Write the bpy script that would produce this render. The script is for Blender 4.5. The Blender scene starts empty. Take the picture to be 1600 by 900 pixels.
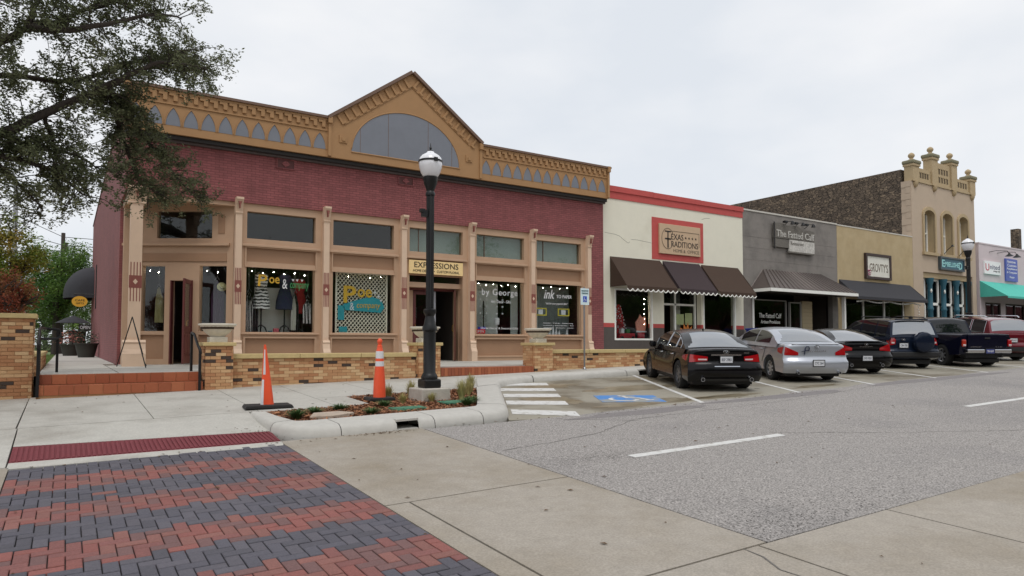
import bpy, bmesh, math, random
from mathutils import Vector, Matrix, noise
random.seed(7)
sc = bpy.context.scene
R = math.radians
# ------------------------------------------------------------------ camera, sky, sun, exposure
cam_d = bpy.data.cameras.new('camera'); cam = bpy.data.objects.new('camera', cam_d)
sc.collection.objects.link(cam); sc.camera = cam
cam_d.sensor_width = 36; cam_d.lens = 1079/1600*36; cam_d.shift_y = 39.7/1600
cam_d.clip_start = .05; cam_d.clip_end = 3000
cam.location = (0, 0, 1.7); cam.rotation_euler = (R(92.52), 0, R(-32.88))
SUN_EL, SUN_ROT = R(64), R(205)
w = bpy.data.worlds.new('World'); sc.world = w; w.use_nodes = True
nt = w.node_tree; N = nt.nodes; L = nt.links; N.clear()
out = N.new('ShaderNodeOutputWorld'); bg = N.new('ShaderNodeBackground'); L.new(bg.outputs[0], out.inputs[0])
sky = N.new('ShaderNodeTexSky'); sky.sky_type = 'NISHITA'; sky.sun_disc = False
sky.sun_elevation = SUN_EL; sky.sun_rotation = SUN_ROT
tc = N.new('ShaderNodeTexCoord'); mp = N.new('ShaderNodeMapping'); mp.inputs['Scale'].default_value = (1, 1, 2.2)
L.new(tc.outputs['Generated'], mp.inputs[0])
nz = N.new('ShaderNodeTexNoise'); nz.inputs['Scale'].default_value = 2.1; nz.inputs['Detail'].default_value = 5; nz.inputs['Roughness'].default_value = .5
L.new(mp.outputs[0], nz.inputs['Vector'])
cr = N.new('ShaderNodeValToRGB'); cr.color_ramp.elements[0].position = .36; cr.color_ramp.elements[1].position = .6
cr.color_ramp.elements[0].color = (8.0, 8.4, 8.95, 1); cr.color_ramp.elements[1].color = (9.75, 9.8, 9.95, 1)
L.new(nz.outputs['Fac'], cr.inputs[0])
mx = N.new('ShaderNodeMixRGB'); mx.inputs[0].default_value = .93    # closed cloud deck over the clear sky
L.new(sky.outputs[0], mx.inputs[1]); L.new(cr.outputs[0], mx.inputs[2]); L.new(mx.outputs[0], bg.inputs[0])
bg.inputs[1].default_value = .1
sun_d = bpy.data.lights.new('sun', 'SUN'); sun_d.energy = 1.25; sun_d.angle = R(24); sun_d.color = (1, .97, .93)
sun = bpy.data.objects.new('sun', sun_d); sc.collection.objects.link(sun)
sun.rotation_euler = (R(90)-SUN_EL, 0, R(180)-SUN_ROT)
sc.view_settings.view_transform = 'Standard'; sc.view_settings.look = 'None'
sc.view_settings.exposure = 0; sc.view_settings.gamma = 1; sc.view_settings.use_curve_mapping = False
sc.cycles.max_bounces = 6; sc.cycles.transparent_max_bounces = 12; sc.cycles.use_denoising = True
sc.cycles.sample_clamp_indirect = 4

# ------------------------------------------------------------------ helpers
C = sc.collection
def lin(c): 
    c /= 255
    return c/12.92 if c <= .04045 else ((c+.055)/1.055)**2.4
def rgb(r, g, b, k=1.0): return (min(lin(r)*k, .9), min(lin(g)*k, .9), min(lin(b)*k, .9), 1)
V_, G_ = 1.45, 1.0      # how much brighter a surface is than it shows on a wall / on the ground under this sky
MATS = {}
def mat(name, col, rough=.7, metal=0., var=.12, vscale=6., bump=0., bscale=60., spec=.5, coat=0., col2=None, c2scale=1.5, c2lo=.45, c2hi=.6, detail=6, island=0., objrand=0., stretch=None, speck=None):
    if name in MATS: return MATS[name]
    m = bpy.data.materials.new(name); m.use_nodes = True
    nt = m.node_tree; N = nt.nodes; L = nt.links; p = N['Principled BSDF']
    p.inputs['Roughness'].default_value = rough; p.inputs['Metallic'].default_value = metal
    p.inputs['Specular IOR Level'].default_value = spec
    if coat: p.inputs['Coat Weight'].default_value = coat; p.inputs['Coat Roughness'].default_value = .04
    tc = N.new('ShaderNodeTexCoord'); vec = tc.outputs['Object']
    if stretch:
        mp = N.new('ShaderNodeMapping'); mp.inputs['Scale'].default_value = stretch; L.new(vec, mp.inputs[0]); vec = mp.outputs[0]
    src = None
    rg = N.new('ShaderNodeRGB'); rg.name = 'base'; rg.outputs[0].default_value = col; src = rg.outputs[0]
    if col2:
        n2 = N.new('ShaderNodeTexNoise'); n2.inputs['Scale'].default_value = c2scale; n2.inputs['Detail'].default_value = 6; n2.inputs['Roughness'].default_value = .6
        L.new(vec, n2.inputs['Vector'])
        r2 = N.new('ShaderNodeMapRange'); r2.inputs['From Min'].default_value = c2lo; r2.inputs['From Max'].default_value = c2hi; L.new(n2.outputs['Fac'], r2.inputs[0])
        m2 = N.new('ShaderNodeMixRGB'); m2.inputs[2].default_value = col2; L.new(r2.outputs[0], m2.inputs[0]); L.new(src, m2.inputs[1]); src = m2.outputs[0]
    def hsv(fac_socket, amt):
        nonlocal src
        mr = N.new('ShaderNodeMapRange'); mr.inputs['To Min'].default_value = 1-amt; mr.inputs['To Max'].default_value = 1+amt
        L.new(fac_socket, mr.inputs[0]); h = N.new('ShaderNodeHueSaturation'); L.new(mr.outputs[0], h.inputs['Value']); L.new(src, h.inputs['Color']); src = h.outputs[0]
    if var:
        n1 = N.new('ShaderNodeTexNoise'); n1.inputs['Scale'].default_value = vscale; n1.inputs['Detail'].default_value = detail; n1.inputs['Roughness'].default_value = .65
        L.new(vec, n1.inputs['Vector']); hsv(n1.outputs['Fac'], var*1.8)
    if speck:
        ns = N.new('ShaderNodeTexNoise'); ns.inputs['Scale'].default_value = speck[0]; ns.inputs['Detail'].default_value = 2; L.new(vec, ns.inputs['Vector'])
        ms = N.new('ShaderNodeMapRange'); ms.inputs['From Min'].default_value = .33; ms.inputs['From Max'].default_value = .67; L.new(ns.outputs['Fac'], ms.inputs[0]); hsv(ms.outputs[0], speck[1])
    if island:
        ge = N.new('ShaderNodeNewGeometry'); hsv(ge.outputs['Random Per Island'], island)
    if objrand:
        oi = N.new('ShaderNodeObjectInfo'); hsv(oi.outputs['Random'], objrand)
    L.new(src, p.inputs['Base Color'])
    if bump:
        n3 = N.new('ShaderNodeTexNoise'); n3.inputs['Scale'].default_value = bscale; n3.inputs['Detail'].default_value = 5; L.new(vec, n3.inputs['Vector'])
        b = N.new('ShaderNodeBump'); b.inputs['Strength'].default_value = bump; b.inputs['Distance'].default_value = .02; L.new(n3.outputs['Fac'], b.inputs['Height']); L.new(b.outputs[0], p.inputs['Normal'])
    MATS[name] = m; return m
def glassmat(name, tint=(.8, .85, .85, 1), rough=.0, refl=1.):
    if name in MATS: return MATS[name]
    m = bpy.data.materials.new(name); m.use_nodes = True; nt = m.node_tree; N = nt.nodes; L = nt.links; N.clear()
    o = N.new('ShaderNodeOutputMaterial'); t = N.new('ShaderNodeBsdfTransparent'); g = N.new('ShaderNodeBsdfGlossy'); mix = N.new('ShaderNodeMixShader'); f = N.new('ShaderNodeLayerWeight')
    t.inputs[0].default_value = tint; g.inputs['Roughness'].default_value = rough; f.inputs[0].default_value = .5
    pw = N.new('ShaderNodeMath'); pw.operation = 'POWER'; pw.inputs[1].default_value = 5; L.new(f.outputs['Facing'], pw.inputs[0])
    mu = N.new('ShaderNodeMath'); mu.operation = 'MULTIPLY_ADD'; mu.inputs[1].default_value = .96*refl; mu.inputs[2].default_value = .04*refl; L.new(pw.outputs[0], mu.inputs[0])
    L.new(mu.outputs[0], mix.inputs[0]); L.new(t.outputs[0], mix.inputs[1]); L.new(g.outputs[0], mix.inputs[2]); L.new(mix.outputs[0], o.inputs[0])
    MATS[name] = m; return m
def brickmat(name, col, mortar, scale=1., bw=.21, bh=.07, axis='XZ', var=.2, bump=.4, rough=.85, col2=None):
    """painted or far brickwork whose bricks are too small in the picture to be pieces"""
    if name in MATS: return MATS[name]
    m = bpy.data.materials.new(name); m.use_nodes = True; nt = m.node_tree; N = nt.nodes; L = nt.links; p = N['Principled BSDF']; p.inputs['Roughness'].default_value = rough
    tc = N.new('ShaderNodeTexCoord'); sp = N.new('ShaderNodeSeparateXYZ'); cb = N.new('ShaderNodeCombineXYZ'); L.new(tc.outputs['Object'], sp.inputs[0])
    L.new(sp.outputs[axis[0]], cb.inputs[0]); L.new(sp.outputs[axis[1]], cb.inputs[1])
    nzz = N.new('ShaderNodeTexNoise'); nzz.inputs['Scale'].default_value = 2.; nzz.inputs['Detail'].default_value = 4; L.new(tc.outputs['Object'], nzz.inputs['Vector'])
    va = N.new('ShaderNodeVectorMath'); va.operation = 'SCALE'; va.inputs['Scale'].default_value = .02; L.new(nzz.outputs['Color'], va.inputs[0])
    vb = N.new('ShaderNodeVectorMath'); L.new(cb.outputs[0], vb.inputs[0]); L.new(va.outputs[0], vb.inputs[1])
    b = N.new('ShaderNodeTexBrick'); L.new(vb.outputs[0], b.inputs['Vector'])
    b.inputs['Scale'].default_value = scale; b.inputs['Brick Width'].default_value = bw; b.inputs['Row Height'].default_value = bh; b.inputs['Mortar Size'].default_value = .008; b.inputs['Mortar Smooth'].default_value = .3
    c2 = col2 or tuple(min(.9, x*(1+var)) for x in col[:3])+(1,)
    b.inputs['Color1'].default_value = tuple(x*(1-var) for x in col[:3])+(1,); b.inputs['Color2'].default_value = c2; b.inputs['Mortar'].default_value = mortar
    n1 = N.new('ShaderNodeTexNoise'); n1.inputs['Scale'].default_value = 1.3; n1.inputs['Detail'].default_value = 8; n1.inputs['Roughness'].default_value = .7; L.new(tc.outputs['Object'], n1.inputs['Vector'])
    mr = N.new('ShaderNodeMapRange'); mr.inputs['To Min'].default_value = .7; mr.inputs['To Max'].default_value = 1.3; L.new(n1.outputs['Fac'], mr.inputs[0])
    h = N.new('ShaderNodeHueSaturation'); L.new(mr.outputs[0], h.inputs['Value']); L.new(b.outputs['Color'], h.inputs['Color'])
    ms = N.new('ShaderNodeMapping'); ms.inputs['Scale'].default_value = (1.6, 1.6, .3); L.new(tc.outputs['Object'], ms.inputs[0]); n6 = N.new('ShaderNodeTexNoise'); n6.inputs['Scale'].default_value = 2.5; n6.inputs['Detail'].default_value = 7; L.new(ms.outputs[0], n6.inputs['Vector'])
    r6 = N.new('ShaderNodeMapRange'); r6.inputs['From Min'].default_value = .38; r6.inputs['From Max'].default_value = .66; r6.inputs['To Min'].default_value = .94; r6.inputs['To Max'].default_value = 1.06; L.new(n6.outputs['Fac'], r6.inputs[0]); h6 = N.new('ShaderNodeHueSaturation'); L.new(r6.outputs[0], h6.inputs['Value']); L.new(h.outputs[0], h6.inputs['Color']); L.new(h6.outputs[0], p.inputs['Base Color'])
    bp = N.new('ShaderNodeBump'); bp.inputs['Strength'].default_value = bump; bp.inputs['Distance'].default_value = .01; bp.invert = True
    ad = N.new('ShaderNodeMath'); ad.operation = 'ADD'; L.new(b.outputs['Fac'], ad.inputs[0]); 
    n4 = N.new('ShaderNodeTexNoise'); n4.inputs['Scale'].default_value = 35; L.new(tc.outputs['Object'], n4.inputs['Vector']); L.new(n4.outputs['Fac'], ad.inputs[1]); L.new(ad.outputs[0], bp.inputs['Height']); L.new(bp.outputs[0], p.inputs['Normal'])
    MATS[name] = m; return m

class MB:
    def __init__(s): s.v = []; s.f = []; s.mi = []; s.cm = 0
    def add(s, vs, fs, M=None):
        o = len(s.v); s.v += [tuple(M @ Vector(v)) if M else tuple(v) for v in vs]
        for f in fs: s.f.append([i+o for i in f]); s.mi.append(s.cm)
        return s
    def m(s, i): s.cm = i; return s
    def box(s, x0, x1, y0, y1, z0, z1, M=None):
        return s.add([(x0,y0,z0),(x1,y0,z0),(x1,y1,z0),(x0,y1,z0),(x0,y0,z1),(x1,y0,z1),(x1,y1,z1),(x0,y1,z1)],
                     [(3,2,1,0),(4,5,6,7),(0,1,5,4),(1,2,6,5),(2,3,7,6),(3,0,4,7)], M)
    def prism(s, poly, a, b, ax='y', M=None):
        """2-D polygon, counter-clockwise seen from the -axis side for 'y' (x,z), extruded from a to b"""
        n = len(poly)
        P = (lambda p, t: (p[0], t, p[1])) if ax == 'y' else (lambda p, t: (t, p[0], p[1])) if ax == 'x' else (lambda p, t: (p[0], p[1], t))
        vs = [P(p, a) for p in poly]+[P(p, b) for p in poly]
        return s.add(vs, [list(range(n))[::-1], list(range(n, 2*n))]+[(i, (i+1) % n, (i+1) % n+n, i+n) for i in range(n)], M)
    def slab(s, poly, zf, t):
        n = len(poly); vs = [(x, y, zf(x, y)) for x, y in poly]+[(x, y, zf(x, y)-t) for x, y in poly]
        return s.add(vs, [list(range(n)), list(range(n, 2*n))[::-1]]+[(i, i+n, (i+1) % n+n, (i+1) % n) for i in range(n)])
    def tube(s, pts, r, n=8, M=None, cap=True):
        pts = [Vector(p) for p in pts]; rs = r if isinstance(r, (list, tuple)) else [r]*len(pts)
        vs = []; fs = []; ref = None
        for i, p in enumerate(pts):
            d = (pts[min(i+1, len(pts)-1)]-pts[max(i-1, 0)]).normalized()
            if ref is None: ref = Vector((0, 0, 1)) if abs(d.z) < .9 else Vector((1, 0, 0))
            a = d.cross(ref).normalized(); b = a.cross(d).normalized(); ref = b
            for k in range(n):
                t = 2*math.pi*k/n; vs.append(p+(a*math.cos(t)+b*math.sin(t))*rs[i])
        for i in range(len(pts)-1):
            for k in range(n): fs.append((i*n+k, i*n+(k+1) % n, (i+1)*n+(k+1) % n, (i+1)*n+k))
        if cap: fs += [list(range(n))[::-1], [(len(pts)-1)*n+k for k in range(n)]]
        return s.add(vs, fs, M)
    def lathe(s, prof, c=(0, 0, 0), n=24, M=None, sx=1, sy=1, cap=True):
        vs = []; fs = []
        for r, z in prof:
            for k in range(n):
                t = 2*math.pi*k/n; vs.append((c[0]+r*sx*math.cos(t), c[1]+r*sy*math.sin(t), c[2]+z))
        for i in range(len(prof)-1):
            for k in range(n): fs.append((i*n+k, i*n+(k+1) % n, (i+1)*n+(k+1) % n, (i+1)*n+k))
        if cap: fs += [list(range(n))[::-1], [(len(prof)-1)*n+k for k in range(n)]]
        return s.add(vs, fs, M)
    def grid(s, P, M=None, closed=False):
        nr, ncl = len(P), len(P[0]); vs = [p for row in P for p in row]; fs = []
        for i in range(nr-1):
            for j in range(ncl-(0 if closed else 1)):
                j2 = (j+1) % ncl; fs.append((i*ncl+j, i*ncl+j2, (i+1)*ncl+j2, (i+1)*ncl+j))
        return s.add(vs, fs, M)
    def build(s, name, mats, parent=None, smooth=None, bevel=0, local=False, org=None):
        if not isinstance(mats, (list, tuple)): mats = [mats]
        if parent is not None and not local: o0 = Vector(parent['_o'])
        elif local: o0 = Vector((0, 0, 0))
        elif org is not None: o0 = Vector(org)
        else:
            xs = [v[0] for v in s.v]; ys = [v[1] for v in s.v]; zs = [v[2] for v in s.v]; o0 = Vector(((min(xs)+max(xs))/2, (min(ys)+max(ys))/2, min(zs)))
        me = bpy.data.meshes.new(name); me.from_pydata([(v[0]-o0[0], v[1]-o0[1], v[2]-o0[2]) for v in s.v], [], s.f)
        for mm in mats: me.materials.append(mm)
        if len(mats) > 1: me.polygons.foreach_set('material_index', s.mi)
        if smooth is not None:
            me.polygons.foreach_set('use_smooth', [True]*len(me.polygons)); me.set_sharp_from_angle(angle=R(smooth))
        me.update(); ob = bpy.data.objects.new(name, me); C.objects.link(ob)
        if bevel:
            md = ob.modifiers.new('bevel', 'BEVEL'); md.width = bevel; md.segments = 2; md.limit_method = 'ANGLE'; md.angle_limit = R(40)
        if parent is None: ob.location = o0; ob['_o'] = tuple(o0)
        else:
            ob.parent = parent; ob['_o'] = tuple(o0)
        return ob
def tag(o, label=None, cat=None, group=None, kind=None):
    if label: o['label'] = label
    if cat: o['category'] = cat
    if group: o['group'] = group
    if kind: o['kind'] = kind
    return o
def thing(name, label, cat, loc=(0, 0, 0), rz=0, group=None):
    o = bpy.data.objects.new(name, None); C.objects.link(o); o.location = loc; o.rotation_euler = (0, 0, rz); o['_o'] = tuple(loc); o.empty_display_size = .3
    return tag(o, label, cat, group)
def struct(name, mb, m, **k): return tag(mb.build(name, m, **k), kind='structure')
def copy_tree(o, parent=None, **kw):
    c = o.copy(); C.objects.link(c)
    if parent: c.parent = parent
    for ch in list(o.children): copy_tree(ch, c)
    return c
TS = bpy.data.scenes.new('letters')
def text(s, x0, x1, z0, z1, y, m, parent, name='lettering', ex=.004, M=None, shear=0, space=1, off=0, label=None, local=False):
    """raised or painted letters filling the box x0..x1, z0..z1 on a plane facing -y"""
    cu = bpy.data.curves.new('t', 'FONT'); cu.body = s; cu.extrude = ex; cu.resolution_u = 3; cu.shear = shear; cu.space_character = space; cu.offset = off; cu.align_x = 'LEFT'
    ob = bpy.data.objects.new('t', cu); TS.collection.objects.link(ob); TS.view_layers[0].update()
    me = bpy.data.meshes.new_from_object(ob.evaluated_get(TS.view_layers[0].depsgraph)); bpy.data.objects.remove(ob); bpy.data.curves.remove(cu)
    vs = [v.co.copy() for v in me.vertices]; fs = [list(p.vertices) for p in me.polygons]; bpy.data.meshes.remove(me)
    xa = min(v.x for v in vs); xb = max(v.x for v in vs); ya = min(v.y for v in vs); yb = max(v.y for v in vs)
    mb = MB(); mb.add([(x0+(v.x-xa)/(xb-xa)*(x1-x0), y-v.z-ex, z0+(v.y-ya)/(yb-ya)*(z1-z0)) for v in vs], fs, M)
    o = mb.build(name, m, parent, local=local)
    if label: o['label'] = label
    return o
def frame_rect(mb, x0, x1, z0, z1, t, y0, y1, M=None):
    mb.box(x0, x1, y0, y1, z1-t, z1, M); mb.box(x0, x1, y0, y1, z0, z0+t, M); mb.box(x0, x0+t, y0, y1, z0+t, z1-t, M); mb.box(x1-t, x1, y0, y1, z0+t, z1-t, M)
def clamp(a, lo, hi): return max(lo, min(hi, a))
def h(x, y): return .0225*clamp(x, -60, 75)+.04*clamp(y, -30, 15.3)      # the street rises to the right and towards the shops
TER = 1.13                                                            # terrace level of the corner building
# ------------------------------------------------------------------ ground, road, pavements
m_soil = mat('soil', rgb(60, 54, 46), .95, var=.3)
m_conc = mat('concrete_road', rgb(160, 152, 141, 1.0), .8, var=.1, vscale=7, bump=.15, bscale=140, col2=rgb(138, 127, 110, 1.0), c2scale=.75, c2lo=.42, c2hi=.75, speck=(60, .12))
m_walk = mat('concrete_walk', rgb(182, 179, 171, 1.0), .8, var=.08, vscale=5, speck=(40, .07), bump=.12, bscale=120, col2=rgb(152, 147, 138), c2scale=.9, c2lo=.48, c2hi=.78)
m_kerb = mat('concrete_kerb', rgb(186, 183, 176, 1.0), .8, var=.1, vscale=8, bump=.15, bscale=90)
m_park = mat('concrete_parking', rgb(150, 144, 130, 1.0), .6, var=.08, vscale=6, bump=.1, bscale=100, col2=rgb(116, 106, 88, .85), c2scale=.42, c2lo=.5, c2hi=.62)
m_asph = mat('asphalt', rgb(151, 146, 142, .97), .9, var=.17, vscale=22, bump=.4, bscale=90, col2=rgb(134, 130, 128, 1.0), c2scale=.45, c2lo=.48, c2hi=.74, detail=3, speck=(58, .48))
m_paint = mat('road_paint', rgb(208, 207, 204), .7, var=.1, vscale=20, col2=rgb(168, 163, 154), c2scale=7, c2lo=.52, c2hi=.7)
m_blue = mat('blue_paint', rgb(70, 130, 196), .7, var=.12, vscale=14, col2=rgb(146, 148, 144), c2scale=2.6, c2lo=.44, c2hi=.62)
m_dark = mat('dark_hole', (.008, .008, .008, 1), .9, var=0)
m_tact = mat('tactile_red', rgb(114, 46, 53, 1.0), .75, var=.15, vscale=12)
# base sheet to the horizon, a little below everything that lies on it
xs = [-1500, -300, -60, -10, 0, 5, 10, 20, 40, 75, 300, 1500]; ys = [-1500, -300, -30, 0, 5, 10, 15.3, 20, 60, 300, 1500]
g = MB(); g.grid([[(x, y, h(x, y)-.14) for x in xs] for y in ys]); struct('ground', g, m_soil, org=(0, 0, 0))
def slabs(name, label, polys, zf, t, m, piece, jit=.0):
    """a paved area whose slabs are separate pieces with open joints"""
    e = bpy.data.objects.new(name, None); C.objects.link(e); e['_o'] = (0, 0, 0); e['kind'] = 'structure'; e['label'] = label
    for k, p in enumerate(polys):
        dz = random.uniform(-jit, jit); MB().slab(p, lambda x, y: zf(x, y)+dz, t).build(piece, m, e)
    return e
def rect(x0, x1, y0, y1, j=.006): return [(x0+j, y0+j), (x1-j, y0+j), (x1-j, y1-j), (x0+j, y1-j)]
# carriageway
edge = [(4.41, 9.15)]
rr = random.Random(3)
for i in range(1, 60):
    X = 4.41+i*.9; edge.append((X, 9.05+.022*(X-4.4)+(rr.uniform(-.12, .12) if X > 7 else 0)))
asph = MB().slab([(4.41, 3.33), (80, 3.33), (80, 10.8)]+[p for p in edge[::-1]], h, .12)
road = struct('road', asph, m_asph, org=(0, 0, 0))
def rmark(name, poly, m=m_paint, dz=.004, par=None): 
    return MB().slab(poly, lambda x, y: h(x, y)+dz, .003).build(name, m, par if par else road)
for a, b in ((5.64, 8.42), (13.83, 16.6), (22.0, 24.8), (30.2, 33)): rmark('lane_dash', [(a, 6.06), (b, 6.03), (b, 6.17), (a, 6.2)])
# crack lines and a sealed patch edge in the asphalt
m_crack = mat('crack', rgb(104, 100, 96), .9, var=.2)
def crack(pts, wd, par, zf=h, dz=.003, m=m_crack, name='crack'):
    P = []
    for (x0, y0), (x1, y1) in zip(pts[:-1], pts[1:]):
        n = max(2, int(math.hypot(x1-x0, y1-y0)/.15))
        for k in range(n): t = k/n; P.append((x0+(x1-x0)*t+rr.uniform(-.03, .03), y0+(y1-y0)*t+rr.uniform(-.03, .03)))
    P.append(pts[-1]); mb = MB()
    A = []; B = []
    for i, (x, y) in enumerate(P):
        q = P[min(i+1, len(P)-1)]; p = P[max(i-1, 0)]; d = Vector((q[0]-p[0], q[1]-p[1])).normalized(); ww = wd*rr.uniform(.4, 1.1)
        A.append((x-d.y*ww, y+d.x*ww, zf(x, y)+dz)); B.append((x+d.y*ww, y-d.x*ww, zf(x, y)+dz))
    mb.grid([B, A]); return mb.build(name, m, par)
crack([(4.5, 7.2), (6.2, 7.5), (7.6, 8.2), (9.2, 8.3), (12, 8.4), (16, 9)], .008, road)
crack([(8.4, 6.3), (10.2, 5.2), (12.1, 4.3), (13.5, 3.4)], .007, road)
crack([(6.6, 8.9), (7.6, 8.1)], .01, road); crack([(9.5, 8.9), (9.6, 8.2)], .008, road)
m_patch = mat('asphalt_patch', rgb(126, 121, 120), .9, var=.14, vscale=22, bump=.4, bscale=90, speck=(75, .3)); m_rough = mat('asphalt_worn', rgb(118, 115, 112), .95, var=.3, vscale=12, bump=.8, bscale=60, speck=(60, .5))
def blob(cx, cy, rx, ry, n=26, j=.25, a0=0):
    P = []
    for k in range(n): t = 2*math.pi*k/n; r_ = 1+j*(noise.noise(Vector((math.cos(t)*1.7+cx, math.sin(t)*1.7+cy, 3)))*1.6); P.append((cx+rx*r_*math.cos(t), cy+ry*r_*math.sin(t)))
    return P
for args, m_ in (((8.4, 8.75, 1.5, .22), m_patch), ((12.2, 8.9, 2.2, .2), m_patch), ((19, 9.1, 3.4, .22), m_patch)): rmark('repair_patch', blob(*args), m_, .002)
wr = MB()
for i in range(2600):
    if i < 700: x = 4.45+abs(rr.gauss(0, 1.5)); y = 3.36+abs(rr.gauss(0, .36))
    elif i < 1500: continue
    elif i < 2000: x = rr.gauss(5.3, .35); y = rr.gauss(6.3, .16)
    elif i < 2250: x = 4.43+abs(rr.gauss(0, .4)); y = rr.gauss(6.5, .5)
    else: x = rr.uniform(4.5, 14); y = rr.uniform(3.4, 8.8)
    s = rr.uniform(.004, .013); a = rr.uniform(0, 3.1); c_, d_ = math.cos(a)*s, math.sin(a)*s; z = h(x, y)+.003
    wr.add([(x-c_, y-d_, h(x-c_, y-d_)+.003), (x+d_*.5, y-c_*.5, h(x+d_*.5, y-c_*.5)+.003), (x+c_, y+d_, h(x+c_, y+d_)+.003), (x-d_*.5, y+c_*.5, h(x-d_*.5, y+c_*.5)+.003)], [(0, 1, 2, 3)])
wr.build('ravelled_pits', m_crack, road)['kind'] = 'stuff'
m_oil = mat('oil_stain', rgb(96, 90, 80), .5, var=.25, vscale=9)
# concrete pads between crossing and asphalt, and the far-side strip nearest the camera
pads = [rect(2.382, 4.40, 5.74, 9.28), rect(2.62, 4.40, 3.33, 5.73), rect(2.382, 2.61, -6, 5.73), rect(2.62, 4.28, -6, 3.32), rect(4.29, 6.0, -6, 3.32), rect(6.01, 9.2, -6, 3.32), rect(9.21, 13.5, -6, 3.32),
        rect(13.51, 19, -6, 3.32), rect(19.01, 30, -6, 3.32), rect(30.01, 80, -6, 3.32), rect(-6, -.476, -6, 2.6), rect(-6, -.476, 2.61, 6), rect(-6, -.476, 6.01, 9.28), rect(-60, -6.01, -30, 9.28)]
pv = slabs('concrete_pavement', 'tan concrete road slabs around the crossing', pads, h, .1, m_conc, 'slab')
crack([(4.15, 3.35), (4.02, 2.95), (4.08, 2.4), (3.95, 1.9)], .008, pv)
m_leaf_l = mat('fallen_leaf', rgb(98, 74, 48), .9, objrand=.5)
# parking apron
par_poly = [(x, y) for x, y in edge if x > 5.2]
par_poly = [(5.9, 9.22)]+[(x, y+.01) for x, y in edge if x > 6]+[(60, 13.9), (9.6, 13.9), (8.35, 13.45)]
park = struct('parking_apron', MB().slab(par_poly, lambda x, y: h(x, y)-.002, .1), m_park, org=(0, 0, 0))
m_gut = mat('gutter_stain', rgb(122, 110, 88), .3, var=.18, vscale=5, col2=rgb(142, 132, 112), c2scale=2.2, c2lo=.42, c2hi=.6)
for a_ in ((9.5, 9.62, 1.5, .3), (11.4, 9.5, .9, .2), (7.9, 10.9, .45, .7), (10.9, 11.6, 1.3, .45), (9.2, 13.0, .9, .4), (12.6, 13.2, .8, .3), (14.6, 9.7, .8, .15)): rmark('damp_stain', blob(*a_, 40, .42), m_gut, .001, park)
SD = Vector((.494, .869, 0)); SN = Vector((.869, -.494, 0))
for x in (10.13, 13.2, 16.2, 19.25, 22.35, 25.4, 28.5, 31.6):
    a = Vector((x, 9.0+.022*(x-8), 0)); b = a+SD*5.6; wv = Vector((.06, 0, 0))
    rmark('stall_line', [tuple((a-wv)[:2]), tuple((a+wv)[:2]), tuple((b+wv)[:2]), tuple((b-wv)[:2])], par=park)
for i in range(7):
    for k in range(5): rmark('oil_spot', blob(12.4+3.05*i+rr.gauss(.9, .35), 11.6+rr.gauss(0, .9), rr.uniform(.03, .12), rr.uniform(.03, .1), 12), m_oil, .002, park)
for x0, y0, x1, y1 in ((6.42, 9.95, 7.24, 9.17), (6.98, 11.0, 7.92, 10.36), (7.52, 11.95, 8.5, 11.36), (8.02, 12.88, 9.06, 12.28), (8.55, 13.8, 9.6, 13.3)):
    a = Vector((x0, y0)); b = Vector((x1, y1)); t = Vector((.494, .869))*.27
    rmark('hatch_bar', [tuple(a-t), tuple(b-t), tuple(b+t), tuple(a+t)], par=park)
# blue accessible-parking emblem with white wheelchair figure, aligned with the stall
eo = Vector((9.36, 10.24)); eu = Vector((.869, -.494)); ev = Vector((.494, .869))
def E2(u, v): q = eo+eu*u+ev*v; return (q.x, q.y)
emb = rmark('accessible_emblem', [E2(-.62, -.52), E2(.62, -.52), E2(.62, .52), E2(-.62, .52)], m_blue, par=park)
def stroke(pts, wd):
    mb = MB(); A = []; B = []
    for i, p in enumerate(pts):
        q = pts[min(i+1, len(pts)-1)]; o_ = pts[max(i-1, 0)]; d = Vector((q[0]-o_[0], q[1]-o_[1])).normalized()
        a = E2(p[0]-d.y*wd, p[1]+d.x*wd); b = E2(p[0]+d.y*wd, p[1]-d.x*wd); A.append((*a, h(*a)+.008)); B.append((*b, h(*b)+.008))
    mb.grid([B, A]); return mb.build('emblem_stroke', m_paint, emb)
stroke([(-.05, .3), (-.02, .05), (.22, .05), (.34, -.25), (.44, -.25)], .045); stroke([(-.04, .17), (.16, .17)], .035)
stroke([(-.13+.26*math.cos(t), -.14+.26*math.sin(t)) for t in [R(130+i*22) for i in range(11)]], .04)
stroke([(-.06+.06*math.cos(t), .38+.06*math.sin(t)) for t in [R(i*45) for i in range(9)]], .03)
# far pavement, kerb along the parking heads
def hs(x, y): return h(x, y)+.12
walk_polys = []
jx = [-.52, 1.12, 2.6, 3.85, 5.2, 6.6]
for a, b in zip(jx[:-1], jx[1:]):
    if b <= 2.7: walk_polys.append(rect(a, b, 11.42, 15.34))
    elif b <= 4: walk_polys.append(rect(a, b, 11.3, 15.34))
    else: walk_polys.append(rect(a, b, 12.56, 15.34))
walk_polys += [rect(3.85, 4.42, 11.3, 12.55), [(6.61, 12.56), (7.25, 12.56), (7.9, 13.7), (7.9, 15.33), (6.61, 15.33)], [(7.91, 13.72), (8.1, 14.02), (9.6, 14.3), (9.6, 15.33), (7.91, 15.33)]]
X = 9.61
while X < 60: walk_polys.append(rect(X, X+1.7, 14.32, 15.34)); X += 1.7
walk_polys += [rect(-2.2, -.53, 11.42, 16.4), rect(-4, -2.21, 11.42, 16.4), rect(-20, -4.01, 11.42, 16.4)]
walk = slabs('pavement', 'pale concrete pavement slabs in front of the terrace', walk_polys, hs, .12, m_walk, 'slab')
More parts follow.
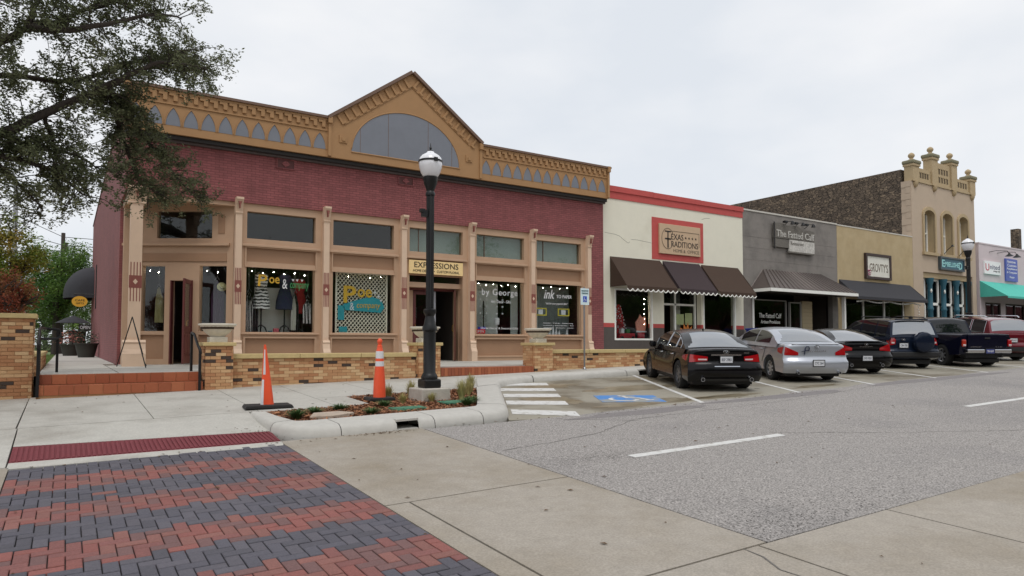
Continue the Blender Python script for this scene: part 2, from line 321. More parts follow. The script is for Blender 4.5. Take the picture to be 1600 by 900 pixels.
# kerb ramp down to the crossing
def hr(x, y): return h(x, y)+.12*clamp((y-9.6)/1.8, 0, 1)
ramp = slabs('kerb_ramp', 'sloping concrete ramp with red tactile strip', [[(-.5, 10.36), (2.44, 10.0), (2.44, 11.4), (-.5, 11.4)], [(-.5, 9.2), (2.36, 9.0), (2.42, 9.28), (-.5, 9.55)], rect(-20, -.51, 9.3, 11.41)], hr, .1, m_walk, 'slab')
ts = MB().slab([(-.5, 9.56), (2.40, 9.29), (2.44, 9.99), (-.5, 10.35)], lambda x, y: hr(x, y)-.002, .08)
tstrip = ts.build('tactile_strip', m_tact, ramp)
rib = MB()
for i in range(56):
    x = -.47+i*.0517; y0 = 9.59-.092*(x+.5); y1 = 10.31-.122*(x+.5)
    rib.slab([(x, y0), (x+.03, y0), (x+.03, y1), (x, y1)], lambda X, Y: hr(X, Y)+.008, .012)
rib.build('raised_bar', m_tact, tstrip)['kind'] = 'stuff'
# brick paver crossing : herringbone, red and grey bands
pav = bpy.data.objects.new('paver_crossing', None); C.objects.link(pav); pav['_o'] = (0, 0, 0); pav['kind'] = 'structure'; pav['label'] = 'red and grey brick paver crossing'
m_prs = [mat('paver_red%d' % i, rgb(*c_, 1.08), .85, var=.1, vscale=25, bump=.3, bscale=90, objrand=.07, island=.07, speck=(80, .12)) for i, c_ in enumerate(((130, 80, 74), (122, 79, 75), (108, 80, 78), (128, 86, 79)))]
m_pgs = [mat('paver_grey%d' % i, rgb(*c_, 1.05), .85, var=.1, vscale=25, bump=.3, bscale=90, objrand=.07, island=.07, speck=(80, .12)) for i, c_ in enumerate(((84, 82, 90), (79, 77, 84), (89, 86, 93)))]
m_sand = mat('joint_sand', rgb(62, 58, 56), .95)
MB().slab([(-.5, -6), (2.39, -6), (2.39, 9.14), (-.5, 9.18)], lambda x, y: h(x, y)-.03, .05).build('joint_bed', m_sand, pav)
U = .1021; cells = []
nx = 28; ny = 126
for j in range(ny):
    for i in range(-1, nx+1):
        k = (i-j) % 4
        if k == 0: c = (i, j, 2, 1)
        elif k == 2: c = (i, j-1, 1, 2)
        else: continue
        x0 = max(c[0], 0); x1 = min(c[0]+c[2], nx); y0 = max(c[1], 0); y1 = c[1]+c[3]
        if x1 > x0 and y1 > y0: cells.append((x0, x1, y0, y1))
cells = [(-.475+a*U, -.475+b*U, 9.13-d*U, 9.13-c*U) for a, b, c, d in cells]
def seen(c):
    x = (c[0]+c[1])/2; y = (c[2]+c[3])/2; dz = 1.7-h(x, y); d = .5429*x+.8398*y
    return d > 0 and (800+1079*(.8398*x-.5429*y)/d) > 0 and 540+1079*dz/max(d, .1) < 905
cells.sort(key=lambda c: c[2]+.0*c[0])
near = [c for c in cells if seen(c)][:300]; nearset = set(near)
def paver_mesh(mb, c, j=.004):
    x0, x1, y0, y1 = c[0]+j, c[1]-j, c[2]+j, c[3]-j; b = .006; dz = rr.uniform(-.0025, .0025)
    z = lambda x, y: h(x, y)+dz
    lo = [(x0, y0), (x1, y0), (x1, y1), (x0, y1)]; hi = [(x0+b, y0+b), (x1-b, y0+b), (x1-b, y1-b), (x0+b, y1-b)]
    mb.add([(x, y, z(x, y)-.04) for x, y in lo]+[(x, y, z(x, y)-b*.7) for x, y in lo]+[(x, y, z(x, y)) for x, y in hi],
           [(8, 9, 10, 11)]+[(i, (i+1) % 4, (i+1) % 4+4, i+4) for i in range(4)]+[(i+4, (i+1) % 4+4, (i+1) % 4+8, i+8) for i in range(4)])
def is_red(c):
    y = (c[2]+c[3])/2; b = int((9.13-y+.01)/(6*U)) % 2
    return (b == 1) != (rr.random() < .004)
rest = {}
for c in cells:
    red = is_red(c)
    if c in nearset: mb = MB(); paver_mesh(mb, c); mb.build('paver', rr.choice(m_prs if red else m_pgs), pav)
    else:
        q = rest.setdefault('f', MB()); q.m(rr.randrange(4) if red else 4+rr.randrange(3)); paver_mesh(q, c)
rest['f'].build('paver_field', m_prs+m_pgs, pav)['kind'] = 'stuff'

# kerb island with planting bed
def kerb(pts_out, pts_in, zf_in, name, par):
    """rounded kerb between an outer line at road level and an inner line"""
    rows = []
    prof = [(0, -.1), (0, .0), (.04, .09), (.14, .135), (.26, .15), (1, .15)]
    for f, dz in prof:
        rows.append([(o[0]+(i[0]-o[0])*f, o[1]+(i[1]-o[1])*f, h(o[0]+(i[0]-o[0])*f, o[1]+(i[1]-o[1])*f)+dz) for o, i in zip(pts_out, pts_in)])
    rows.append([(i[0], i[1], h(*i)-.05) for i in pts_in])
    return MB().grid(rows).build(name, m_kerb, par, smooth=50)
kb = bpy.data.objects.new('kerb', None); C.objects.link(kb); kb['_o'] = (0, 0, 0); kb['kind'] = 'structure'; kb['label'] = 'pale rounded concrete kerb around the planting bed'
def arc(cx, cy, r, a0, a1, n): return [(cx+r*math.cos(R(a0+(a1-a0)*i/n)), cy+r*math.sin(R(a0+(a1-a0)*i/n))) for i in range(n+1)]
kerb([(2.42, 11.25), (2.40, 10.6), (2.42, 9.95)], [(2.62, 11.1), (2.66, 10.6), (2.74, 10.05)], None, 'kerb_stone', kb)
kerb([(2.42, 9.93), (2.5, 9.6), (2.68, 9.36), (2.95, 9.26), (3.2, 9.25)], [(2.74, 10.03), (2.76, 9.97), (2.8, 9.92), (2.95, 9.88), (3.2, 9.88)], None, 'kerb_stone', kb)
kerb([(3.21, 9.25), (4.02, 9.24)], [(3.21, 9.88), (4.02, 9.9)], None, 'kerb_stone', kb)
kerb([(4.36, 9.24), (4.62, 9.24)], [(4.36, 9.9), (4.62, 9.9)], None, 'kerb_stone', kb)
kerb([(4.63, 9.24), (5.45, 9.24)], [(4.63, 9.9), (5.45, 9.92)], None, 'kerb_stone', kb)
kerb([(5.46, 9.24), (5.75, 9.27), (5.98, 9.4), (6.16, 9.62), (6.3, 9.86)], [(5.46, 9.92), (5.6, 9.92), (5.72, 9.95), (5.8, 10.05), (5.88, 10.18)], None, 'kerb_stone', kb)
kerb([(6.31, 9.88), (7.2, 11.45), (7.9, 12.68)], [(5.89, 10.2), (6.7, 11.6), (7.2, 12.5)], None, 'kerb_stone', kb)
kerb([(7.91, 12.7), (8.3, 13.3), (8.7, 13.62), (9.6, 13.9)], [(7.26, 12.56), (7.9, 13.7), (8.2, 14.02), (9.6, 14.3)], None, 'kerb_stone', kb)
for a in [9.62+i*3.05 for i in range(17)]:
    if abs(a-12.67) < .1:
        kerb([(a, 13.9), (13.1, 13.9)], [(a, 14.3), (13.1, 14.3)], None, 'kerb_stone', kb); kerb([(13.5, 13.9), (a+3.03, 13.9)], [(13.5, 14.3), (a+3.03, 14.3)], None, 'kerb_stone', kb)
        q = MB(); q.slab([(13.09, 13.92), (13.51, 13.92), (13.51, 14.3), (13.09, 14.3)], lambda x, y: h(x, y)+.15, .03); q.build('kerb_stone', m_kerb, kb)
        q = MB(); q.slab([(13.1, 14.2), (13.5, 14.2), (13.5, 14.28), (13.1, 14.28)], lambda x, y: h(x, y)+.12, .2); q.build('drain_opening', m_dark, kb); continue
    kerb([(a, 13.9), (a+3.03, 13.9)], [(a, 14.3), (a+3.03, 14.3)], None, 'kerb_stone', kb)
# drain slot through the front kerb
q = MB(); q.slab([(4.02, 9.27), (4.36, 9.27), (4.36, 9.9), (4.02, 9.9)], lambda x, y: h(x, y)+.15, .03); q.build('kerb_stone', m_kerb, kb)
q = MB(); q.slab([(4.02, 9.62), (4.36, 9.62), (4.36, 9.7), (4.02, 9.7)], lambda x, y: h(x, y)+.118, .2); q.build('drain_opening', m_dark, kb)
q = MB(); q.slab([(4.02, 9.25), (4.36, 9.25), (4.36, 9.62), (4.02, 9.62)], lambda x, y: h(x, y)+.01, .1); q.build('kerb_stone', m_kerb, kb)
# planting bed
bedp = [(2.62, 11.1), (2.74, 10.05), (2.95, 9.88), (5.46, 9.92), (5.72, 9.95), (7.2, 12.5), (7.24, 12.55), (4.43, 12.55), (4.43, 11.3), (2.62, 11.3)]
m_mulch = mat('mulch', rgb(112, 74, 50), .95, var=.3, vscale=40, bump=1, bscale=50)
bed = struct('planting_bed', MB().slab(bedp, lambda x, y: h(x, y)+.09, .15), m_mulch, org=(0, 0, 0))
def inpoly(x, y, P):
    c = False
    for (x0, y0), (x1, y1) in zip(P, P[1:]+P[:1]):
        if (y0 > y) != (y1 > y) and x < (x1-x0)*(y-y0)/(y1-y0)+x0: c = not c
    return c
chips = MB()
def rnd_bed():
    while True:
        x = rr.uniform(2.6, 7.3); y = rr.uniform(9.9, 12.55)
        if inpoly(x, y, bedp): return x, y
for i in range(9000):
    x, y = rnd_bed(); M = Matrix.Translation((x, y, h(x, y)+.095+rr.uniform(0, .035))) @ Matrix.Rotation(rr.uniform(0, 6.3), 4, 'Z') @ Matrix.Rotation(rr.uniform(-.6, .6), 4, 'X') @ Matrix.Rotation(rr.uniform(-.5, .5), 4, 'Y')
    a = rr.uniform(.015, .05); b = rr.uniform(.006, .014); chips.add([(-a, -b, 0), (a, -b*.7, 0), (a, b, .004), (-a, b*.8, .003)], [(0, 1, 2, 3)], M)
ch = chips.build('mulch_chips', mat('mulch_chip', rgb(138, 94, 66), .95, var=.1, island=.65)); tag(ch, 'brown bark mulch chips covering the planting bed', 'mulch', kind='stuff')
m_weed = mat('weed', rgb(70, 98, 52), .8, var=.2, island=.4); m_tuft = mat('dry_grass', rgb(168, 160, 104), .8, var=.2, island=.35)
def tuft(name, label, x, y, n, hgt, spread, m, z0=None, w=.006, grp=None, cat='grass'):
    mb = MB(); z = (h(x, y)+.1) if z0 is None else z0
    for i in range(n):
        a = rr.uniform(0, 6.3); r0 = rr.uniform(0, .04); hh = hgt*rr.uniform(.5, 1); sp = spread*rr.uniform(.1, 1)
        P = []; Q = []
        for t in (0, .4, .75, 1):
            r = r0+sp*t**1.8; px = x+r*math.cos(a); py = y+r*math.sin(a); pz = z-.01+hh*(t-.25*(sp/spread)*t*t); ww = w*(1-t*.85)
            P.append((px-math.sin(a)*ww, py+math.cos(a)*ww, pz)); Q.append((px+math.sin(a)*ww, py-math.cos(a)*ww, pz))
        mb.grid([Q, P])
    o = mb.build(name, m); tag(o, label, cat, grp); return o
for i, (x, y) in enumerate([(5.0, 11.9), (5.38, 11.75), (6.0, 10.95), (6.5, 11.6), (6.75, 11.95), (5.45, 11.05), (4.95, 11.15)]):
    tuft('grass_tuft', ['feathery dry grass tuft just right of the upright cone', 'tall feathery grass tuft left of the lamp block', 'tall dry grass tuft right of the lamp block', 'pale grass tuft near the far corner of the bed', 'upright grass tuft in the bed corner by the striped bay', 'low dry tuft in front of the lamp block', 'sparse dry tuft between the cone and the lamp block'][i], x, y, [170, 230, 280, 190, 250, 110, 110][i], [.34, .4, .46, .37, .44, .23, .25][i], .13, m_tuft, w=.008, grp='feathery grasses in the planting bed')
for i, (x, y, n, s) in enumerate([(2.9, 10.35, 300, .2), (4.0, 10.2, 190, .16), (5.75, 10.3, 260, .18), (3.3, 10.75, 190, .15), (4.5, 10.9, 170, .16), (6.0, 10.6, 200, .17), (3.75, 10.95, 190, .14)]):
    tuft('weed_clump', ['dense green weed clump at the pointed end of the bed', 'small round green weed behind the front kerb', 'green weed clump at the right front corner of the bed', 'low weeds beside the flat stone', 'weeds in front of the upright cone', 'weeds beside the farther green lid', 'thin weeds along the back edge of the bed'][i], x, y, n, s, .2, m_weed, w=.011, grp='weeds in the planting bed', cat='weed')
m_lid = mat('green_plastic', rgb(70, 124, 98), .55, var=.1)
for (x, y, s, lb) in ((4.75, 10.45, .3, 'green plastic valve box lid in the mulch nearer the cone'), (5.75, 10.75, .26, 'green plastic valve box lid in the mulch below the lamp')):
    M = Matrix.Translation((x, y, h(x, y)+.1)) @ Matrix.Rotation(R(8), 4, 'Z') @ Matrix.Rotation(R(2.3), 4, 'X')
    o = MB().box(-s, s, -.16, .16, 0, .035, M).box(-s+.05, s-.05, -.11, .11, .035, .042, M).build('valve_box', m_lid, bevel=.008); tag(o, lb, 'valve box', 'green valve boxes in the bed')
o = MB().slab([(3.05, 10.2), (3.35, 10.08), (3.75, 10.25), (3.6, 10.5), (3.2, 10.52)], lambda x, y: h(x, y)+.16, .06).build('flat_stone', mat('pinkstone', rgb(176, 160, 144), .9, var=.2, bump=.4), bevel=.01); tag(o, 'flat pale stone lying in the mulch near the red strip', 'stone')
# fallen leaves scattered on road and pavement
lm = MB()
for i in range(240):
    x = rr.uniform(-2, 14); y = rr.choice([rr.uniform(2, 9), rr.uniform(9.0, 9.24), rr.uniform(11.5, 15.2)])
    z = (h(x, y)+.007) if y < 9.25 else hs(x, y)+.006
    if -.5 < x < 2.4 and y > 9.2: z = hr(x, y)+.01
    if y > 11 and x > 6.6: continue
    M = Matrix.Translation((x, y, z)) @ Matrix.Rotation(rr.uniform(0, 6.3), 4, 'Z') @ Matrix.Rotation(rr.uniform(-.25, .25), 4, 'X'); s = rr.uniform(.012, .036)
    lm.add([(-s, 0, 0), (0, -s*.45, .004), (s, 0, 0), (0, s*.45, .006)], [(0, 1, 2, 3)], M)
for i in range(260):
    x = rr.gauss(2.35, .22) if i < 140 else rr.gauss(3.75, .3); y = 9.75+rr.gauss(0, .3) if i < 140 else 9.15+rr.gauss(0, .05)
    M = Matrix.Translation((x, y, max(h(x, y)+.006, hr(x, y)+.006 if x < 2.45 else 0))) @ Matrix.Rotation(rr.uniform(0, 6.3), 4, 'Z') @ Matrix.Rotation(rr.uniform(-.4, .4), 4, 'X'); s = rr.uniform(.006, .02)
    lm.add([(-s, 0, 0), (0, -s*.45, .004), (s, 0, 0), (0, s*.45, .006)], [(0, 1, 2, 3)], M)
tag(lm.build('leaf_litter', m_leaf_l), 'small dry leaves scattered over road and pavement', 'leaves', kind='stuff')
# ------------------------------------------------------------------ terrace, steps, low walls
m_cap = mat('cap_stone', rgb(178, 158, 112, 1.25), .85, var=.12, vscale=10, bump=.3, bscale=60)
m_mort = mat('mortar', rgb(168, 126, 88, 1.2), .9, var=.1)
def rampbrick(name, stops, rough=.85):
    m = mat(name, (1, 1, 1, 1), rough, var=.1, vscale=20, bump=.3, bscale=80); nt = m.node_tree; N = nt.nodes; L = nt.links
    rg = [n for n in N if n.type == 'RGB'][0]; oi = N.new('ShaderNodeObjectInfo'); cr = N.new('ShaderNodeValToRGB'); cr.color_ramp.interpolation = 'CONSTANT'; e = cr.color_ramp.elements
    e[0].position = 0; e[0].color = stops[0][1]; e[1].position = stops[1][0]; e[1].color = stops[1][1]
    for p, c in stops[2:]: q = e.new(p); q.color = c
    L.new(oi.outputs['Random'], cr.inputs[0])
    for l in list(rg.outputs[0].links): L.new(cr.outputs[0], l.to_socket)
    return m
m_brk = rampbrick('wall_brick', [(0, rgb(190, 154, 114, 1.2)), (.2, rgb(196, 164, 124, 1.2)), (.32, rgb(174, 130, 92, 1.2)), (.56, rgb(164, 116, 80, 1.2)), (.76, rgb(182, 142, 102, 1.2)), (.94, rgb(66, 54, 46, 1.2))])
m_sbr = rampbrick('step_brick', [(0, rgb(156, 88, 58, 1.1)), (.35, rgb(148, 82, 54, 1.1)), (.7, rgb(164, 97, 65, 1.1)), (.88, rgb(140, 78, 54, 1.1))])
def unit_brick():
    me = bpy.data.meshes.new('brick'); b = .06
    q = MB().box(-.5, .5, -.5, .5, -.5, .5); me.from_pydata(q.v, [], q.f); me.materials.append(m_brk); return me
UB = unit_brick(); SB = UB.copy(); SB.materials.clear(); SB.materials.append(m_sbr)
def put(me, name, parent, c, s, rz=0):
    o = bpy.data.objects.new(name, me); C.objects.link(o); o.parent = parent; p = parent['_o']; o.location = (c[0]-p[0], c[1]-p[1], c[2]-p[2]); o.scale = s; o.rotation_euler = (0, 0, rz); return o
def brickface(par, a0, a1, z1, nrow, fix, axis='x', me=UB, L_=.213, H_=.068, name='brick', j=.007, off=None, sgn=-1, zlow=None):
    """courses of bricks laid downwards from z1 on the face y=fix (axis x) or x=fix (axis y)"""
    for r in range(nrow):
        z = z1-(r+.5)*H_; 
        o = (r % 2)*L_/2 if off is None else off
        p = a0-o
        while p < a1-.01:
            q0 = max(p, a0); q1 = min(p+L_, a1)
            if q1-q0 > .03:
                l = q1-q0-j; m = (q0+q1)/2; d = rr.uniform(-.003, .003)
                if axis == 'x': put(me, name, par, (m, fix-sgn*.03+d, z), (l, .075, H_-j))
                else: put(me, name, par, (fix-sgn*.03+d, m, z), (l, .075, H_-j), R(90))
            p += L_
ter = bpy.data.objects.new('terrace', None); C.objects.link(ter); ter['_o'] = (0, 0, 0); ter['kind'] = 'structure'; ter['label'] = 'pale concrete terrace and side walk around the corner shop'
zt = lambda x, y: TER
tp = [rect(.9, 3.4, 15.5, 20.0), rect(3.41, 7.1, 15.5, 20.0), rect(7.11, 10.4, 15.5, 20.0), rect(10.41, 13.6, 15.5, 20.0), rect(13.61, 16.9, 15.5, 20.0), rect(16.91, 25, 15.5, 20.0), rect(1.21, 17, 20.01, 26, 0)]
Y = 15.5
while Y < 46: tp.append(rect(-.42, .89 if Y < 21 else 1.19, Y, Y+1.75)); Y += 1.75
tp += [rect(.9, 1.19, 20.0, 21.0)]
for p in tp: MB().slab(p, zt, .3).build('slab', m_walk, ter)
MB().box(-.42, 1.19, 15.5, 46, .5, .82).box(1.2, 25, 15.5, 26, .5, .82).build('footing', m_mort, ter)
# left steps : two risers of orange brick
def steps(label, x0, x1, ys, ztop, zb, LL, HH):
    e = bpy.data.objects.new('brick_steps', None); C.objects.link(e); e['_o'] = (0, 0, 0); tag(e, label, 'steps')
    for i, y in enumerate(ys):
        zt_ = ztop-i*HH; yb = ys[i-1]+.02 if i else 15.52
        MB().box(x0, x1, y+.025, yb, zb-.2, zt_-.012).build('core', m_mort, e)
        n = round((x1-x0)/LL); w_ = (x1-x0)/n
        for k in range(n+1):
            a = x0+(k-(.5 if i % 2 else 0))*w_; b = a+w_; a = max(a, x0); b = min(b, x1)
            if b-a < .04: continue
            put(SB, 'brick', e, ((a+b)/2, (y+yb)/2, zt_-HH*.5), (b-a-.008, yb-y-.006, HH-.01))
    return e
steps('orange brick steps with two risers leading to the corner entrance', -.42, 2.34, [15.3, 15.02], TER+.002, .72, .24, .185)
steps('single low orange brick step to the middle shop door', 7.68, 10.42, [15.05], TER-.02, .85, .095, .2)
# low brick walls and piers
def lowwall(label, x0, x1, zc, zb):
    t = thing('low_wall', label, 'wall', ((x0+x1)/2, 15.35, zb)); nrow = int((zc-.1-zb)/.068)+1
    MB().box(x0+.005, x1-.005, 15.212, 15.5, zb-.2, zc-.1).build('core', m_mort, t)
    brickface(t, x0, x1, zc-.1, nrow, 15.2, 'x')
    n = max(1, round((x1-x0)/1.25)); 
    for i in range(n):
        a = x0+(x1-x0)*i/n; b = x0+(x1-x0)*(i+1)/n
        MB().box(a+.004, b-.004, 15.14, 15.56, zc-.1, zc).build('cap_stone', m_cap, t, bevel=.012)
lowwall('long low tan brick wall with stone cap behind the cones', 2.91, 7.08, 1.49, .76)
lowwall('low tan brick wall with stone cap behind the black sedan', 11.05, 16.4, 1.54, .95)
def pier(label, x0, x1, y0, y1, ztop, zb, sides):
    t = thing('brick_pier', label, 'pier', ((x0+x1)/2, (y0+y1)/2, zb))
    MB().box(x0+.012, x1-.012, y0+.012, y1-.012, zb-.2, ztop-.075).build('core', m_mort, t)
    nrow = int((ztop-.075-zb)/.068)+1
    brickface(t, x0, x1, ztop-.075, nrow, y0, 'x', L_=.195)
    if 'l' in sides: brickface(t, y0+.1, y1, ztop-.075, nrow, x0, 'y', L_=.195)
    if 'r' in sides: brickface(t, y0+.1, y1, ztop-.075, nrow, x1, 'y', L_=.195, sgn=1)
    MB().box(x0-.05, x1+.05, y0-.05, y1+.05, ztop-.075, ztop).build('cap_stone', m_cap, t, bevel=.012)
pier('brick pier at the corner steps beside the black handrail', 2.37, 2.9, 15.0, 15.55, 1.73, .78, 'l')
pier('brick pier behind the near street lamp', 7.09, 7.66, 15.05, 15.6, 1.73, .88, 'l')
pier('brick pier at the right end of the middle step', 10.44, 11.04, 15.05, 15.6, 1.73, .95, 'l')
# tall garden wall with corner pier at the left edge of the picture
t = thing('garden_wall', 'tall tan brick garden wall at the left edge with stone cap', 'wall', (-1.6, 16, .75))
MB().box(-4.48, -.512, 15.612, 16.2, .5, 2.17).build('core', m_mort, t)
brickface(t, -4.5, -.5, 2.17, 22, 15.6, 'x', L_=.213); brickface(t, 15.7, 16.2, 2.17, 22, -.5, 'y', sgn=1)
for i in range(3): MB().box(-4.5+i*1.36-.02, -4.5+(i+1)*1.36-.03, 15.54, 16.26, 2.17, 2.26).build('cap_stone', m_cap, t, bevel=.012)
t = thing('planter_wall', 'low brick planter wall with stone cap behind the handrail', 'wall', (-.9, 20, 1.13))
MB().box(-2.2, -.475, 18.2, 24, 1.0, 1.42).build('core', m_mort, t); brickface(t, -2.2, -.46, 1.42, 5, 18.18, 'x'); brickface(t, 18.2, 24, 1.42, 5, -.46, 'y', sgn=1)
MB().box(-2.3, -.42, 18.12, 24.05, 1.42, 1.5).build('cap_stone', m_cap, t, bevel=.012)
# bowls on the piers
m_bowl = mat('cast_stone', rgb(196, 190, 176, 1.25), .85, var=.12, vscale=12, bump=.3, bscale=90); m_soil2 = mat('potting_soil', rgb(70, 56, 44), .95)
for x, y, lb in ((2.635, 15.28, 'pale stone bowl planter on the pier beside the corner steps'), (7.375, 15.32, 'pale stone bowl planter on the pier behind the lamp post'), (10.74, 15.32, 'pale stone bowl planter on the pier in front of the paper shop')):
    t = thing('bowl_planter', lb, 'planter', (x, y, 1.73), group='stone bowls on the brick piers')
    MB().box(x-.17, x+.17, y-.17, y+.17, 1.73, 1.84).build('foot', m_bowl, t, bevel=.01)
    MB().lathe([(.13, 1.84), (.15, 1.86), (.24, 1.93), (.31, 2.03), (.345, 2.075), (.37, 2.08), (.37, 2.11), (.35, 2.115), (.33, 2.09)], (x, y, 0), 32).build('bowl', m_bowl, t, smooth=40)
    MB().lathe([(.32, 2.0), (.325, 2.085)], (x, y, 0), 24).build('soil', m_soil2, t)
# handrails
m_iron = mat('black_iron', rgb(26, 25, 26), .45, var=.05, metal=.3)
def rail(label, x, pts, posts):
    t = thing('handrail', label, 'handrail', (x, 15.3, .8))
    MB().tube([(x+dx, y, z) for dx, y, z in pts], .026, 8).build('rail', m_iron, t, smooth=60)
    for dx, y, z0, z1 in posts: MB().box(x+dx-.024, x+dx+.024, y-.024, y+.024, z0, z1).build('post', m_iron, t)
rail('black iron handrail beside the tall garden wall', -.4, [(0, 14.95, 1.62), (-.0, 14.92, 1.68), (0, 15.0, 1.74), (0, 15.5, 1.98), (0, 15.9, 2.0), (.08, 16.6, 2.0), (.3, 16.6, 1.98), (.32, 16.6, 1.86), (.26, 16.55, 1.8), (-.02, 16.3, 1.8)], [(0, 15.0, .74, 1.72), (0, 15.25, .95, 1.86), (0, 15.5, 1.13, 1.96), (.27, 16.6, 1.13, 1.97)])
rail('black iron handrail beside the stone bowl at the corner steps', 2.24, [(.04, 14.98, 1.5), (.03, 14.96, 1.56), (0, 15.1, 1.68), (-.02, 15.45, 1.9), (-.03, 15.7, 1.93), (-.03, 15.74, 1.88)], [(.03, 15.0, .74, 1.6), (-.03, 15.7, 1.13, 1.92)])

# ------------------------------------------------------------------ corner building
m_mar = brickmat('maroon_brick', rgb(118, 67, 67, V_), rgb(92, 50, 50, V_), var=.12, bump=.7)
m_marS = brickmat('maroon_brick_side', rgb(116, 68, 68, V_), rgb(100, 60, 60, V_), var=.1, axis='YZ', bump=.5)
m_gold = mat('ochre_trim', rgb(142, 108, 72, V_*.95), .7, var=.06, vscale=3, bump=.05, bscale=30)
m_trim = mat('beige_trim', rgb(160, 132, 108, V_*.97), .65, var=.05, vscale=4)
m_col = mat('cream_column', rgb(182, 158, 136, V_), .65, var=.05, vscale=4)
m_pan = mat('brown_panel', rgb(134, 104, 80, V_), .65, var=.06, vscale=3)
m_orn = mat('redbrown_paint', rgb(112, 62, 54, V_), .65, var=.06)
m_grey = mat('grey_panel', rgb(100, 103, 110, V_), .6, var=.08, vscale=2)
m_capm = mat('brown_metal_cap', rgb(92, 70, 56, V_), .5, var=.08)
m_sh = glassmat('shop_glass', (.93, .95, .95, 1)); m_tr = glassmat('transom_glass', (.8, .84, .84, 1))
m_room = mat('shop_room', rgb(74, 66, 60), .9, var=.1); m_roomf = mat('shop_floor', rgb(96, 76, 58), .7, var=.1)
m_roof = mat('roof_felt', rgb(90, 88, 86), .95)
m_door = mat('darkred_door', rgb(84, 40, 38, V_), .45, var=.08); m_wood = mat('brown_door', rgb(84, 44, 32, 1.2), .45, var=.2, vscale=5, stretch=(8, 8, 1))
B = thing('corner_shop_building', 'maroon brick corner shop building with ochre gabled parapet and glazed shopfront', 'building', (9.1, 20, 1.13))
MB().box(1.2, 17.05, 20.0, 20.3, 5.62, 8.2).box(16.42, 17.05, 20.0, 20.3, 1.0, 5.62).build('brick_wall', m_mar, B)
sw = MB().box(1.2, 1.5, 20.3, 46, 5.62, 8.4).box(1.2, 1.5, 21.86, 46, 1.0, 5.62).box(1.17, 1.56, 20.28, 46.02, 8.4, 8.47)
side = sw.build('side_wall', m_marS, B)
MB().box(1.17, 1.2, 38.6, 39.2, 3.4, 5.5).build('window', m_dark, side)
MB().box(1.5, 17.05, 45.7, 46, 1, 8.3).box(16.8, 17.05, 20.3, 46, 1, 8.3).build('back_wall', m_marS, B)
MB().box(1.5, 16.8, 20.0, 45.7, 7.9, 8.0).build('roof', m_roof, B)
MB().box(1.25, 17, 20.3, 20.9, 5.62, 5.7).build('soffit', m_trim, B)
# parapet with gable
py0, py1 = 19.74, 20.02
MB().box(1.12, 6.4, py0, py1, 7.17, 8.3).build('parapet_left', m_gold, B); MB().box(11.47, 17.12, py0, py1, 7.17, 8.3).build('parapet_right', m_gold, B)
gab = MB().prism([(6.4, 7.17), (11.47, 7.17), (11.47, 8.38), (8.98, 10.2), (6.4, 8.34)], py0-.03, py1+.08, 'y').build('gable', m_gold, B)
MB().box(1.06, 6.36, py0-.1, py1+.1, 8.3, 8.37).build('coping', m_capm, B); MB().box(11.5, 17.18, py0-.1, py1+.1, 8.3, 8.37).build('coping', m_capm, B)
for (xa, za, xb, zb) in ((6.34, 8.3, 8.98, 10.2), (8.98, 10.2, 11.52, 8.34)):
    d = Vector((xb-xa, zb-za)).normalized(); n = Vector((-d.y, d.x)); o_ = Vector((xa, za)); e_ = Vector((xb, zb))
    MB().prism([tuple(o_), tuple(e_), tuple(e_+n*.09), tuple(o_+n*.09)], py0-.14, py1+.12, 'y').build('coping', m_capm, gab)
    o2 = o_-n*.36; e2 = e_-n*.36; cut = .33
    MB().prism([tuple(o2+d*(cut if xa < 7 else .0)), tuple(e2-d*(0 if xa < 7 else cut)), tuple(e2-d*(0 if xa < 7 else cut)+n*.035), tuple(o2+d*(cut if xa < 7 else 0)+n*.035)], py0-.055, py0-.02, 'y').build('moulding', m_gold, gab)
    L_ = (e_-o_).length; k = .3
    while k < L_-.15:
        c = o_+d*k-n*.2; M = Matrix.Translation((c.x, 0, c.y)) @ Matrix.Rotation(-math.atan2(d.y, d.x), 4, 'Y')
        MB().box(-.035, .035, py0-.075, py0-.025, -.13, .16, M).box(.035, .11, py0-.075, py0-.025, -.13, -.06, M).build('dentil', m_gold, gab); k += .26
for xa, xb in ((1.14, 6.3), (11.6, 17.1)):
    for a_, b_, c_ in ((.03, 7.93, 7.965), (.05, 8.24, 8.3), (.02, 7.17, 7.2)): MB().box(xa, xb, py0-a_, py0, b_, c_).build('moulding', m_gold, B)
    k = xa+.1
    while k < xb-.15:
        MB().box(k, k+.1, py0-.05, py0+.01, 8.03, 8.235).box(k-.1, k, py0-.05, py0+.01, 8.165, 8.235).build('dentil', m_gold, B); k += .245
for x in (1.16, 6.37, 11.49, 17.06): MB().box(x-.045, x+.045, py0-.075, py0, 7.2, 8.33).box(x-.06, x+.06, py0-.13, py0, 8.16, 8.37).build('end_pilaster', m_gold, B)
def lancet(w2, hh, n=8):
    pts = []; r = (w2*w2+hh*hh)/(2*w2)
    for i in range(n+1):
        z = hh*i/n; x = w2-(r-math.sqrt(max(r*r-z*z, 0))); pts.append((x, z))
    return pts
def arch_panel(cx):
    a = lancet(.178, .47); poly = [(cx+x, 7.39+z) for x, z in a]+[(cx-x, 7.39+z) for x, z in a[::-1][1:]]
    MB().prism(poly, py0-.006, py0+.01, 'y').build('arch_panel', m_grey, B)
    out_ = [(cx+x+.012, 7.39+z) for x, z in a]+[(cx-x-.012, 7.39+z) for x, z in a[::-1]]
    MB().tube([(x, py0-.01, z) for x, z in out_], .016, 5).build('arch_moulding', m_gold, B)
for i in range(12): arch_panel(1.37+i*.4285)
for i in range(13): arch_panel(11.72+i*.42)
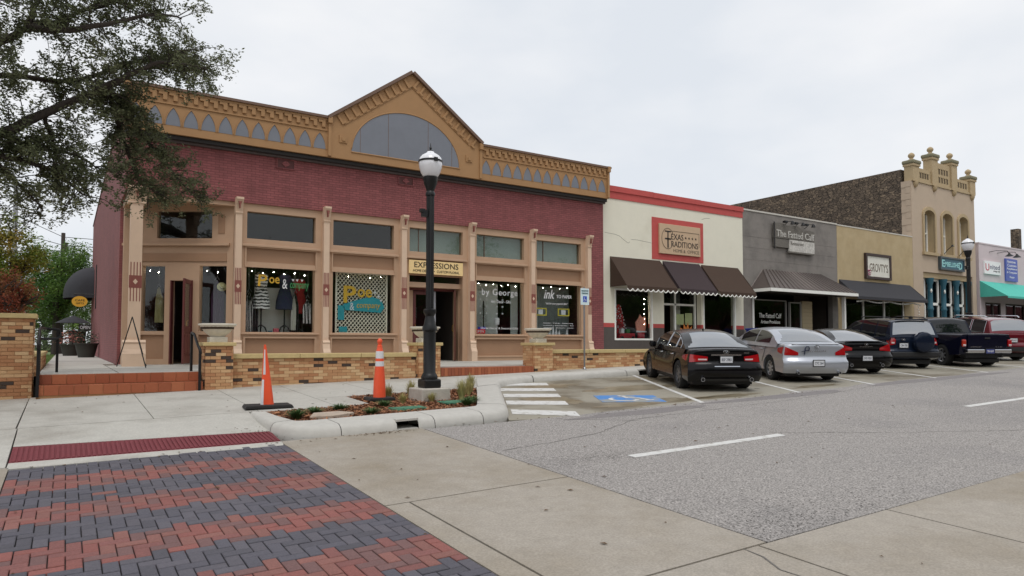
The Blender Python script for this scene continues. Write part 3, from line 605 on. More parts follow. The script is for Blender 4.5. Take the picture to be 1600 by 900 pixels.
fan = [(8.86+1.83*math.cos(R(t)), 7.42+1.48*math.sin(R(t))) for t in range(0, 181, 5)]
MB().prism(fan, py0-.036, py0-.02, 'y').build('fan_panel', m_grey, gab); MB().tube([(x, py0-.035, z) for x, z in fan+fan[:1]], .022, 6).build('fan_moulding', m_gold, gab)
for x_ in (7.3, 8.2, 9.55, 10.4): MB().box(x_, x_+.012, py0-.04, py0-.036, 7.43, 7.42+1.48*math.sqrt(max(0, 1-((x_-8.86)/1.83)**2))-.02).build('seam', m_capm, gab)
MB().box(6.45, 11.4, py0-.045, py0-.03, 7.17, 7.2).build('moulding', m_gold, gab)
for x, z in ((6.78, 7.76), (11.04, 7.8)): MB().box(x-.12, x+.12, py0-.06, py0-.03, z-.11, z+.11).box(x-.05, x+.05, py0-.09, py0-.06, z-.06, z+.04).build('boss', m_gold, gab)
MB().box(1.15, 17.08, 19.8, 20.0, 7.06, 7.165).build('under_cornice_strip', mat('cornice_shade_paint', rgb(40, 36, 34), .7), B); MB().box(1.15, 17.08, 19.9, 20.0, 7.0, 7.06).build('under_cornice_strip', mat('grey_strip', rgb(92, 80, 78), .7), B)  # dark strip paints in the shade under the cornice; grey strip below it
for xa, xb, za, zb in ((4.93, 5.46, 6.7, 7.0), (8.66, 9.19, 6.7, 6.98)):
    v = MB().box(xa, xb, 19.985, 20.0, za, zb).build('vent', mat('vent_metal', rgb(84, 46, 44, 1.2), .7), B); q = MB(); cx = (xa+xb)/2; cz = (za+zb)/2
    q.prism([(cx-.12, cz), (cx, cz-.1), (cx+.12, cz), (cx, cz+.1)], 19.965, 19.985, 'y'); frame_rect(q, xa, xb, za, zb, .03, 19.965, 19.985); q.build('vent_relief', m_mar, v)
# columns
def column(x0, wd=.17, big=False):
    yf = 19.9; c = MB().box(x0, x0+wd, yf, yf+.2, 1.7, 5.3).build('column', m_col, B)
    prof = [(yf-.16, 1.13), (yf-.16, 1.45), (yf-.1, 1.56), (yf-.07, 1.7), (yf-.09, 1.74), (yf-.05, 1.8), (yf+.2, 1.8), (yf+.2, 1.13)]
    e = .12 if big else .02
    MB().prism(prof, x0-e, x0+wd+e, 'x').build('base', m_col, c)
    n = 4 if big else 3
    for k in range(n):
        xx = x0+(k+.5)*wd/n; MB().add([(xx-.025, yf-.02, 1.8), (xx+.025, yf-.02, 1.8), (xx+.025, yf, 1.8), (xx-.025, yf, 1.8), (xx, yf-.015, 1.9)], [(0, 1, 4), (1, 2, 4), (2, 3, 4), (3, 0, 4)]).build('claw', m_col, c)
    MB().prism([(yf, 5.27), (yf-.03, 5.3), (yf-.03, 5.33), (yf-.0, 5.34), (yf-.05, 5.5), (yf-.12, 5.66), (yf-.14, 5.66), (yf-.14, 5.72), (yf+.18, 5.72), (yf+.18, 5.27)], x0-.01-(.06 if big else 0), x0+wd+.01+(.06 if big else 0), 'x').build('capital', m_col, c)
    xm = x0+wd/2
    MB().prism([(xm-.05, 5.6), (xm-.012, 5.5), (xm-.01, 5.42), (xm+.01, 5.42), (xm+.012, 5.5), (xm+.05, 5.6)], yf-.125, yf-.02, 'y').build('capital_relief', m_orn, c)
    zc = 3.28
    MB().box(x0-.004, x0+wd+.004, yf-.006, yf, zc-.16, zc+.16).build('painted_band', m_orn, c)
    for k in range(4): xx = x0+(k+.5)*wd/4; MB().box(xx-.011, xx+.011, yf-.005, yf, zc-.5, zc+.5).build('painted_stripe', m_orn, c)
    s = min(.055, wd*.3); MB().prism([(xm-s, zc), (xm, zc-s*1.3), (xm+s, zc), (xm, zc+s*1.3)], yf-.012, yf-.006, 'y').build('painted_diamond', m_col, c)
XC = [3.85, 6.30, 8.77, 11.22, 13.68, 16.22]
for x in XC: column(x)
column(1.32, .28, True)
# glazed bays
def bay(i, door=False):
    x0 = XC[i]+.17; x1 = XC[i+1]; a, b = x0+.16, x1-.2
    F = MB().box(x0, a, 20.06, 20.3, 1.13, 5.62).box(b, x1, 20.06, 20.3, 1.13, 5.62).box(a, b, 20.06, 20.3, 5.4, 5.62).box(a, b, 20.06, 20.3, 4.48, 4.64)
    if not door: F.box(a, b, 20.06, 20.3, 3.86, 3.99).box(a, b, 20.06, 20.3, 1.87, 2.03).box(a, b, 20.06, 20.3, 1.13, 1.3)
    f = F.build('bay_frame', m_trim, B)
    MB().box(x0+.005, x1-.06, 19.98, 20.06, 4.41, 4.48).build('ledge', m_trim, B, bevel=.012)
    g_ = MB().box(a, b, 20.2, 20.206, 4.64, 5.4).build('transom_window', m_tr, B)
    if i > 1: MB().box(a+.36, a+.375, 20.17, 20.21, 4.64, 5.4).build('mullion', m_capm, g_)
    if not door:
        MB().box(a, b, 20.12, 20.16, 3.99, 4.48).build('panel', m_pan, B); MB().box(a, b, 20.12, 20.16, 1.3, 1.87).build('panel', m_pan, B)
        MB().box(x0+.02, x1-.08, 19.99, 20.06, 1.96, 2.01).build('sill', m_trim, B, bevel=.01)
        q = MB(); frame_rect(q, a-.06, b+.06, 1.25, 1.9, .045, 20.03, 20.06); q.build('moulding', m_trim, B); q = MB(); frame_rect(q, a-.05, b+.05, 3.84, 4.42, .04, 20.03, 20.06); q.build('moulding', m_trim, B)
        MB().box(a, b, 20.2, 20.206, 2.03, 3.86).build('display_window', m_sh, B)
        MB().box(a-.1, b+.1, 20.31, 21.5, 1.85, 1.95).build('window_deck', m_roomf, B)
    return a, b
bays = [bay(0), bay(1), bay(2, True), bay(3), bay(4)]
for i in range(5): MB().box(XC[i]+.03, XC[i]+.14, 20.1, 20.3, 1.13, 5.62).build('post', m_trim, B)
m_backing = mat('pale_backing', rgb(176, 184, 172), .9, var=.05)
for i in (2, 3, 4): MB().box(bays[i][0]-.02, bays[i][1]+.02, 20.31, 20.325, 4.6, 5.5).build('transom_backing', m_backing, B)  # pale panel set behind the glass of these three transoms
# interior shell
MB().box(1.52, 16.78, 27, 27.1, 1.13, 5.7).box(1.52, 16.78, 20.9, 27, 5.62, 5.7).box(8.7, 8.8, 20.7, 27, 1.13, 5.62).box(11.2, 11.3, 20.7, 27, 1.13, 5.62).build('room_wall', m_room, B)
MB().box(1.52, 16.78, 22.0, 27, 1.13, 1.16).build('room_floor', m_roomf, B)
# diagonal corner bay
LD = 3.05; MD = Matrix(((.84, .543, 0, 3.85-.84*LD), (-.543, .84, 0, 20.15+.543*LD), (0, 0, 1, 0), (0, 0, 0, 1)))
F = MB()
F.box(0, .53, 0, .2, 1.13, 5.62, MD).box(1.17, 1.35, 0, .2, 1.13, 3.86, MD).box(1.93, 2.12, 0, .2, 1.13, 3.86, MD).box(2.87, 3.05, 0, .2, 1.13, 5.62, MD)
F.box(.53, 2.87, 0, .2, 5.38, 5.62, MD).box(.53, .92, 0, .2, 4.48, 5.38, MD).box(2.45, 2.87, 0, .2, 4.48, 5.38, MD).box(.92, 2.45, 0, .2, 4.48, 4.62, MD).box(.53, 2.87, .02, .2, 3.86, 4.48, MD)
F.box(.53, 1.17, 0, .2, 1.13, 1.28, MD).box(.53, 1.17, 0, .2, 1.95, 2.05, MD).box(2.12, 2.87, 0, .2, 1.13, 1.28, MD).box(2.12, 2.87, 0, .2, 1.95, 2.05, MD).box(1.35, 1.93, 0, .2, 3.45, 3.86, MD)
F.build('bay_frame', m_trim, B)
MB().box(0, 2.95, -.08, 0, 4.41, 4.48, MD).build('ledge', m_trim, B)
for a_ in ((.2, 2.87, 3.98, 4.2), (2.62, 2.8, 4.75, 5.28), (.2, .38, 4.75, 5.28)): MB().box(a_[0], a_[1], -.015, .0, a_[2], a_[3], MD).build('panel', m_pan, B)
for a_ in ((.53, 1.17), (2.12, 2.87)): MB().box(a_[0], a_[1], .06, .1, 1.28, 1.95, MD).build('panel', m_pan, B)
MB().box(.92, 2.45, .1, .106, 4.62, 5.38, MD).build('transom_window', m_tr, B)
MB().box(.53, 1.17, .1, .106, 2.05, 3.86, MD).build('display_window', m_sh, B); MB().box(2.12, 2.87, .1, .106, 2.05, 3.86, MD).build('display_window', m_sh, B)
MB().add([(1.25, 20.3, 5.625), (3.9, 20.3, 5.625), (1.25, 22, 5.625)], [(0, 2, 1)]).add([(1.25, 20.3, 5.68), (3.9, 20.3, 5.68), (1.25, 22, 5.68)], [(0, 1, 2)]).build('soffit', m_pan, B)
MB().box(1.3, 3.9, 20.05, 20.3, 5.5, 5.63).build('lintel', m_trim, B)
MB().box(1.26, 1.5, 20.1, 21.8, 5.45, 5.62).build('lintel', m_trim, B); MB().box(1.28, 1.46, 21.5, 21.84, 1.13, 5.45).build('pilaster', m_trim, B)
def door_leaf(par, M, w_, z0, z1, m, glass=True, name='door'):
    q = MB().box(0, .1, -.022, .022, z0, z1, M).box(w_-.1, w_, -.022, .022, z0, z1, M).box(.1, w_-.1, -.022, .022, z1-.12, z1, M).box(.1, w_-.1, -.022, .022, z0, z0+.2, M).box(.1, w_-.1, -.022, .022, z0+.85, z0+1.0, M).box(.1, w_-.1, -.012, .012, z0+.2, z0+.85, M)
    d = q.build(name, m, par, bevel=.004)
    for k in range(2): a = .14+k*(w_-.24)/2; MB().box(a, a+(w_-.32)/2, -.03, .03, z0+.26, z0+.79, M).build('door_panel', m, d, bevel=.01)
    MB().box(.1, w_-.1, -.003, .003, z0+1.0, z1-.12, M).build('pane', m_sh, d)
    MB().tube([M @ Vector((.06, -.03, z0+.95)), M @ Vector((.06, -.08, z0+.98)), M @ Vector((.06, -.08, z0+1.15)), M @ Vector((.06, -.03, z0+1.18))], .012, 6).build('handle', mat('brass', rgb(190, 150, 80), .3, metal=1), d)
    return d
MH = MD @ Matrix.Translation((1.9, 0, 0)) @ Matrix.Rotation(R(282), 4, 'Z'); door_leaf(B, MH, .8, 1.17, 3.44, m_door)
for a_ in (1.33, 1.92): MB().box(a_, a_+.03, -.03, .12, 1.15, 3.45, MD).build('door_jamb', m_door, B)
# middle door bay
a, b = bays[2]
MB().box(a, b, 20.08, 20.14, 3.88, 4.48).build('panel', m_pan, B)
MB().box(a, b, 20.3, 20.306, 3.68, 3.88).build('transom_window', m_sh, B)
MB().box(a, b, 20.2, 20.6, 3.52, 3.68).box(a, a+.35, 20.55, 20.7, 1.13, 3.52).box(b-.02, b, 20.3, 20.7, 1.13, 3.52).box(a, a+.02, 20.3, 20.55, 1.13, 3.52).build('door_frame', m_trim, B)
MB().box(a+.1, b-.05, 20.5, 20.56, 3.44, 3.52).build('door_head', m_door, B)
door_leaf(B, Matrix.Translation((a+.38, 20.62, 0)), .62, 1.16, 3.43, m_door)
MB().box(a+1.0, a+1.2, 20.6, 20.66, 1.16, 3.43).build('door_post', mat('pale_post', rgb(170, 172, 178), .5), B)
door_leaf(B, Matrix.Translation((b-.03, 20.55, 0)) @ Matrix.Rotation(R(180+62), 4, 'Z'), .84, 1.16, 3.43, m_wood)
sg = MB().box(9.06, 11.0, 20.0, 20.05, 3.93, 4.36).build('name_board', mat('sign_cream', rgb(214, 186, 132, 1.3), .6, var=.08), B, bevel=.01)
m_blk = mat('sign_black', rgb(28, 24, 22), .6, var=0)
text('EXPRESSIONS', 9.24, 10.82, 4.13, 4.31, 20.0, m_blk, sg, off=.004); text('HOME DECOR  \u2022  CUSTOM FLORAL', 9.2, 10.86, 3.99, 4.07, 20.0, m_blk, sg)
# ------------------------------------------------------------------ the row of shops to the right
def wall_open(mb, x0, x1, z0, z1, y0, y1, ops):
    x = x0
    for a, b, c, d in sorted(ops):
        if a > x: mb.box(x, a, y0, y1, z0, z1)
        if c > z0: mb.box(a, b, y0, y1, z0, c)
        if d < z1: mb.box(a, b, y0, y1, d, z1)
        x = b
    if x < x1: mb.box(x, x1, y0, y1, z0, z1)
    return mb
m_crm = mat('cream_plaster', rgb(200, 196, 180, V_*.95), .85, var=.04, vscale=2, bump=.1, bscale=30, col2=rgb(186, 180, 162, V_*.95), c2scale=.8, c2lo=.55, c2hi=.8)
m_red = mat('red_trim', rgb(160, 66, 62, V_), .7, var=.08, vscale=4); m_cbase = mat('charcoal_base', rgb(72, 66, 62, V_), .8, var=.1)
m_gpl = mat('grey_plaster', rgb(112, 107, 102, V_), .9, var=.09, vscale=2.5, bump=.25, bscale=14, col2=rgb(96, 92, 88, V_), c2scale=1.1, c2lo=.45, c2hi=.65)
m_tan = mat('tan_stucco', rgb(150, 133, 102, V_), .9, var=.08, vscale=3, bump=.25, bscale=25, col2=rgb(158, 142, 112, V_), c2scale=1.2, c2lo=.4, c2hi=.7)
m_pnk = mat('pinkish_plaster', rgb(158, 142, 124, V_), .85, var=.06, vscale=1.6, bump=.1)
m_och = mat('ochre_stone', rgb(156, 138, 108, V_*.93), .85, var=.08, vscale=5, bump=.15)
m_lil = mat('lilac_plaster', rgb(176, 164, 166, V_), .85, var=.05, vscale=1.5)
m_wht = mat('white_frame', rgb(208, 206, 200, V_), .6, var=.05); m_dglass = glassmat('dark_shop_glass', (.5, .52, .54, 1))
m_brn = mat('brown_canvas', rgb(66, 49, 38, V_*.72), .9, var=.06, vscale=3); m_pur = mat('plum_canvas', rgb(58, 46, 48, V_*.72), .9, var=.06, vscale=3)
m_bcv = mat('black_canvas', rgb(44, 44, 48, V_), .9, var=.08, vscale=3); m_tcv = mat('teal_canvas', rgb(70, 160, 146, V_), .85, var=.08, vscale=3)
m_teal = mat('teal_paint', rgb(36, 78, 92, V_), .5, var=.08); m_seam = mat('bronze_metal', rgb(84, 76, 72, V_), .45, var=.08, metal=.3)
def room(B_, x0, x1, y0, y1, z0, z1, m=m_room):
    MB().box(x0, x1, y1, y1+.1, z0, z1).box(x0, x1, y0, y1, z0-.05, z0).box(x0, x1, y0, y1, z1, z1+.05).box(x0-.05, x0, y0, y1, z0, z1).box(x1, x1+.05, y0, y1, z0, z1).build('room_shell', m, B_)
def scallop(B_, x0, x1, y, z, mtop, drop=.2, n=10, edge=True):
    w_ = (x1-x0)/n; poly = [(x0, z), (x0, z-drop*.55)]; line = []
    for i in range(n):
        for k in range(7):
            t = k/6; poly_p = (x0+w_*(i+t), z-drop*.55-drop*.45*math.sin(math.pi*t)); poly.append(poly_p); line.append((poly_p[0], y-.004, poly_p[1]))
    poly += [(x1, z)]
    v = MB().prism([(p[0], p[1]) for p in poly], y, y+.008, 'y').build('valance', mtop, B_)
    if edge: MB().tube(line, .02, 5).build('valance_edge', m_wht, v)
    return v
def awning(name, label, x0, x1, zt_, zb_, y0, y1, m, scal=True, n=10, drop=.2, inset=0):
    t = thing(name, label, 'awning', ((x0+x1)/2, y1, zb_))
    # canvas slope with thickness, slightly sagging
    P = []
    for i in range(9):
        f = i/8; P.append([(x0+(x1-x0)*j/12+ (0), y1+(y0-y1)*f, zt_+(zb_-zt_)*f-.03*math.sin(math.pi*f)) for j in range(13)])
    q = MB().grid(P); q.grid([[(a, b, c-.012) for a, b, c in row][::-1] for row in P]); q.build('canvas', m, t, smooth=40)
    for x in (x0, x1):
        MB().prism([(y1, zt_), (y0, zb_), (y1, zb_)], x-.006, x+.006, 'x').build('side_panel', m, t)
    if scal: scallop(t, x0, x1, y0-.01, zb_, m, drop, n)
    else: MB().box(x0, x1, y0-.012, y0, zb_-drop, zb_).build('valance', m, t)
    MB().tube([(x0+.02, y0+.01, zb_-.01), (x1-.02, y0+.01, zb_-.01)], .015, 6).build('front_bar', m_iron, t)
    return t
# --- cream shop
BC = thing('cream_shop_building', 'cream plaster shop building with red top band and dark base', 'building', (21.3, 20.2, 1.1))
y0, y1 = 20.2, 20.45
w1, dr, w2_ = (17.76, 19.78, 1.84, 3.86), (20.42, 22.62, 1.1, 3.9), (22.72, 24.8, 1.84, 3.9)
wall_open(MB(), 17.08, 25.34, 2.5, 7.33, y0, y1, [(w1[0], w1[1], 2.5, 3.86), (dr[0], dr[1], 2.5, 3.9), (w2_[0], w2_[1], 2.5, 3.9)]).build('plaster_wall', m_crm, BC)
for xa_, xb_, ops_ in ((17.08, dr[0], [(w1[0], w1[1], 1.84, 2.34)]), (dr[1], 25.34, [(w2_[0], w2_[1], 1.84, 2.34)])): wall_open(MB(), xa_, xb_, 1.0, 2.34, y0, y1, ops_).build('base_wall', m_cbase, BC)
for a, b in ((17.08, w1[0]), (w1[1], dr[0]), (dr[1], w2_[0]), (w2_[1], 25.34)): MB().box(a, b, y0-.004, y1, 2.34, 2.5).build('red_band', m_red, BC)
MB().box(17.08, 25.34, y0-.03, y1, 7.33, 7.6).build('top_band', m_red, BC); 
for i in range(3): MB().box(17.08+i*2.76, 17.08+(i+1)*2.76-.01, y0-.07, y1+.1, 7.6, 7.82-.01*i).build('coping', m_red, BC)
MB().box(17.08, 25.34, y1, 44, 7.2, 7.3).build('roof', m_roof, BC); MB().box(17.1, 25.3, 43.8, 44, 1, 7.3).box(25.2, 25.34, y1, 44, 1, 7.7).build('back_wall', m_gpl, BC)
for a, b, c, d in (w1, w2_):
    q = MB(); frame_rect(q, a, b, c, d, .07, y0-.02, y0+.1); q.build('window_frame', m_wht, BC); MB().box(a+.07, b-.07, y0+.05, y0+.056, c+.07, d-.07).build('display_window', m_sh, BC)
    MB().box(a-.1, b+.1, y1, y1+1.1, c-.08, c).build('window_deck', m_roomf, BC)
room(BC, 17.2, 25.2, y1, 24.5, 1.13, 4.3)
q = MB().box(20.42, 20.5, y0+.3, y0+.38, 1.1, 3.9).box(21.34, 21.42, y0+.3, y0+.38, 1.1, 3.9).box(22.54, 22.62, y0+.3, y0+.38, 1.1, 3.9).box(20.5, 22.54, y0+.3, y0+.38, 3.3, 3.38); q.build('entry_frame', m_wht, BC)
MB().box(21.42, 22.54, y0+.33, y0+.336, 1.3, 3.3).build('entry_pane', m_sh, BC); MB().box(20.5, 22.54, y0+.33, y0+.336, 3.38, 3.9).build('entry_pane', m_dglass, BC)
MB().box(22.0, 22.3, y0+.9, y0+1.2, 1.13, 3.9).build('inner_column', m_crm, BC)
MB().box(19.77, 22.77, y0-.015, y0, 5.12, 6.83).build('sign_surround', m_red, BC)
sb = MB().box(20.12, 22.51, y0-.09, y0-.015, 5.37, 6.6).build('sign_board', mat('sign_tan', rgb(168, 144, 118, V_), .7, var=.05), BC, bevel=.012)
ys_ = y0-.09
text('EXAS', 20.78, 21.48, 5.98, 6.22, ys_, m_blk, sb); text('RADITIONS', 20.78, 22.36, 5.68, 5.92, ys_, m_blk, sb); text('HOME &', 20.9, 21.6, 5.47, 5.6, ys_, mat('sign_grey', rgb(110, 98, 84), .7), sb); text('OFFICE', 21.72, 22.42, 5.47, 5.6, ys_, mat('sign_grey', rgb(110, 98, 84), .7), sb)
text('T', 20.42, 20.76, 5.92, 6.32, ys_, m_blk, sb); text('T', 20.42, 20.76, 5.62, 6.02, ys_, m_blk, sb, off=.01)
MB().tube([(20.58+.34*math.cos(R(t)), ys_-.006, 6.0+.42*math.sin(R(t))) for t in range(30, 331, 10)], .008, 5).build('sign_ring', m_blk, sb)
MB().tube([(20.75, ys_-.006, 6.33), (22.42, ys_-.006, 6.33), (22.42, ys_-.006, 5.75)], .007, 5).build('sign_rule', m_blk, sb)
for i in range(4):
    cx = 21.62+i*.2; st = [(cx+(.055 if k % 2 == 0 else .024)*math.sin(k*math.pi/5), 6.1+(.055 if k % 2 == 0 else .024)*math.cos(k*math.pi/5)) for k in range(10)]; MB().prism(st[::-1], ys_-.012, ys_, 'y').build('star', m_blk, sb)
def hcrack(pts, y, par): MB().tube([(x, y, z) for x, z in pts], .006, 4).build('plaster_crack', mat('crackm', rgb(120, 114, 104), .9), par)
hcrack([(17.3, 5.98), (17.8, 5.95), (18.05, 5.9), (18.3, 5.75), (18.5, 5.66), (18.6, 5.72)], y0, BC); hcrack([(18.65, 5.82), (19.0, 5.82), (19.75, 5.76)], y0, BC); hcrack([(22.7, 7.0), (22.95, 7.08), (23.2, 7.1)], y0, BC)
awning('canvas_awning', 'brown scalloped canvas awning beside the maroon building', 17.55, 20.2, 5.07, 3.88, 19.24, 20.19, m_brn, n=10)
awning('canvas_awning', 'plum coloured scalloped awning between two brown ones over the shop door', 20.36, 22.5, 5.07, 3.88, 19.24, 20.19, m_pur, n=8)
awning('canvas_awning', 'brown scalloped canvas awning next to the grey building', 22.63, 24.98, 5.05, 3.86, 19.24, 20.19, m_brn, n=9)
# --- grey shop
BG = thing('grey_shop_building', 'grey plaster shop building with dark metal canopy', 'building', (29, 20.2, 1.2))
wall_open(MB(), 25.35, 32.56, 1.0, 7.7, y0, y1, [(25.95, 32.1, 1.0, 4.1)]).build('plaster_wall', m_gpl, BG); MB().box(25.33, 32.57, y0-.03, y1+.05, 7.7, 7.77).build('coping', mat('pale_coping', rgb(170, 166, 158, V_), .8), BG)
for z in (6.55, 6.05, 5.5): MB().box(25.4, 32.5, y0-.006, y0, z, z+.02).build('plaster_ridge', m_gpl, BG)
MB().box(25.35, 32.56, y1, 44, 7.1, 7.2).build('roof', m_roof, BG)
room(BG, 25.6, 32.4, y1+.3, 25, 1.25, 4.1)
MB().box(25.95, 26.1, y0+.02, y0+.2, 1.0, 4.1).build('post', m_wht, BG); MB().box(31.98, 32.1, y0-.7, y0-.55, 1.0, 4.0).build('post', m_wht, BG)
q = MB(); frame_rect(q, 26.3, 28.7, 1.6, 3.75, .05, y0+.2, y0+.3); q.build('window_frame', mat('grey_frame', rgb(150, 146, 140), .6), BG); MB().box(26.3, 28.7, y0+.26, y0+.266, 1.6, 3.75).build('display_window', m_dglass, BG)
q = MB(); frame_rect(q, 28.95, 29.85, 1.25, 3.7, .06, y0+.2, y0+.3); d_ = q.build('door', mat('grey_frame', rgb(150, 146, 140), .6), BG); MB().box(29, 29.8, y0+.25, y0+.256, 1.3, 3.65).build('pane', m_dglass, d_)
for i in range(14): MB().box(29.9, 30.7, y0+.2-.004*(i % 2), y0+.3, 1.25+i*.18, 1.25+i*.18+.172).build('siding_board', mat('beige_siding', rgb(150, 136, 108, V_), .8, var=.05), BG)
MB().box(30.7, 32.0, y0+1.2, y0+1.3, 1.0, 4.1).build('alcove_wall', m_room, BG)
text('The Fatted Calf', 26.72, 28.35, 2.9, 3.12, y0+.25, m_wht, BG); text('Artisan Provisions', 26.85, 28.25, 2.64, 2.8, y0+.25, m_wht, BG)
def canopy():
    ey, ez, ry, rz = 19.13, 4.16, 20.19, 5.1; xa, xb, ra, rb = 25.8, 32.46, 26.72, 31.05
    t = thing('metal_canopy', 'dark standing seam metal canopy with pale fascia on the grey building', 'canopy', (29, 19.7, 4.1))
    MB().add([(xa, ry, ez), (xa, ey, ez), (xb, ey, ez), (xb, ry, ez), (ra, ry, rz), (rb, ry, rz)], [(1, 2, 5, 4), (0, 1, 4), (2, 3, 5), (0, 3, 2, 1)]).build('roof_sheet', m_seam, t)
    n = 19
    for i in range(n+1):
        f = i/n; a = Vector((xa+(xb-xa)*f, ey, ez)); b = Vector((ra+(rb-ra)*f, ry, rz)); MB().tube([a+Vector((0, 0, .02)), b+Vector((0, 0, .02))], .022, 4).build('seam', m_seam, t)
    MB().tube([(xa, ry, ez+.02), (ra, ry, rz+.02)], .022, 4).build('seam', m_seam, t)
    MB().box(xa-.03, xb+.03, ey-.05, ey, ez-.15, ez-.01).build('fascia', m_wht, t); MB().box(xa-.03, xa+.02, ey, ry, ez-.15, ez-.01).build('fascia', m_wht, t); MB().box(xb-.02, xb+.03, ey, ry, ez-.15, ez-.01).build('fascia', m_wht, t)
    MB().box(xa+.05, xb-.05, ey+.02, ry, ez-.11, ez-.05).build('soffit_board', m_room, t)
canopy()
t = thing('shop_sign', 'weathered carved grey wooden sign on the grey wall', 'sign', (29, 20.1, 6))
m_ww = mat('weathered_wood', rgb(92, 88, 82, V_), .9, var=.35, vscale=8, stretch=(1, 1, 8)); m_wl = mat('worn_white', rgb(164, 161, 155, V_), .8, var=.4, vscale=10)
MB().prism([(27.37, 6.62), (30.48, 6.62), (30.5, 7.1), (30.1, 7.16), (29.6, 7.08), (29.2, 7.3), (28.4, 7.24), (27.9, 7.34), (27.4, 7.3)], 20.06, 20.14, 'y').build('upper_board', m_ww, t); MB().box(27.4, 28.7, 20.08, 20.15, 6.2, 6.6).build('lower_board', m_ww, t); MB().box(28.5, 30.46, 20.05, 20.13, 6.05, 6.6).build('lower_board', m_wl, t); MB().box(28.4, 30.44, 20.04, 20.12, 5.98, 6.05).build('rail', m_ww, t)
MB().box(27.36, 27.44, 20.04, 20.06, 6.1, 7.35).build('edge_board', m_blk, t)
text('The Fatted Calf', 27.55, 30.45, 6.68, 7.0, 20.06, m_wl, t, ex=.012, off=.006); text('Restaurant', 28.6, 29.6, 6.36, 6.52, 20.05, m_ww, t)
for i, x in enumerate((28.3, 29.1, 29.9)):
    e = thing('sign_lamp', ['black gooseneck lamp above the left letters of the carved sign', 'black gooseneck lamp in the middle above the carved sign', 'black gooseneck lamp above the right letters of the carved sign'][i], 'lamp', (x, 20.2, 7.3), group='lamps over the carved sign')
    MB().tube([(x, 20.19, 7.25), (x, 19.95, 7.42), (x, 19.75, 7.4)], .015, 6).build('arm', m_iron, e); MB().lathe([(.02, 7.42), (.06, 7.38), (.1, 7.26)], (x, 19.72, 0), 12).build('lamp_shade', m_iron, e); MB().box(x-.28, x-.1, 19.9, 20.05, 7.35, 7.44).build('flood_head', m_iron, e)
# --- tan shop
BT = thing('tan_shop_building', 'tan stucco shop building between grey shop and tall ornate building', 'building', (36.2, 20.2, 1.3))
wall_open(MB(), 32.57, 39.84, 1.0, 7.68, y0, y1, [(32.95, 38.9, 1.9, 4.0)]).build('stucco_wall', m_tan, BT); MB().box(32.57, 39.84, y0-.02, y1, 7.68, 7.74).build('coping', mat('pale_coping', rgb(170, 166, 158, V_), .8), BT)
MB().box(32.57, 39.84, y1, 44, 7.1, 7.2).build('roof', m_roof, BT); room(BT, 32.7, 39.6, y1, 25, 1.3, 4.2)
for x in (32.95, 34.9, 36.9, 38.82): MB().box(x, x+.07, y0+.05, y0+.15, 1.9, 4.0).build('mullion', m_wht, BT)
for i in range(3): x = (33.02, 34.97, 36.97)[i]; MB().box(x, x+1.86, y0+.1, y0+.106, 1.9, 4.0).build('display_window', m_dglass, BT)
awning('canvas_awning', 'long black canvas awning on the tan stucco shop', 32.68, 39.45, 4.95, 4.05, 19.25, 20.19, m_bcv, scal=False, drop=.14)
st = MB()
for i in range(46): x = 32.9+i*.135; st.lathe([(.008, -.04), (.03, -.02), (.03, .02), (.01, .04)], (x, 19.4, 3.88-.09*abs(math.sin(x*1.4))), 6)
for i in range(14): st.lathe([(.008, -.04), (.03, -.02), (.03, .02), (.01, .04)], (38.95, 19.5+.03*math.sin(i*2), 3.7-i*.14), 6)
o = st.build('string_lights', m_wht); tag(o, 'string of small pale bulbs hanging below the black awning', 'string lights', kind='stuff')
t = thing('shop_sign', 'dark framed sign with pink flower on the tan stucco wall', 'sign', (36.2, 20.1, 5.1))
MB().box(35.03, 37.3, 20.12, 20.19, 5.16, 6.38).build('panel', mat('sign_pale', rgb(188, 186, 176, V_), .6, var=.1, vscale=3), t); q = MB(); frame_rect(q, 34.95, 37.38, 5.1, 6.45, .13, 20.06, 20.19); q.build('frame', mat('darkwood', rgb(60, 44, 40), .6), t)
text("GROVTY'S", 35.35, 37.1, 5.5, 5.95, 20.12, mat('sign_grey', rgb(110, 98, 84), .7), t)
fl = MB()
for k in range(7): a_ = k*.9; fl.lathe([(.02, -.02), (.09, 0), (.03, .02)], (35.22+.11*math.cos(a_), 20.1, 5.42+.13*math.sin(a_)), 8)
fl.build('flower', mat('pink_flower', rgb(190, 80, 130), .6), t)
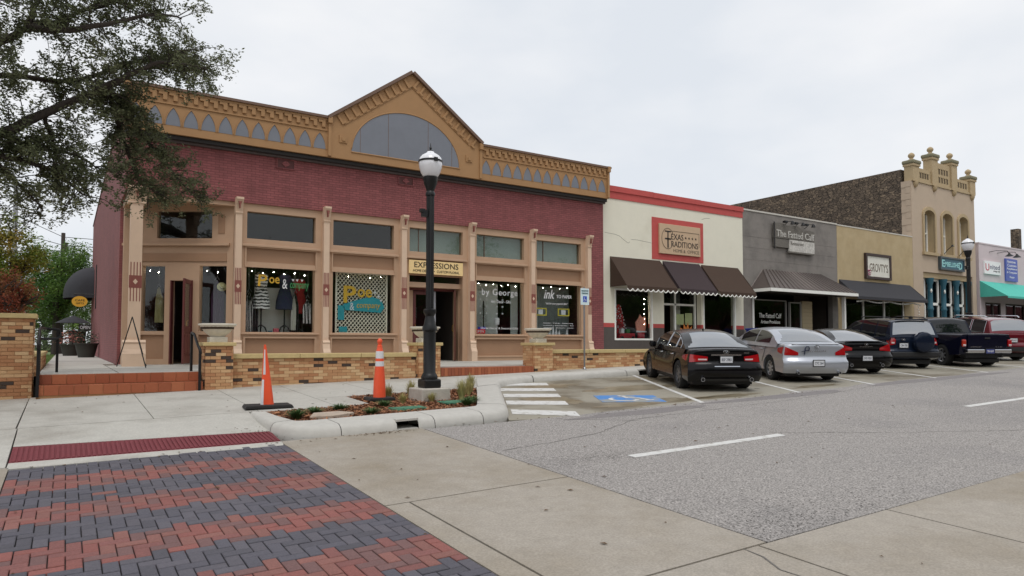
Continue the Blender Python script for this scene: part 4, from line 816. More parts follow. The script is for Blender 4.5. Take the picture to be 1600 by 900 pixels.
# --- tall ornate building
BX = thing('ornate_building', 'tall two storey building with finials, arched windows and rubble side wall', 'building', (43.6, 20.2, 1.4))
def rubblemat():
    m = bpy.data.materials.new('rubble'); m.use_nodes = True; N = m.node_tree.nodes; L = m.node_tree.links; p = N['Principled BSDF']; p.inputs['Roughness'].default_value = .95
    tcn = N.new('ShaderNodeTexCoord'); mpn = N.new('ShaderNodeMapping'); mpn.inputs['Scale'].default_value = (1, 1, 2.1); L.new(tcn.outputs['Object'], mpn.inputs[0])
    nzn = N.new('ShaderNodeTexNoise'); nzn.inputs['Scale'].default_value = 4; L.new(mpn.outputs[0], nzn.inputs[0]); ad = N.new('ShaderNodeVectorMath'); sc_ = N.new('ShaderNodeVectorMath'); sc_.operation = 'SCALE'; sc_.inputs['Scale'].default_value = .25; L.new(nzn.outputs['Color'], sc_.inputs[0]); L.new(mpn.outputs[0], ad.inputs[0]); L.new(sc_.outputs[0], ad.inputs[1])
    v1 = N.new('ShaderNodeTexVoronoi'); v1.inputs['Scale'].default_value = 3.5; L.new(ad.outputs[0], v1.inputs['Vector']); v2 = N.new('ShaderNodeTexVoronoi'); v2.feature = 'DISTANCE_TO_EDGE'; v2.inputs['Scale'].default_value = 3.5; L.new(ad.outputs[0], v2.inputs['Vector'])
    sp = N.new('ShaderNodeSeparateColor'); L.new(v1.outputs['Color'], sp.inputs[0]); r_ = N.new('ShaderNodeValToRGB'); e = r_.color_ramp.elements; e[0].color = rgb(80, 70, 60, 1.2); e[1].color = rgb(122, 107, 90, 1.3); q_ = e.new(.5); q_.color = rgb(96, 84, 72, 1.3); L.new(sp.outputs[0], r_.inputs[0])
    mr = N.new('ShaderNodeMapRange'); mr.inputs['From Max'].default_value = .07; L.new(v2.outputs['Distance'], mr.inputs[0]); mx_ = N.new('ShaderNodeMixRGB'); mx_.inputs[1].default_value = rgb(58, 52, 46); L.new(mr.outputs[0], mx_.inputs[0]); L.new(r_.outputs[0], mx_.inputs[2])
    n5 = N.new('ShaderNodeTexNoise'); n5.inputs['Scale'].default_value = 9; n5.inputs['Detail'].default_value = 8; n5.inputs['Roughness'].default_value = .75; L.new(tcn.outputs['Object'], n5.inputs[0]); m5 = N.new('ShaderNodeMapRange'); m5.inputs['From Min'].default_value = .3; m5.inputs['From Max'].default_value = .7; m5.inputs['To Min'].default_value = .55; m5.inputs['To Max'].default_value = 1.4; L.new(n5.outputs['Fac'], m5.inputs[0]); hs_ = N.new('ShaderNodeHueSaturation'); L.new(m5.outputs[0], hs_.inputs['Value']); L.new(mx_.outputs[0], hs_.inputs['Color']); L.new(hs_.outputs[0], p.inputs['Base Color'])
    bp = N.new('ShaderNodeBump'); bp.inputs['Strength'].default_value = 1; bp.inputs['Distance'].default_value = .06; am = N.new('ShaderNodeMath'); am.operation = 'ADD'; L.new(mr.outputs[0], am.inputs[0]); L.new(n5.outputs['Fac'], am.inputs[1]); L.new(am.outputs[0], bp.inputs['Height']); L.new(bp.outputs[0], p.inputs['Normal']); return m
m_rub = rubblemat()
wins = [(41.12, 42.3, 6.95, 9.4), (43.2, 44.38, 6.95, 9.4), (45.2, 46.3, 6.95, 9.4)]
wall_open(MB(), 39.86, 47.3, 5.81, 10.9, y0, y0+.55, [(a, b, c, d) for a, b, c, d in wins]).box(39.86, 40.95, y0, y0+.55, 1, 5.81).box(46.8, 47.3, y0, y0+.55, 1, 5.81).build('plaster_wall', m_pnk, BX)
MB().box(39.86, 40.3, y0+.55, 33, 1, 11.65).build('rubble_wall', m_rub, BX)
stn = random.Random(5)
for i in range(14): z = 5.9+i*.36; MB().box(39.83, 39.95, y0+.02, y0+.3+.25*(i % 2), z, z+.34).build('quoin', m_pnk, BX)
MB().box(46.9, 47.3, y0+.55, 33, 1, 11.0).box(40.3, 46.9, 32.7, 33, 1, 11.0).box(40.3, 46.9, y0+.55, 32.7, 10.6, 10.7).build('rear_shell', m_pnk, BX)
for a, b, c, d in wins:
    e = MB(); W_ = (b-a)/2; cx = (a+b)/2
    arch = [(cx+W_*math.cos(R(t)), d-.3+.3*math.sin(R(t))) for t in range(0, 181, 15)]
    outer = [(cx+(W_+.16)*math.cos(R(t)), d-.3+.5*math.sin(R(t))) for t in range(0, 181, 15)]
    k = len(arch)
    e.add([(x, y0-.08, z) for x, z in outer]+[(x, y0-.08, z) for x, z in arch]+[(x, y0+.03, z) for x, z in outer]+[(x, y0+.03, z) for x, z in arch],
          [(i, i+1, i+1+k, i+k) for i in range(k-1)]+[(i+2*k, i+1+2*k, i+1, i) for i in range(k-1)]+[(i+k, i+1+k, i+1+3*k, i+3*k) for i in range(k-1)])
    e.box(a-.16, a, y0-.08, y0+.03, c, d-.3).box(b, b+.16, y0-.08, y0+.03, c, d-.3).box(a-.24, b+.24, y0-.14, y0+.03, c-.16, c)
    sp = [(a, d-.3)]+[(x, z) for x, z in arch[::-1]]+[(b, d-.3), (b, d+.01), (a, d+.01)]
    wd_ = e.build('window_surround', m_och, BX); 
    MB().prism([(x, z) for x, z in ([(b, d-.3)]+arch+[(a, d+.005), (b, d+.005)])], y0+.03, y0+.5, 'y').build('arch_soffit', m_och, wd_)
    MB().box(a, a+.012, y0+.02, y0+.5, c, d-.3).build('reveal', m_och, wd_); MB().box(b-.012, b, y0+.02, y0+.5, c, d-.3).build('reveal', m_och, wd_)
    q = MB(); frame_rect(q, a, b, c, d, .09, y0+.36, y0+.46); q.box(a+.09, b-.09, y0+.36, y0+.46, c+1.15, c+1.22); q.box(cx-.04, cx+.04, y0+.36, y0+.44, c, d); q.build('window_sash', m_wht, wd_)
    MB().box(a, b, y0+.42, y0+.426, c, d).build('pane', m_dglass, wd_)
room(BX, 40.4, 46.8, y0+.56, 24, 6.5, 10.4)
px = [(40.27, 12.05), (42.4, 12.72), (44.7, 12.7), (46.98, 12.02)]
MB().box(39.9, 47.3, y0-.06, y0+.3, 10.9, 11.02).build('parapet_sill', m_och, BX)
for (xa, xb, zt_) in ((40.6, 42.05, 11.75), (42.75, 44.35, 12.35), (45.05, 46.65, 11.7)):
    p_ = MB().box(xa, xb, y0, y0+.28, 11.02, zt_).build('parapet_panel', m_och, BX)
    rows = (0, 1) if zt_ > 12 else (0,)
    for r_ in rows:
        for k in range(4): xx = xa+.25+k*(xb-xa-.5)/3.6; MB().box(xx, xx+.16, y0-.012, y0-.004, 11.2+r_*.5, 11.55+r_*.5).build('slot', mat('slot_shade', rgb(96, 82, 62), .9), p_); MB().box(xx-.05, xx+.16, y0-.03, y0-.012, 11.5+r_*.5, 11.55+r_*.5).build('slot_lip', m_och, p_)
m_moss = mat('mossy_stone', rgb(110, 106, 86, V_), .9, var=.2, vscale=8)
for x, z in px:
    p_ = MB().box(x-.34, x+.34, y0-.1, y0+.4, 10.9, z-.28).build('parapet_pier', m_och, BX)
    MB().box(x-.39, x+.39, y0-.15, y0+.45, z-.28, z-.16).build('pier_moulding', m_och, p_); MB().box(x-.44, x+.44, y0-.2, y0+.5, z-.16, z+.06).build('pier_cap', m_moss, p_, bevel=.07)
    MB().lathe([(.17, 0), (.18, .05), (.09, .1), (.1, .14), (.16, .21), (.18, .29), (.15, .37), (.08, .43), (.02, .46)], (x, y0+.15, z+.08), 16).build('finial', m_och, p_, smooth=50)
    MB().lathe([(.03, -.36), (.12, -.3), (.17, -.15), (.17, 0)], (x, y0-.02, 10.92), 12).build('corbel_ball', m_och, p_, smooth=50)
# shopfront of the ornate building
sf = MB().box(40.95, 46.8, y0+.1, y0+.3, 5.5, 5.81).build('shop_lintel', m_och, BX)
for x in (41.9, 43.45, 45.0, 46.45):
    c_ = MB().lathe([(.2, 1.2), (.2, 1.6), (.15, 1.7), (.14, 3.6), (.17, 3.66), (.17, 3.74), (.14, 3.8), (.13, 5.1), (.2, 5.3), (.22, 5.5)], (x, y0+.12, 0), 14).build('cast_column', m_teal, BX, smooth=40)
    for z in (4.75, 3.0, 2.1): MB().lathe([(.02, -.12), (.06, 0), (.02, .12)], (x-.14, y0-.02, z), 8).build('white_boss', m_wht, c_)
for i, (a, b) in enumerate(((40.97, 41.75), (42.1, 43.3), (43.65, 44.85), (45.2, 46.3))):
    q = MB(); frame_rect(q, a, b, 1.3, 5.5, .12, y0+.3, y0+.4); q.box(a, b, y0+.3, y0+.4, 3.95, 4.1)
    if i == 1: q.box(a, b, y0+.3, y0+.4, 2.75, 3.2)
    f_ = q.build('shop_frame', m_wht, BX); MB().box(a+.1, b-.1, y0+.36, y0+.366, 1.4, 5.4).build('pane', m_dglass, f_)
room(BX, 40.4, 46.8, y0+.56, 25, 1.35, 5.7)
t = thing('shop_sign', 'teal carved sign with pale lettering on the ornate building', 'sign', (44.1, 20.1, 6.05))
MB().box(42.7, 45.46, 20.08, 20.18, 6.08, 6.74).build('panel', m_teal, t); q = MB(); frame_rect(q, 42.64, 45.52, 6.02, 6.8, .09, 20.03, 20.19); q.build('frame', mat('sign_slate', rgb(70, 78, 82), .5), t)
text('E', 42.88, 43.2, 6.2, 6.62, 20.08, mat('pale_aqua', rgb(150, 206, 204, 1.2), .5), t, off=.01); text('MBELLISHE', 43.22, 44.85, 6.24, 6.52, 20.08, mat('pale_aqua', rgb(150, 206, 204, 1.2), .5), t, off=.01); text('D', 44.87, 45.25, 6.14, 6.56, 20.08, mat('pale_aqua', rgb(150, 206, 204, 1.2), .5), t, off=.01)
for x in (43.2, 45.0):
    e = thing('sign_lamp', 'thin gooseneck lamp above the %s of the teal sign' % ('first letters' if x < 44 else 'last letters'), 'lamp', (x, 20.2, 6.9), group='lamps over the teal sign')
    MB().tube([(x, 20.19, 6.85), (x, 19.9, 7.2), (x, 19.7, 7.35), (x-.12, 19.6, 7.4)], .02, 6).build('arm', m_iron, e); MB().lathe([(.03, .06), (.1, -.05)], (x-.14, 19.58, 7.38), 10).build('lamp_shade', m_iron, e)
# --- last shop with teal awning
BL = thing('lilac_shop_building', 'pale lilac plaster shop building with teal awning at the right edge', 'building', (55, 20.2, 1.5))
wall_open(MB(), 47.72, 66, 1.0, 7.96, y0, y1, [(48.4, 50.5, 1.6, 4.3), (51.2, 54, 1.4, 4.3), (54.6, 58, 1.4, 4.3)]).build('plaster_wall', m_lil, BL); MB().box(47.7, 66, y0-.03, y1, 7.96, 8.04).build('coping', m_lil, BL)
MB().box(47.72, 66, y1, 40, 7.3, 7.4).build('roof', m_roof, BL); room(BL, 47.9, 60, y1, 25, 1.4, 4.5)
for a, b, c, d in ((48.4, 50.5, 1.6, 4.3), (51.2, 54, 1.4, 4.3), (54.6, 58, 1.4, 4.3)):
    q = MB(); frame_rect(q, a, b, c, d, .1, y0-.01, y0+.12); q.box((a+b)/2-.06, (a+b)/2+.06, y0, y0+.12, c+.1, d-.1); f_ = q.build('window_frame', mat('darkbrown_frame', rgb(64, 50, 44), .6), BL); MB().box(a+.1, b-.1, y0+.06, y0+.066, c+.1, d-.1).build('pane', m_dglass, f_)
awning('canvas_awning', 'teal canvas awning on the lilac shop at the right edge', 47.75, 62, 5.62, 4.6, 18.7, 20.19, m_tcv, scal=False, drop=.12)
t = thing('wall_sign', 'white wall sign with red initial above the teal awning', 'sign', (49.3, 20.15, 6.1)); MB().box(48.25, 50.45, 20.1, 20.19, 6.1, 6.92).build('panel', mat('sign_white', rgb(226, 224, 230, 1.3), .5, var=.03), t)
text('U', 48.35, 48.85, 6.3, 6.75, 20.1, mat('sign_red', rgb(190, 40, 70), .5), t, off=.01); text('nited', 48.95, 50.3, 6.42, 6.72, 20.1, mat('sign_navy', rgb(40, 40, 90), .5), t); text('design loft', 49.4, 50.3, 6.24, 6.36, 20.1, m_blk, t)
t = thing('wall_sign', 'blue wall sign with white lines of text at the right edge', 'sign', (52, 20.15, 5.8)); MB().box(51.2, 52.9, 20.1, 20.19, 5.78, 7.25).build('panel', mat('sign_blue', rgb(72, 88, 160, 1.3), .5, var=.05), t)
for s_, a, b, z in (('Hometown', 51.4, 52.6, 6.98), ('Custom', 51.4, 52.7, 6.74), ('Appliance', 51.3, 52.8, 6.5), ('& Computer', 51.3, 52.8, 6.26), ('Repair', 51.7, 52.4, 5.95)): text(s_, a, b, z, z+.17, 20.1, mat('sign_white', rgb(226, 224, 230, 1.3), .5, var=.03), t)
for i, x in enumerate((50.2, 51.3)):
    e = thing('wall_lamp', ['black gooseneck wall lamp above the white sign', 'black gooseneck wall lamp between white and blue signs'][i], 'lamp', (x, 20.2, 7.4), group='lamps on the lilac wall')
    MB().tube([(x-1.1, 20.17, 7.52), (x-.6, 20.0, 7.62), (x, 19.6, 7.6), (x+.05, 19.55, 7.45)], .02, 6).build('arm', m_iron, e); MB().lathe([(.04, .1), (.08, .02), (.24, -.12)], (x+.05, 19.52, 7.38), 12).build('lamp_shade', m_iron, e)
o = MB().box(58.2, 58.7, 22, 22.5, 7.4, 10.1).build('chimney_stack', m_rub); tag(o, 'dark chimney stack above the lilac shop roof', 'chimney')
# ------------------------------------------------------------------ vehicles
def crv(P, n=5):
    out = []
    for i in range(len(P)-1):
        p0 = P[max(i-1, 0)]; p1 = P[i]; p2 = P[i+1]; p3 = P[min(i+2, len(P)-1)]
        for k in range(n):
            t = k/n; out.append(tuple(.5*((2*b)+(-a+c)*t+(2*a-5*b+4*c-d)*t*t+(-a+3*b-3*c+d)*t**3) for a, b, c, d in zip(p0, p1, p2, p3)))
    out.append(tuple(P[-1])); return out
m_tyre = mat('tyre', rgb(30, 30, 31), .85, var=.1); m_rim = mat('alloy', rgb(168, 170, 174), .3, metal=.9, var=.05); m_rimd = mat('dark_alloy', rgb(120, 122, 126), .35, metal=.8, var=.05)
m_cgl = mat('car_glass', rgb(20, 24, 28), .03, var=0, spec=.6); m_cglb = mat('car_glass_rear', rgb(60, 68, 76), .03, var=0, spec=1.0, coat=1.)  # rear glass: greyer base paints in part of the sky's reflection
m_tail = mat('tail_lens', rgb(150, 14, 22, 1.2), .12, var=.15, vscale=30, coat=1); m_tailw = mat('clear_lens', rgb(210, 196, 196), .12, var=.1, coat=1); m_amb = mat('amber_lens', rgb(170, 46, 26), .15, coat=1)
m_chr = mat('chrome', rgb(200, 202, 206), .12, metal=1, var=.03); m_plas = mat('black_plastic', rgb(34, 34, 36), .6, var=.05); m_plate = mat('plate_white', rgb(206, 208, 212, 1.1), .5, var=.04); m_plated = mat('plate_ink', rgb(40, 46, 70), .6)
m_plateb = mat('plate_blue', rgb(62, 70, 130), .5)
m_cglb.node_tree.nodes['Principled BSDF'].inputs['IOR'].default_value = 2.3
CS = .88
F3 = Vector((.494, .869, .0457)).normalized(); R3 = Vector((.869, -.494, 0)).normalized(); U3 = R3.cross(F3)
CARROT = Matrix((R3, F3, U3)).transposed().to_euler()
WM = {}
def wheel_mesh(r, wd, dark):
    k = (r, wd, dark)
    if k in WM: return WM[k]
    q = MB(); prof = [(r*.62, -wd/2+.01), (r*.93, -wd/2), (r, -wd/2+.03), (r, wd/2-.03), (r*.93, wd/2), (r*.62, wd/2-.01)]
    q.lathe(prof, (0, 0, 0), 28, cap=False); q.v = [(z, x, y) for x, y, z in q.v]
    rm = MB(); rm.lathe([(r*.64, -wd/2+.012), (r*.64, -wd/2+.03), (r*.56, -wd/2+.05), (r*.56, wd/2-.05), (r*.64, wd/2-.03), (r*.64, wd/2-.012)], (0, 0, 0), 28, cap=False); rm.v = [(z, x, y) for x, y, z in rm.v]
    for s in (-1, 1):
        xo = s*(wd/2-.035)
        for i in range(7):
            a = 2*math.pi*i/7; d = Vector((0, math.cos(a), math.sin(a))); n = Vector((0, -math.sin(a), math.cos(a)))
            p = [Vector((xo, 0, 0))+d*(r*.1)-n*.035, Vector((xo, 0, 0))+d*(r*.1)+n*.035, Vector((xo, 0, 0))+d*(r*.6)+n*.025, Vector((xo, 0, 0))+d*(r*.6)-n*.025]
            rm.add(p+[v+Vector((-s*.03, 0, 0)) for v in p], [(0, 1, 2, 3), (7, 6, 5, 4), (0, 4, 5, 1), (1, 5, 6, 2), (2, 6, 7, 3), (3, 7, 4, 0)])
        rm.tube([(xo+s*.01, 0, 0), (xo-s*.05, 0, 0)], r*.13, 12)
    dk = MB(); dk.tube([(-.03, 0, 0), (.03, 0, 0)], r*.58, 20)
    WM[k] = (q, rm, dk); return WM[k]
def add_wheels(t, W, ax, r, wd=.22, dark=False):
    tq, rm, dk = wheel_mesh(r, wd, dark)
    first = None
    for y in ax:
        for s in (-1, 1):
            if first is None:
                w_ = tq.build('wheel', m_tyre, t, smooth=50, local=True); rm.build('rim', m_rimd if dark else m_rim, w_, smooth=30, local=True); dk.build('brake_disc', m_plas, w_, local=True); first = w_
            else: w_ = copy_tree(first, t)
            w_.location = (s*(W-wd/2-.015), y, r-.005)
class Body:
    def __init__(b, L, W, top, ax, r, tum=.06, rear_round=.16, crown=.035):
        b.L, b.W, b.ax, b.r, b.tum, b.rr, b.crown = L, W, ax, r, tum, rear_round, crown; b.top = crv(top, 4)
    def dx(b, z): return 1-b.tum*clamp((z-.5)/.5, 0, 1.4)**2-.05*clamp((.42-z)/.2, 0, 1)**2
    def plan(b, f, y): return b.rr*f**4*clamp(1-y/.7, 0, 1)-.38*f**3*clamp((y-b.L+1.0)/1.0, 0, 1)
    def yr(b, z):
        prev = None
        for p in b.top:
            if p[1] >= z: return p[0]
        return .1
    def rear(b, f, z, o=.012): y = b.yr(z); return (f*b.W*b.dx(z), y+b.plan(abs(f), y)-o, z)
    def side(b, y, z, s, o=.008): return (s*(b.W*b.dx(z)+o), y, z)
    def build(b, t, m, sill=.2):
        prof = [(y, z, 1 if z > .55 else 0) for y, z in b.top]
        bot = []
        ra = b.r+.055
        for a in b.ax[::-1]:
            bot += [(a+ra*math.cos(R(th)), max(b.r+ra*math.sin(R(th)), sill), 0) for th in range(-8, 189, 14)]
        prof += [(y, z, 0) for y, z, _ in bot]
        fs = [0, .35, .62, .8, .9, .955, .985, 1.0]; st = [-f for f in fs[:0:-1]]+fs; rows = []
        for f in st:
            a = abs(f); row = []
            rnd = .0 if a < .9 else {.9: .004, .955: .014, .985: .03, 1.0: .055}[a]
            for y, z, tp in prof:
                zz = z; yy = y+b.plan(a, y)
                if tp: zz = z-b.crown*a*a*clamp((z-.55)/.3, 0, 1)-rnd*clamp((z-.55)/.2, 0, 1)
                row.append((f*b.W*b.dx(z), yy, zz))
            rows.append(row)
        q = MB(); q.grid(rows, closed=True); n = len(prof); last = (len(st)-1)*n
        q.f.append(list(range(n))[::-1]); q.mi.append(0); q.f.append([last+i for i in range(n)]); q.mi.append(0)
        q.f = [f_[::-1] for f_ in q.f]
        return q.build('body', m, t, smooth=32, local=True)
def cabin(t, m, prof, W0, W1, zb, zr, wins, mg=m_cgl, rear=(.0, .0), front=(0, 0), mr=m_cglb, tr=(2, 7), rearw=6, frame=None):
    P = crv(prof, 6); NS, NT = 8, 8; rows = []
    def sec(y, zc):
        ze = zc-.06*clamp((zc-zb)/.2, 0, 1); row = []
        z0 = zb-.08
        for k in range(NS+1):
            z = z0+(max(ze, z0)-z0)*k/NS; g = clamp((z-zb)/(zr-zb), -.2, 1); bow = .02*math.sin(math.pi*clamp(g, 0, 1)); row.append((W0+(W1-W0)*g+bow, y, z))
        xe = row[-1][0]
        for k in range(1, NT+1):
            u = k/NT; row.append((xe*(1-u), y, ze+(zc-ze)*(1-(1-u)**2.6)))
        return row
    for y, z in P:
        r_ = sec(y, z); rows.append([(-x, a, c) for x, a, c in r_[:-1]]+[r_[-1]]+[(x, a, c) for x, a, c in r_[:-1][::-1]])
    q = MB().grid(rows); q.f = [f[::-1] for f in q.f]; cb = q.build('cabin', m, t, smooth=35, local=True)
    nc = len(rows[0])
    def at(y):   # section row interpolated at y
        for (a, za), (b_, zb_) in zip(P[:-1], P[1:]):
            if a <= y <= b_: f = (y-a)/max(b_-a, 1e-6); return sec(y, za+(zb_-za)*f)
        return sec(P[-1][0], P[-1][1])
    for s in (-1, 1):
        for ya, yb in wins:
            rws = []
            for i in range(13):
                y = ya+(yb-ya)*i/12; r_ = at(y); seg = []
                z0 = zb+.03; zt = r_[NS][2]-.02
                for k in range(7):
                    z = z0+(max(zt, z0+.004)-z0)*k/6; g = clamp((z-zb)/(zr-zb), -.2, 1); seg.append((s*(W0+(W1-W0)*g+.02*math.sin(math.pi*clamp(g, 0, 1))+.006), y, z))
                rws.append(seg)
            w_ = MB().grid(rws); 
            if s < 0: w_.f = [f[::-1] for f in w_.f]
            wo = w_.build('side_window', mg, t, smooth=40, local=True)
            if frame:
                bd = [r_[-1] for r_ in rws]+[rws[-1][k] for k in range(5, -1, -1)]+[r_[0] for r_ in rws[::-1]][1:]; bd = [(x+s*.002, y, z) for x, y, z in bd]+[(rws[0][k][0]+s*.002, rws[0][k][1], rws[0][k][2]) for k in range(7)]
                MB().tube(bd, .007, 5).build('window_trim', frame, wo, local=True)
    for (ya, yb), nm, sg in ((rear, 'rear_window', -1), (front, 'windscreen', 1)):
        if yb <= ya: continue
        rws = []
        for i in range(11):
            y = ya+(yb-ya)*i/10; r_ = at(y); half = [r_[k] for k in range(NS, NS+NT+1)]; xe = half[0][0]; lim = .9
            pts = [(x*lim, a+sg*.006, c+.006) for x, a, c in half]
            rws.append([(-x, a, c) for x, a, c in pts[:-1]]+[pts[-1]]+[(x, a, c) for x, a, c in pts[:-1][::-1]])
        w_ = MB().grid(rws); w_.f = [f[::-1] for f in w_.f]; w_.build(nm, mr if sg < 0 else mg, t, smooth=40, local=True)
    return cb
def taillight(b, t, z0i, z1i, z0o, z1o, f0, ys, s, m=m_tail, mw=None, wf=(.2, .6)):
    path = []
    for k in range(7):
        f = f0+(.96-f0)*k/6; u = k/9; path.append((f, None, u))
    rows = []; n = 9
    for f, _, u in path:
        zl = z0i+(z0o-z0i)*min(1, u*1.4); zh = z1i+(z1o-z1i)*min(1, u*1.4); rows.append([(lambda p: (s*p[0], p[1], p[2]))(b.rear(f, zl+(zh-zl)*k/5)) for k in range(6)])
    for k2 in range(1, 4):
        u = k2/3; zl = z0o+(.5*(z0o+z1o)-z0o)*u*.7; zh = z1o-(.5*(z1o-z0o))*u*.5; 
        rows.append([(lambda z: (s*(b.W*b.dx(z)+.006-(.02*(1-u))), b.yr(z)+b.plan(.98, b.yr(z))+.02+ys*u, z))(zl+(zh-zl)*k/5) for k in range(6)])
    q = MB().grid(rows)
    if s > 0: q.f = [f[::-1] for f in q.f]
    q.f = [f[::-1] for f in q.f]
    o = q.build('taillight', m, t, smooth=40, local=True)
    if mw:
        rw = []
        for k in range(5):
            f = f0+.04+(.96-f0)*(wf[0]+(wf[1]-wf[0])*k/4)-.04; zl = z0i+(z1i-z0i)*.15; zh = z0i+(z1i-z0i)*.5; rw.append([(lambda p: (s*p[0], p[1], p[2]))(b.rear(f, zl+(zh-zl)*j/2, .018)) for j in range(3)])
        q = MB().grid(rw); 
        if s < 0: q.f = [f[::-1] for f in q.f]
        q.build('reversing_lamp', mw, o, local=True)
    return o
def plate(b, t, z, s='', m=m_plate, x=0, y=None, ink=None):
    yy = (b.yr(z)-.025) if y is None else y; p = MB().box(x-.15, x+.15, yy, yy+.012, z-.075, z+.075).build('number_plate', m, t, local=True)
    q = MB(); frame_rect(q, x-.17, x+.17, z-.095, z+.095, .018, yy-.004, yy+.014); q.build('plate_frame', m_plas, p, local=True)
    if s: text(s, x-.12, x+.12, z-.035, z+.035, yy, ink or m_plated, p, ex=.002, local=True)
def exhaust(t, x, z, y, r=.04): MB().tube([(x, y, z), (x, y+.2, z)], r, 12).build('exhaust_tip', m_chr, t, local=True); MB().tube([(x, y-.003, z), (x, y+.05, z)], r*.8, 12).build('exhaust_bore', m_dark, t, local=True)
def badge(t, x, z, y, w_=.07, h_=.035): MB().tube([(x+w_*math.cos(R(a)), y-.01, z+h_*math.sin(R(a))) for a in range(0, 361, 24)], .008, 5).tube([(x-w_*.5, y-.01, z+h_*.6), (x, y-.01, z-h_*.4), (x+w_*.5, y-.01, z+h_*.6)], .006, 5).build('badge', m_chr, t, local=True)
def mirror(t, m, W, y, z):
    for s in (-1, 1): MB().lathe([(.0, -.09), (.07, -.08), (.1, 0), (.07, .08), (0, .09)], (s*(W+.1), y, z), 10, sx=1.1, sy=.8).build('wing_mirror', m, t, smooth=60, local=True)
def handles(b, t, ys, z, m):
    for s in (-1, 1):
        for y in ys: MB().tube([b.side(y-.1, z, s, .0), b.side(y-.08, z, s, .03), b.side(y+.08, z, s, .03), b.side(y+.1, z, s, .0)], .014, 6).build('door_handle', m, t, local=True)
def seams(b, t, lines, m=None):
    for s in (-1, 1):
        for ln in lines: MB().tube([b.side(y, z, s, .001) for y, z in ln], .006, 4).build('door_seam', m_dark, t, local=True)
def place(name, label, cat, ctr, ay):
    z = h(ctr[0], ctr[1]); p = Vector((ctr[0], ctr[1], z))-F3*ay*CS
    t = thing(name, label, cat, tuple(p)); t.rotation_euler = CARROT; t.scale = (CS, CS, CS); return t
def underside(t, W, L): MB().box(-W*.82, W*.82, .35, L-.35, .16, .3).build('underbody', m_plas, t, local=True)
def paint(name, c, metal=0., rough=.25): return mat(name, c, rough, metal, var=.0, coat=.35 if c[0] < .02 else .8, spec=.15 if c[0] < .02 else .3)
# 1 black sedan
m_p = paint('black_paint', rgb(9, 8, 11))
t = place('parked_car', 'black sedan parked nearest beside the blue accessible bay', 'car', (12.33, 10.72), 1.05)
top = [(.12, .24), (.04, .36), (0, .5), (.02, .62), (.055, .7), (.085, .74), (.1, .9), (.1, 1.0), (.13, 1.045), (.26, 1.06), (.75, 1.045), (1.4, 1.0), (2.6, .96), (3.5, .95), (4.1, .9), (4.6, .78), (4.85, .62), (4.93, .45), (4.88, .28), (4.78, .2)]
b = Body(4.95, .925, top, (1.05, 3.95), .36); bd = b.build(t, m_p); underside(t, .92, 4.9)
cabin(t, m_p, [(.55, 1.03), (.75, 1.14), (1.1, 1.3), (1.55, 1.43), (2.1, 1.49), (2.7, 1.46), (3.2, 1.29), (3.75, .96)], .87, .6, 1.0, 1.49, [(.92, 1.32), (1.37, 2.1), (2.16, 3.2)], rear=(.62, 1.48), front=(2.85, 3.65), frame=m_chr)
add_wheels(t, .925, (1.05, 3.95), .36, .25, True)
for s in (-1, 1): taillight(b, t, .76, .86, .72, .92, .5, .42, s, mw=m_tailw, wf=(.05, .55))
MB().grid([[b.rear(f, z, .03) for f in (-.42, -.2, 0, .2, .42)] for z in (.885, .92)]).grid([[b.rear(f, z, .012) for f in (-.42, -.2, 0, .2, .42)] for z in (.92, .885)]).build('chrome_strip', m_chr, t, local=True)
MB().grid([[b.rear(f, z, .028) for f in (-.34, -.2, 0, .2, .34)] for z in (.62, .64)]).build('bumper_trim', m_chr, t, local=True)
plate(b, t, .79, 'BSF 2983', y=.05); badge(t, 0, .975, .085); text('M37', .45, .58, .93, .965, .1, m_chr, t, ex=.002, local=True)
MB().grid([[b.rear(f, z, .02) for f in (-.7, -.35, 0, .35, .7)] for z in (.27, .33)]).build('diffuser', m_plas, t, local=True)
for s in (-.6, .6): exhaust(t, s, .31, -.01, .05)
mirror(t, m_p, .9, 3.15, 1.04); handles(b, t, (1.55, 2.55), .86, m_chr); seams(b, t, [[(1.35, .98), (1.42, .7), (1.5, .5)], [(2.14, .98), (2.14, .3)], [(3.2, .95), (3.35, .7), (3.3, .3)]])
MB().add([(-.008, 1.75, 1.45), (.008, 1.75, 1.45), (.008, 1.88, 1.46), (-.008, 1.88, 1.46), (0, 1.73, 1.54)], [(0, 1, 4), (1, 2, 4), (2, 3, 4), (3, 0, 4)]).build('antenna_fin', m_p, t, local=True)
# 2 silver sedan
m_p = paint('silver_paint', rgb(176, 180, 188), .55, .32)
t = place('parked_car', 'silver sedan with a dark letter decal parked beside the black sedan', 'car', (15.8, 10.88), 1.1)
top = [(.12, .26), (.03, .38), (0, .5), (.015, .6), (.06, .66), (.1, .72), (.12, .9), (.13, 1.03), (.17, 1.085), (.3, 1.1), (.8, 1.08), (1.5, 1.03), (2.7, .98), (3.6, .96), (4.2, .92), (4.7, .8), (4.92, .64), (5.0, .45), (4.95, .28), (4.85, .2)]
b = Body(5.0, .925, top, (1.1, 3.92), .34); b.build(t, m_p); underside(t, .92, 4.9)
cabin(t, m_p, [(.66, 1.07), (.85, 1.18), (1.15, 1.33), (1.6, 1.45), (2.2, 1.5), (2.85, 1.47), (3.35, 1.3), (3.9, .98)], .87, .63, 1.03, 1.5, [(1.2, 2.16), (2.24, 3.3)], rear=(.74, 1.5), front=(3.0, 3.8), mr=m_cglb)
add_wheels(t, .925, (1.1, 3.92), .345)
for s in (-1, 1): taillight(b, t, .76, .84, .76, 1.0, .58, .34, s)
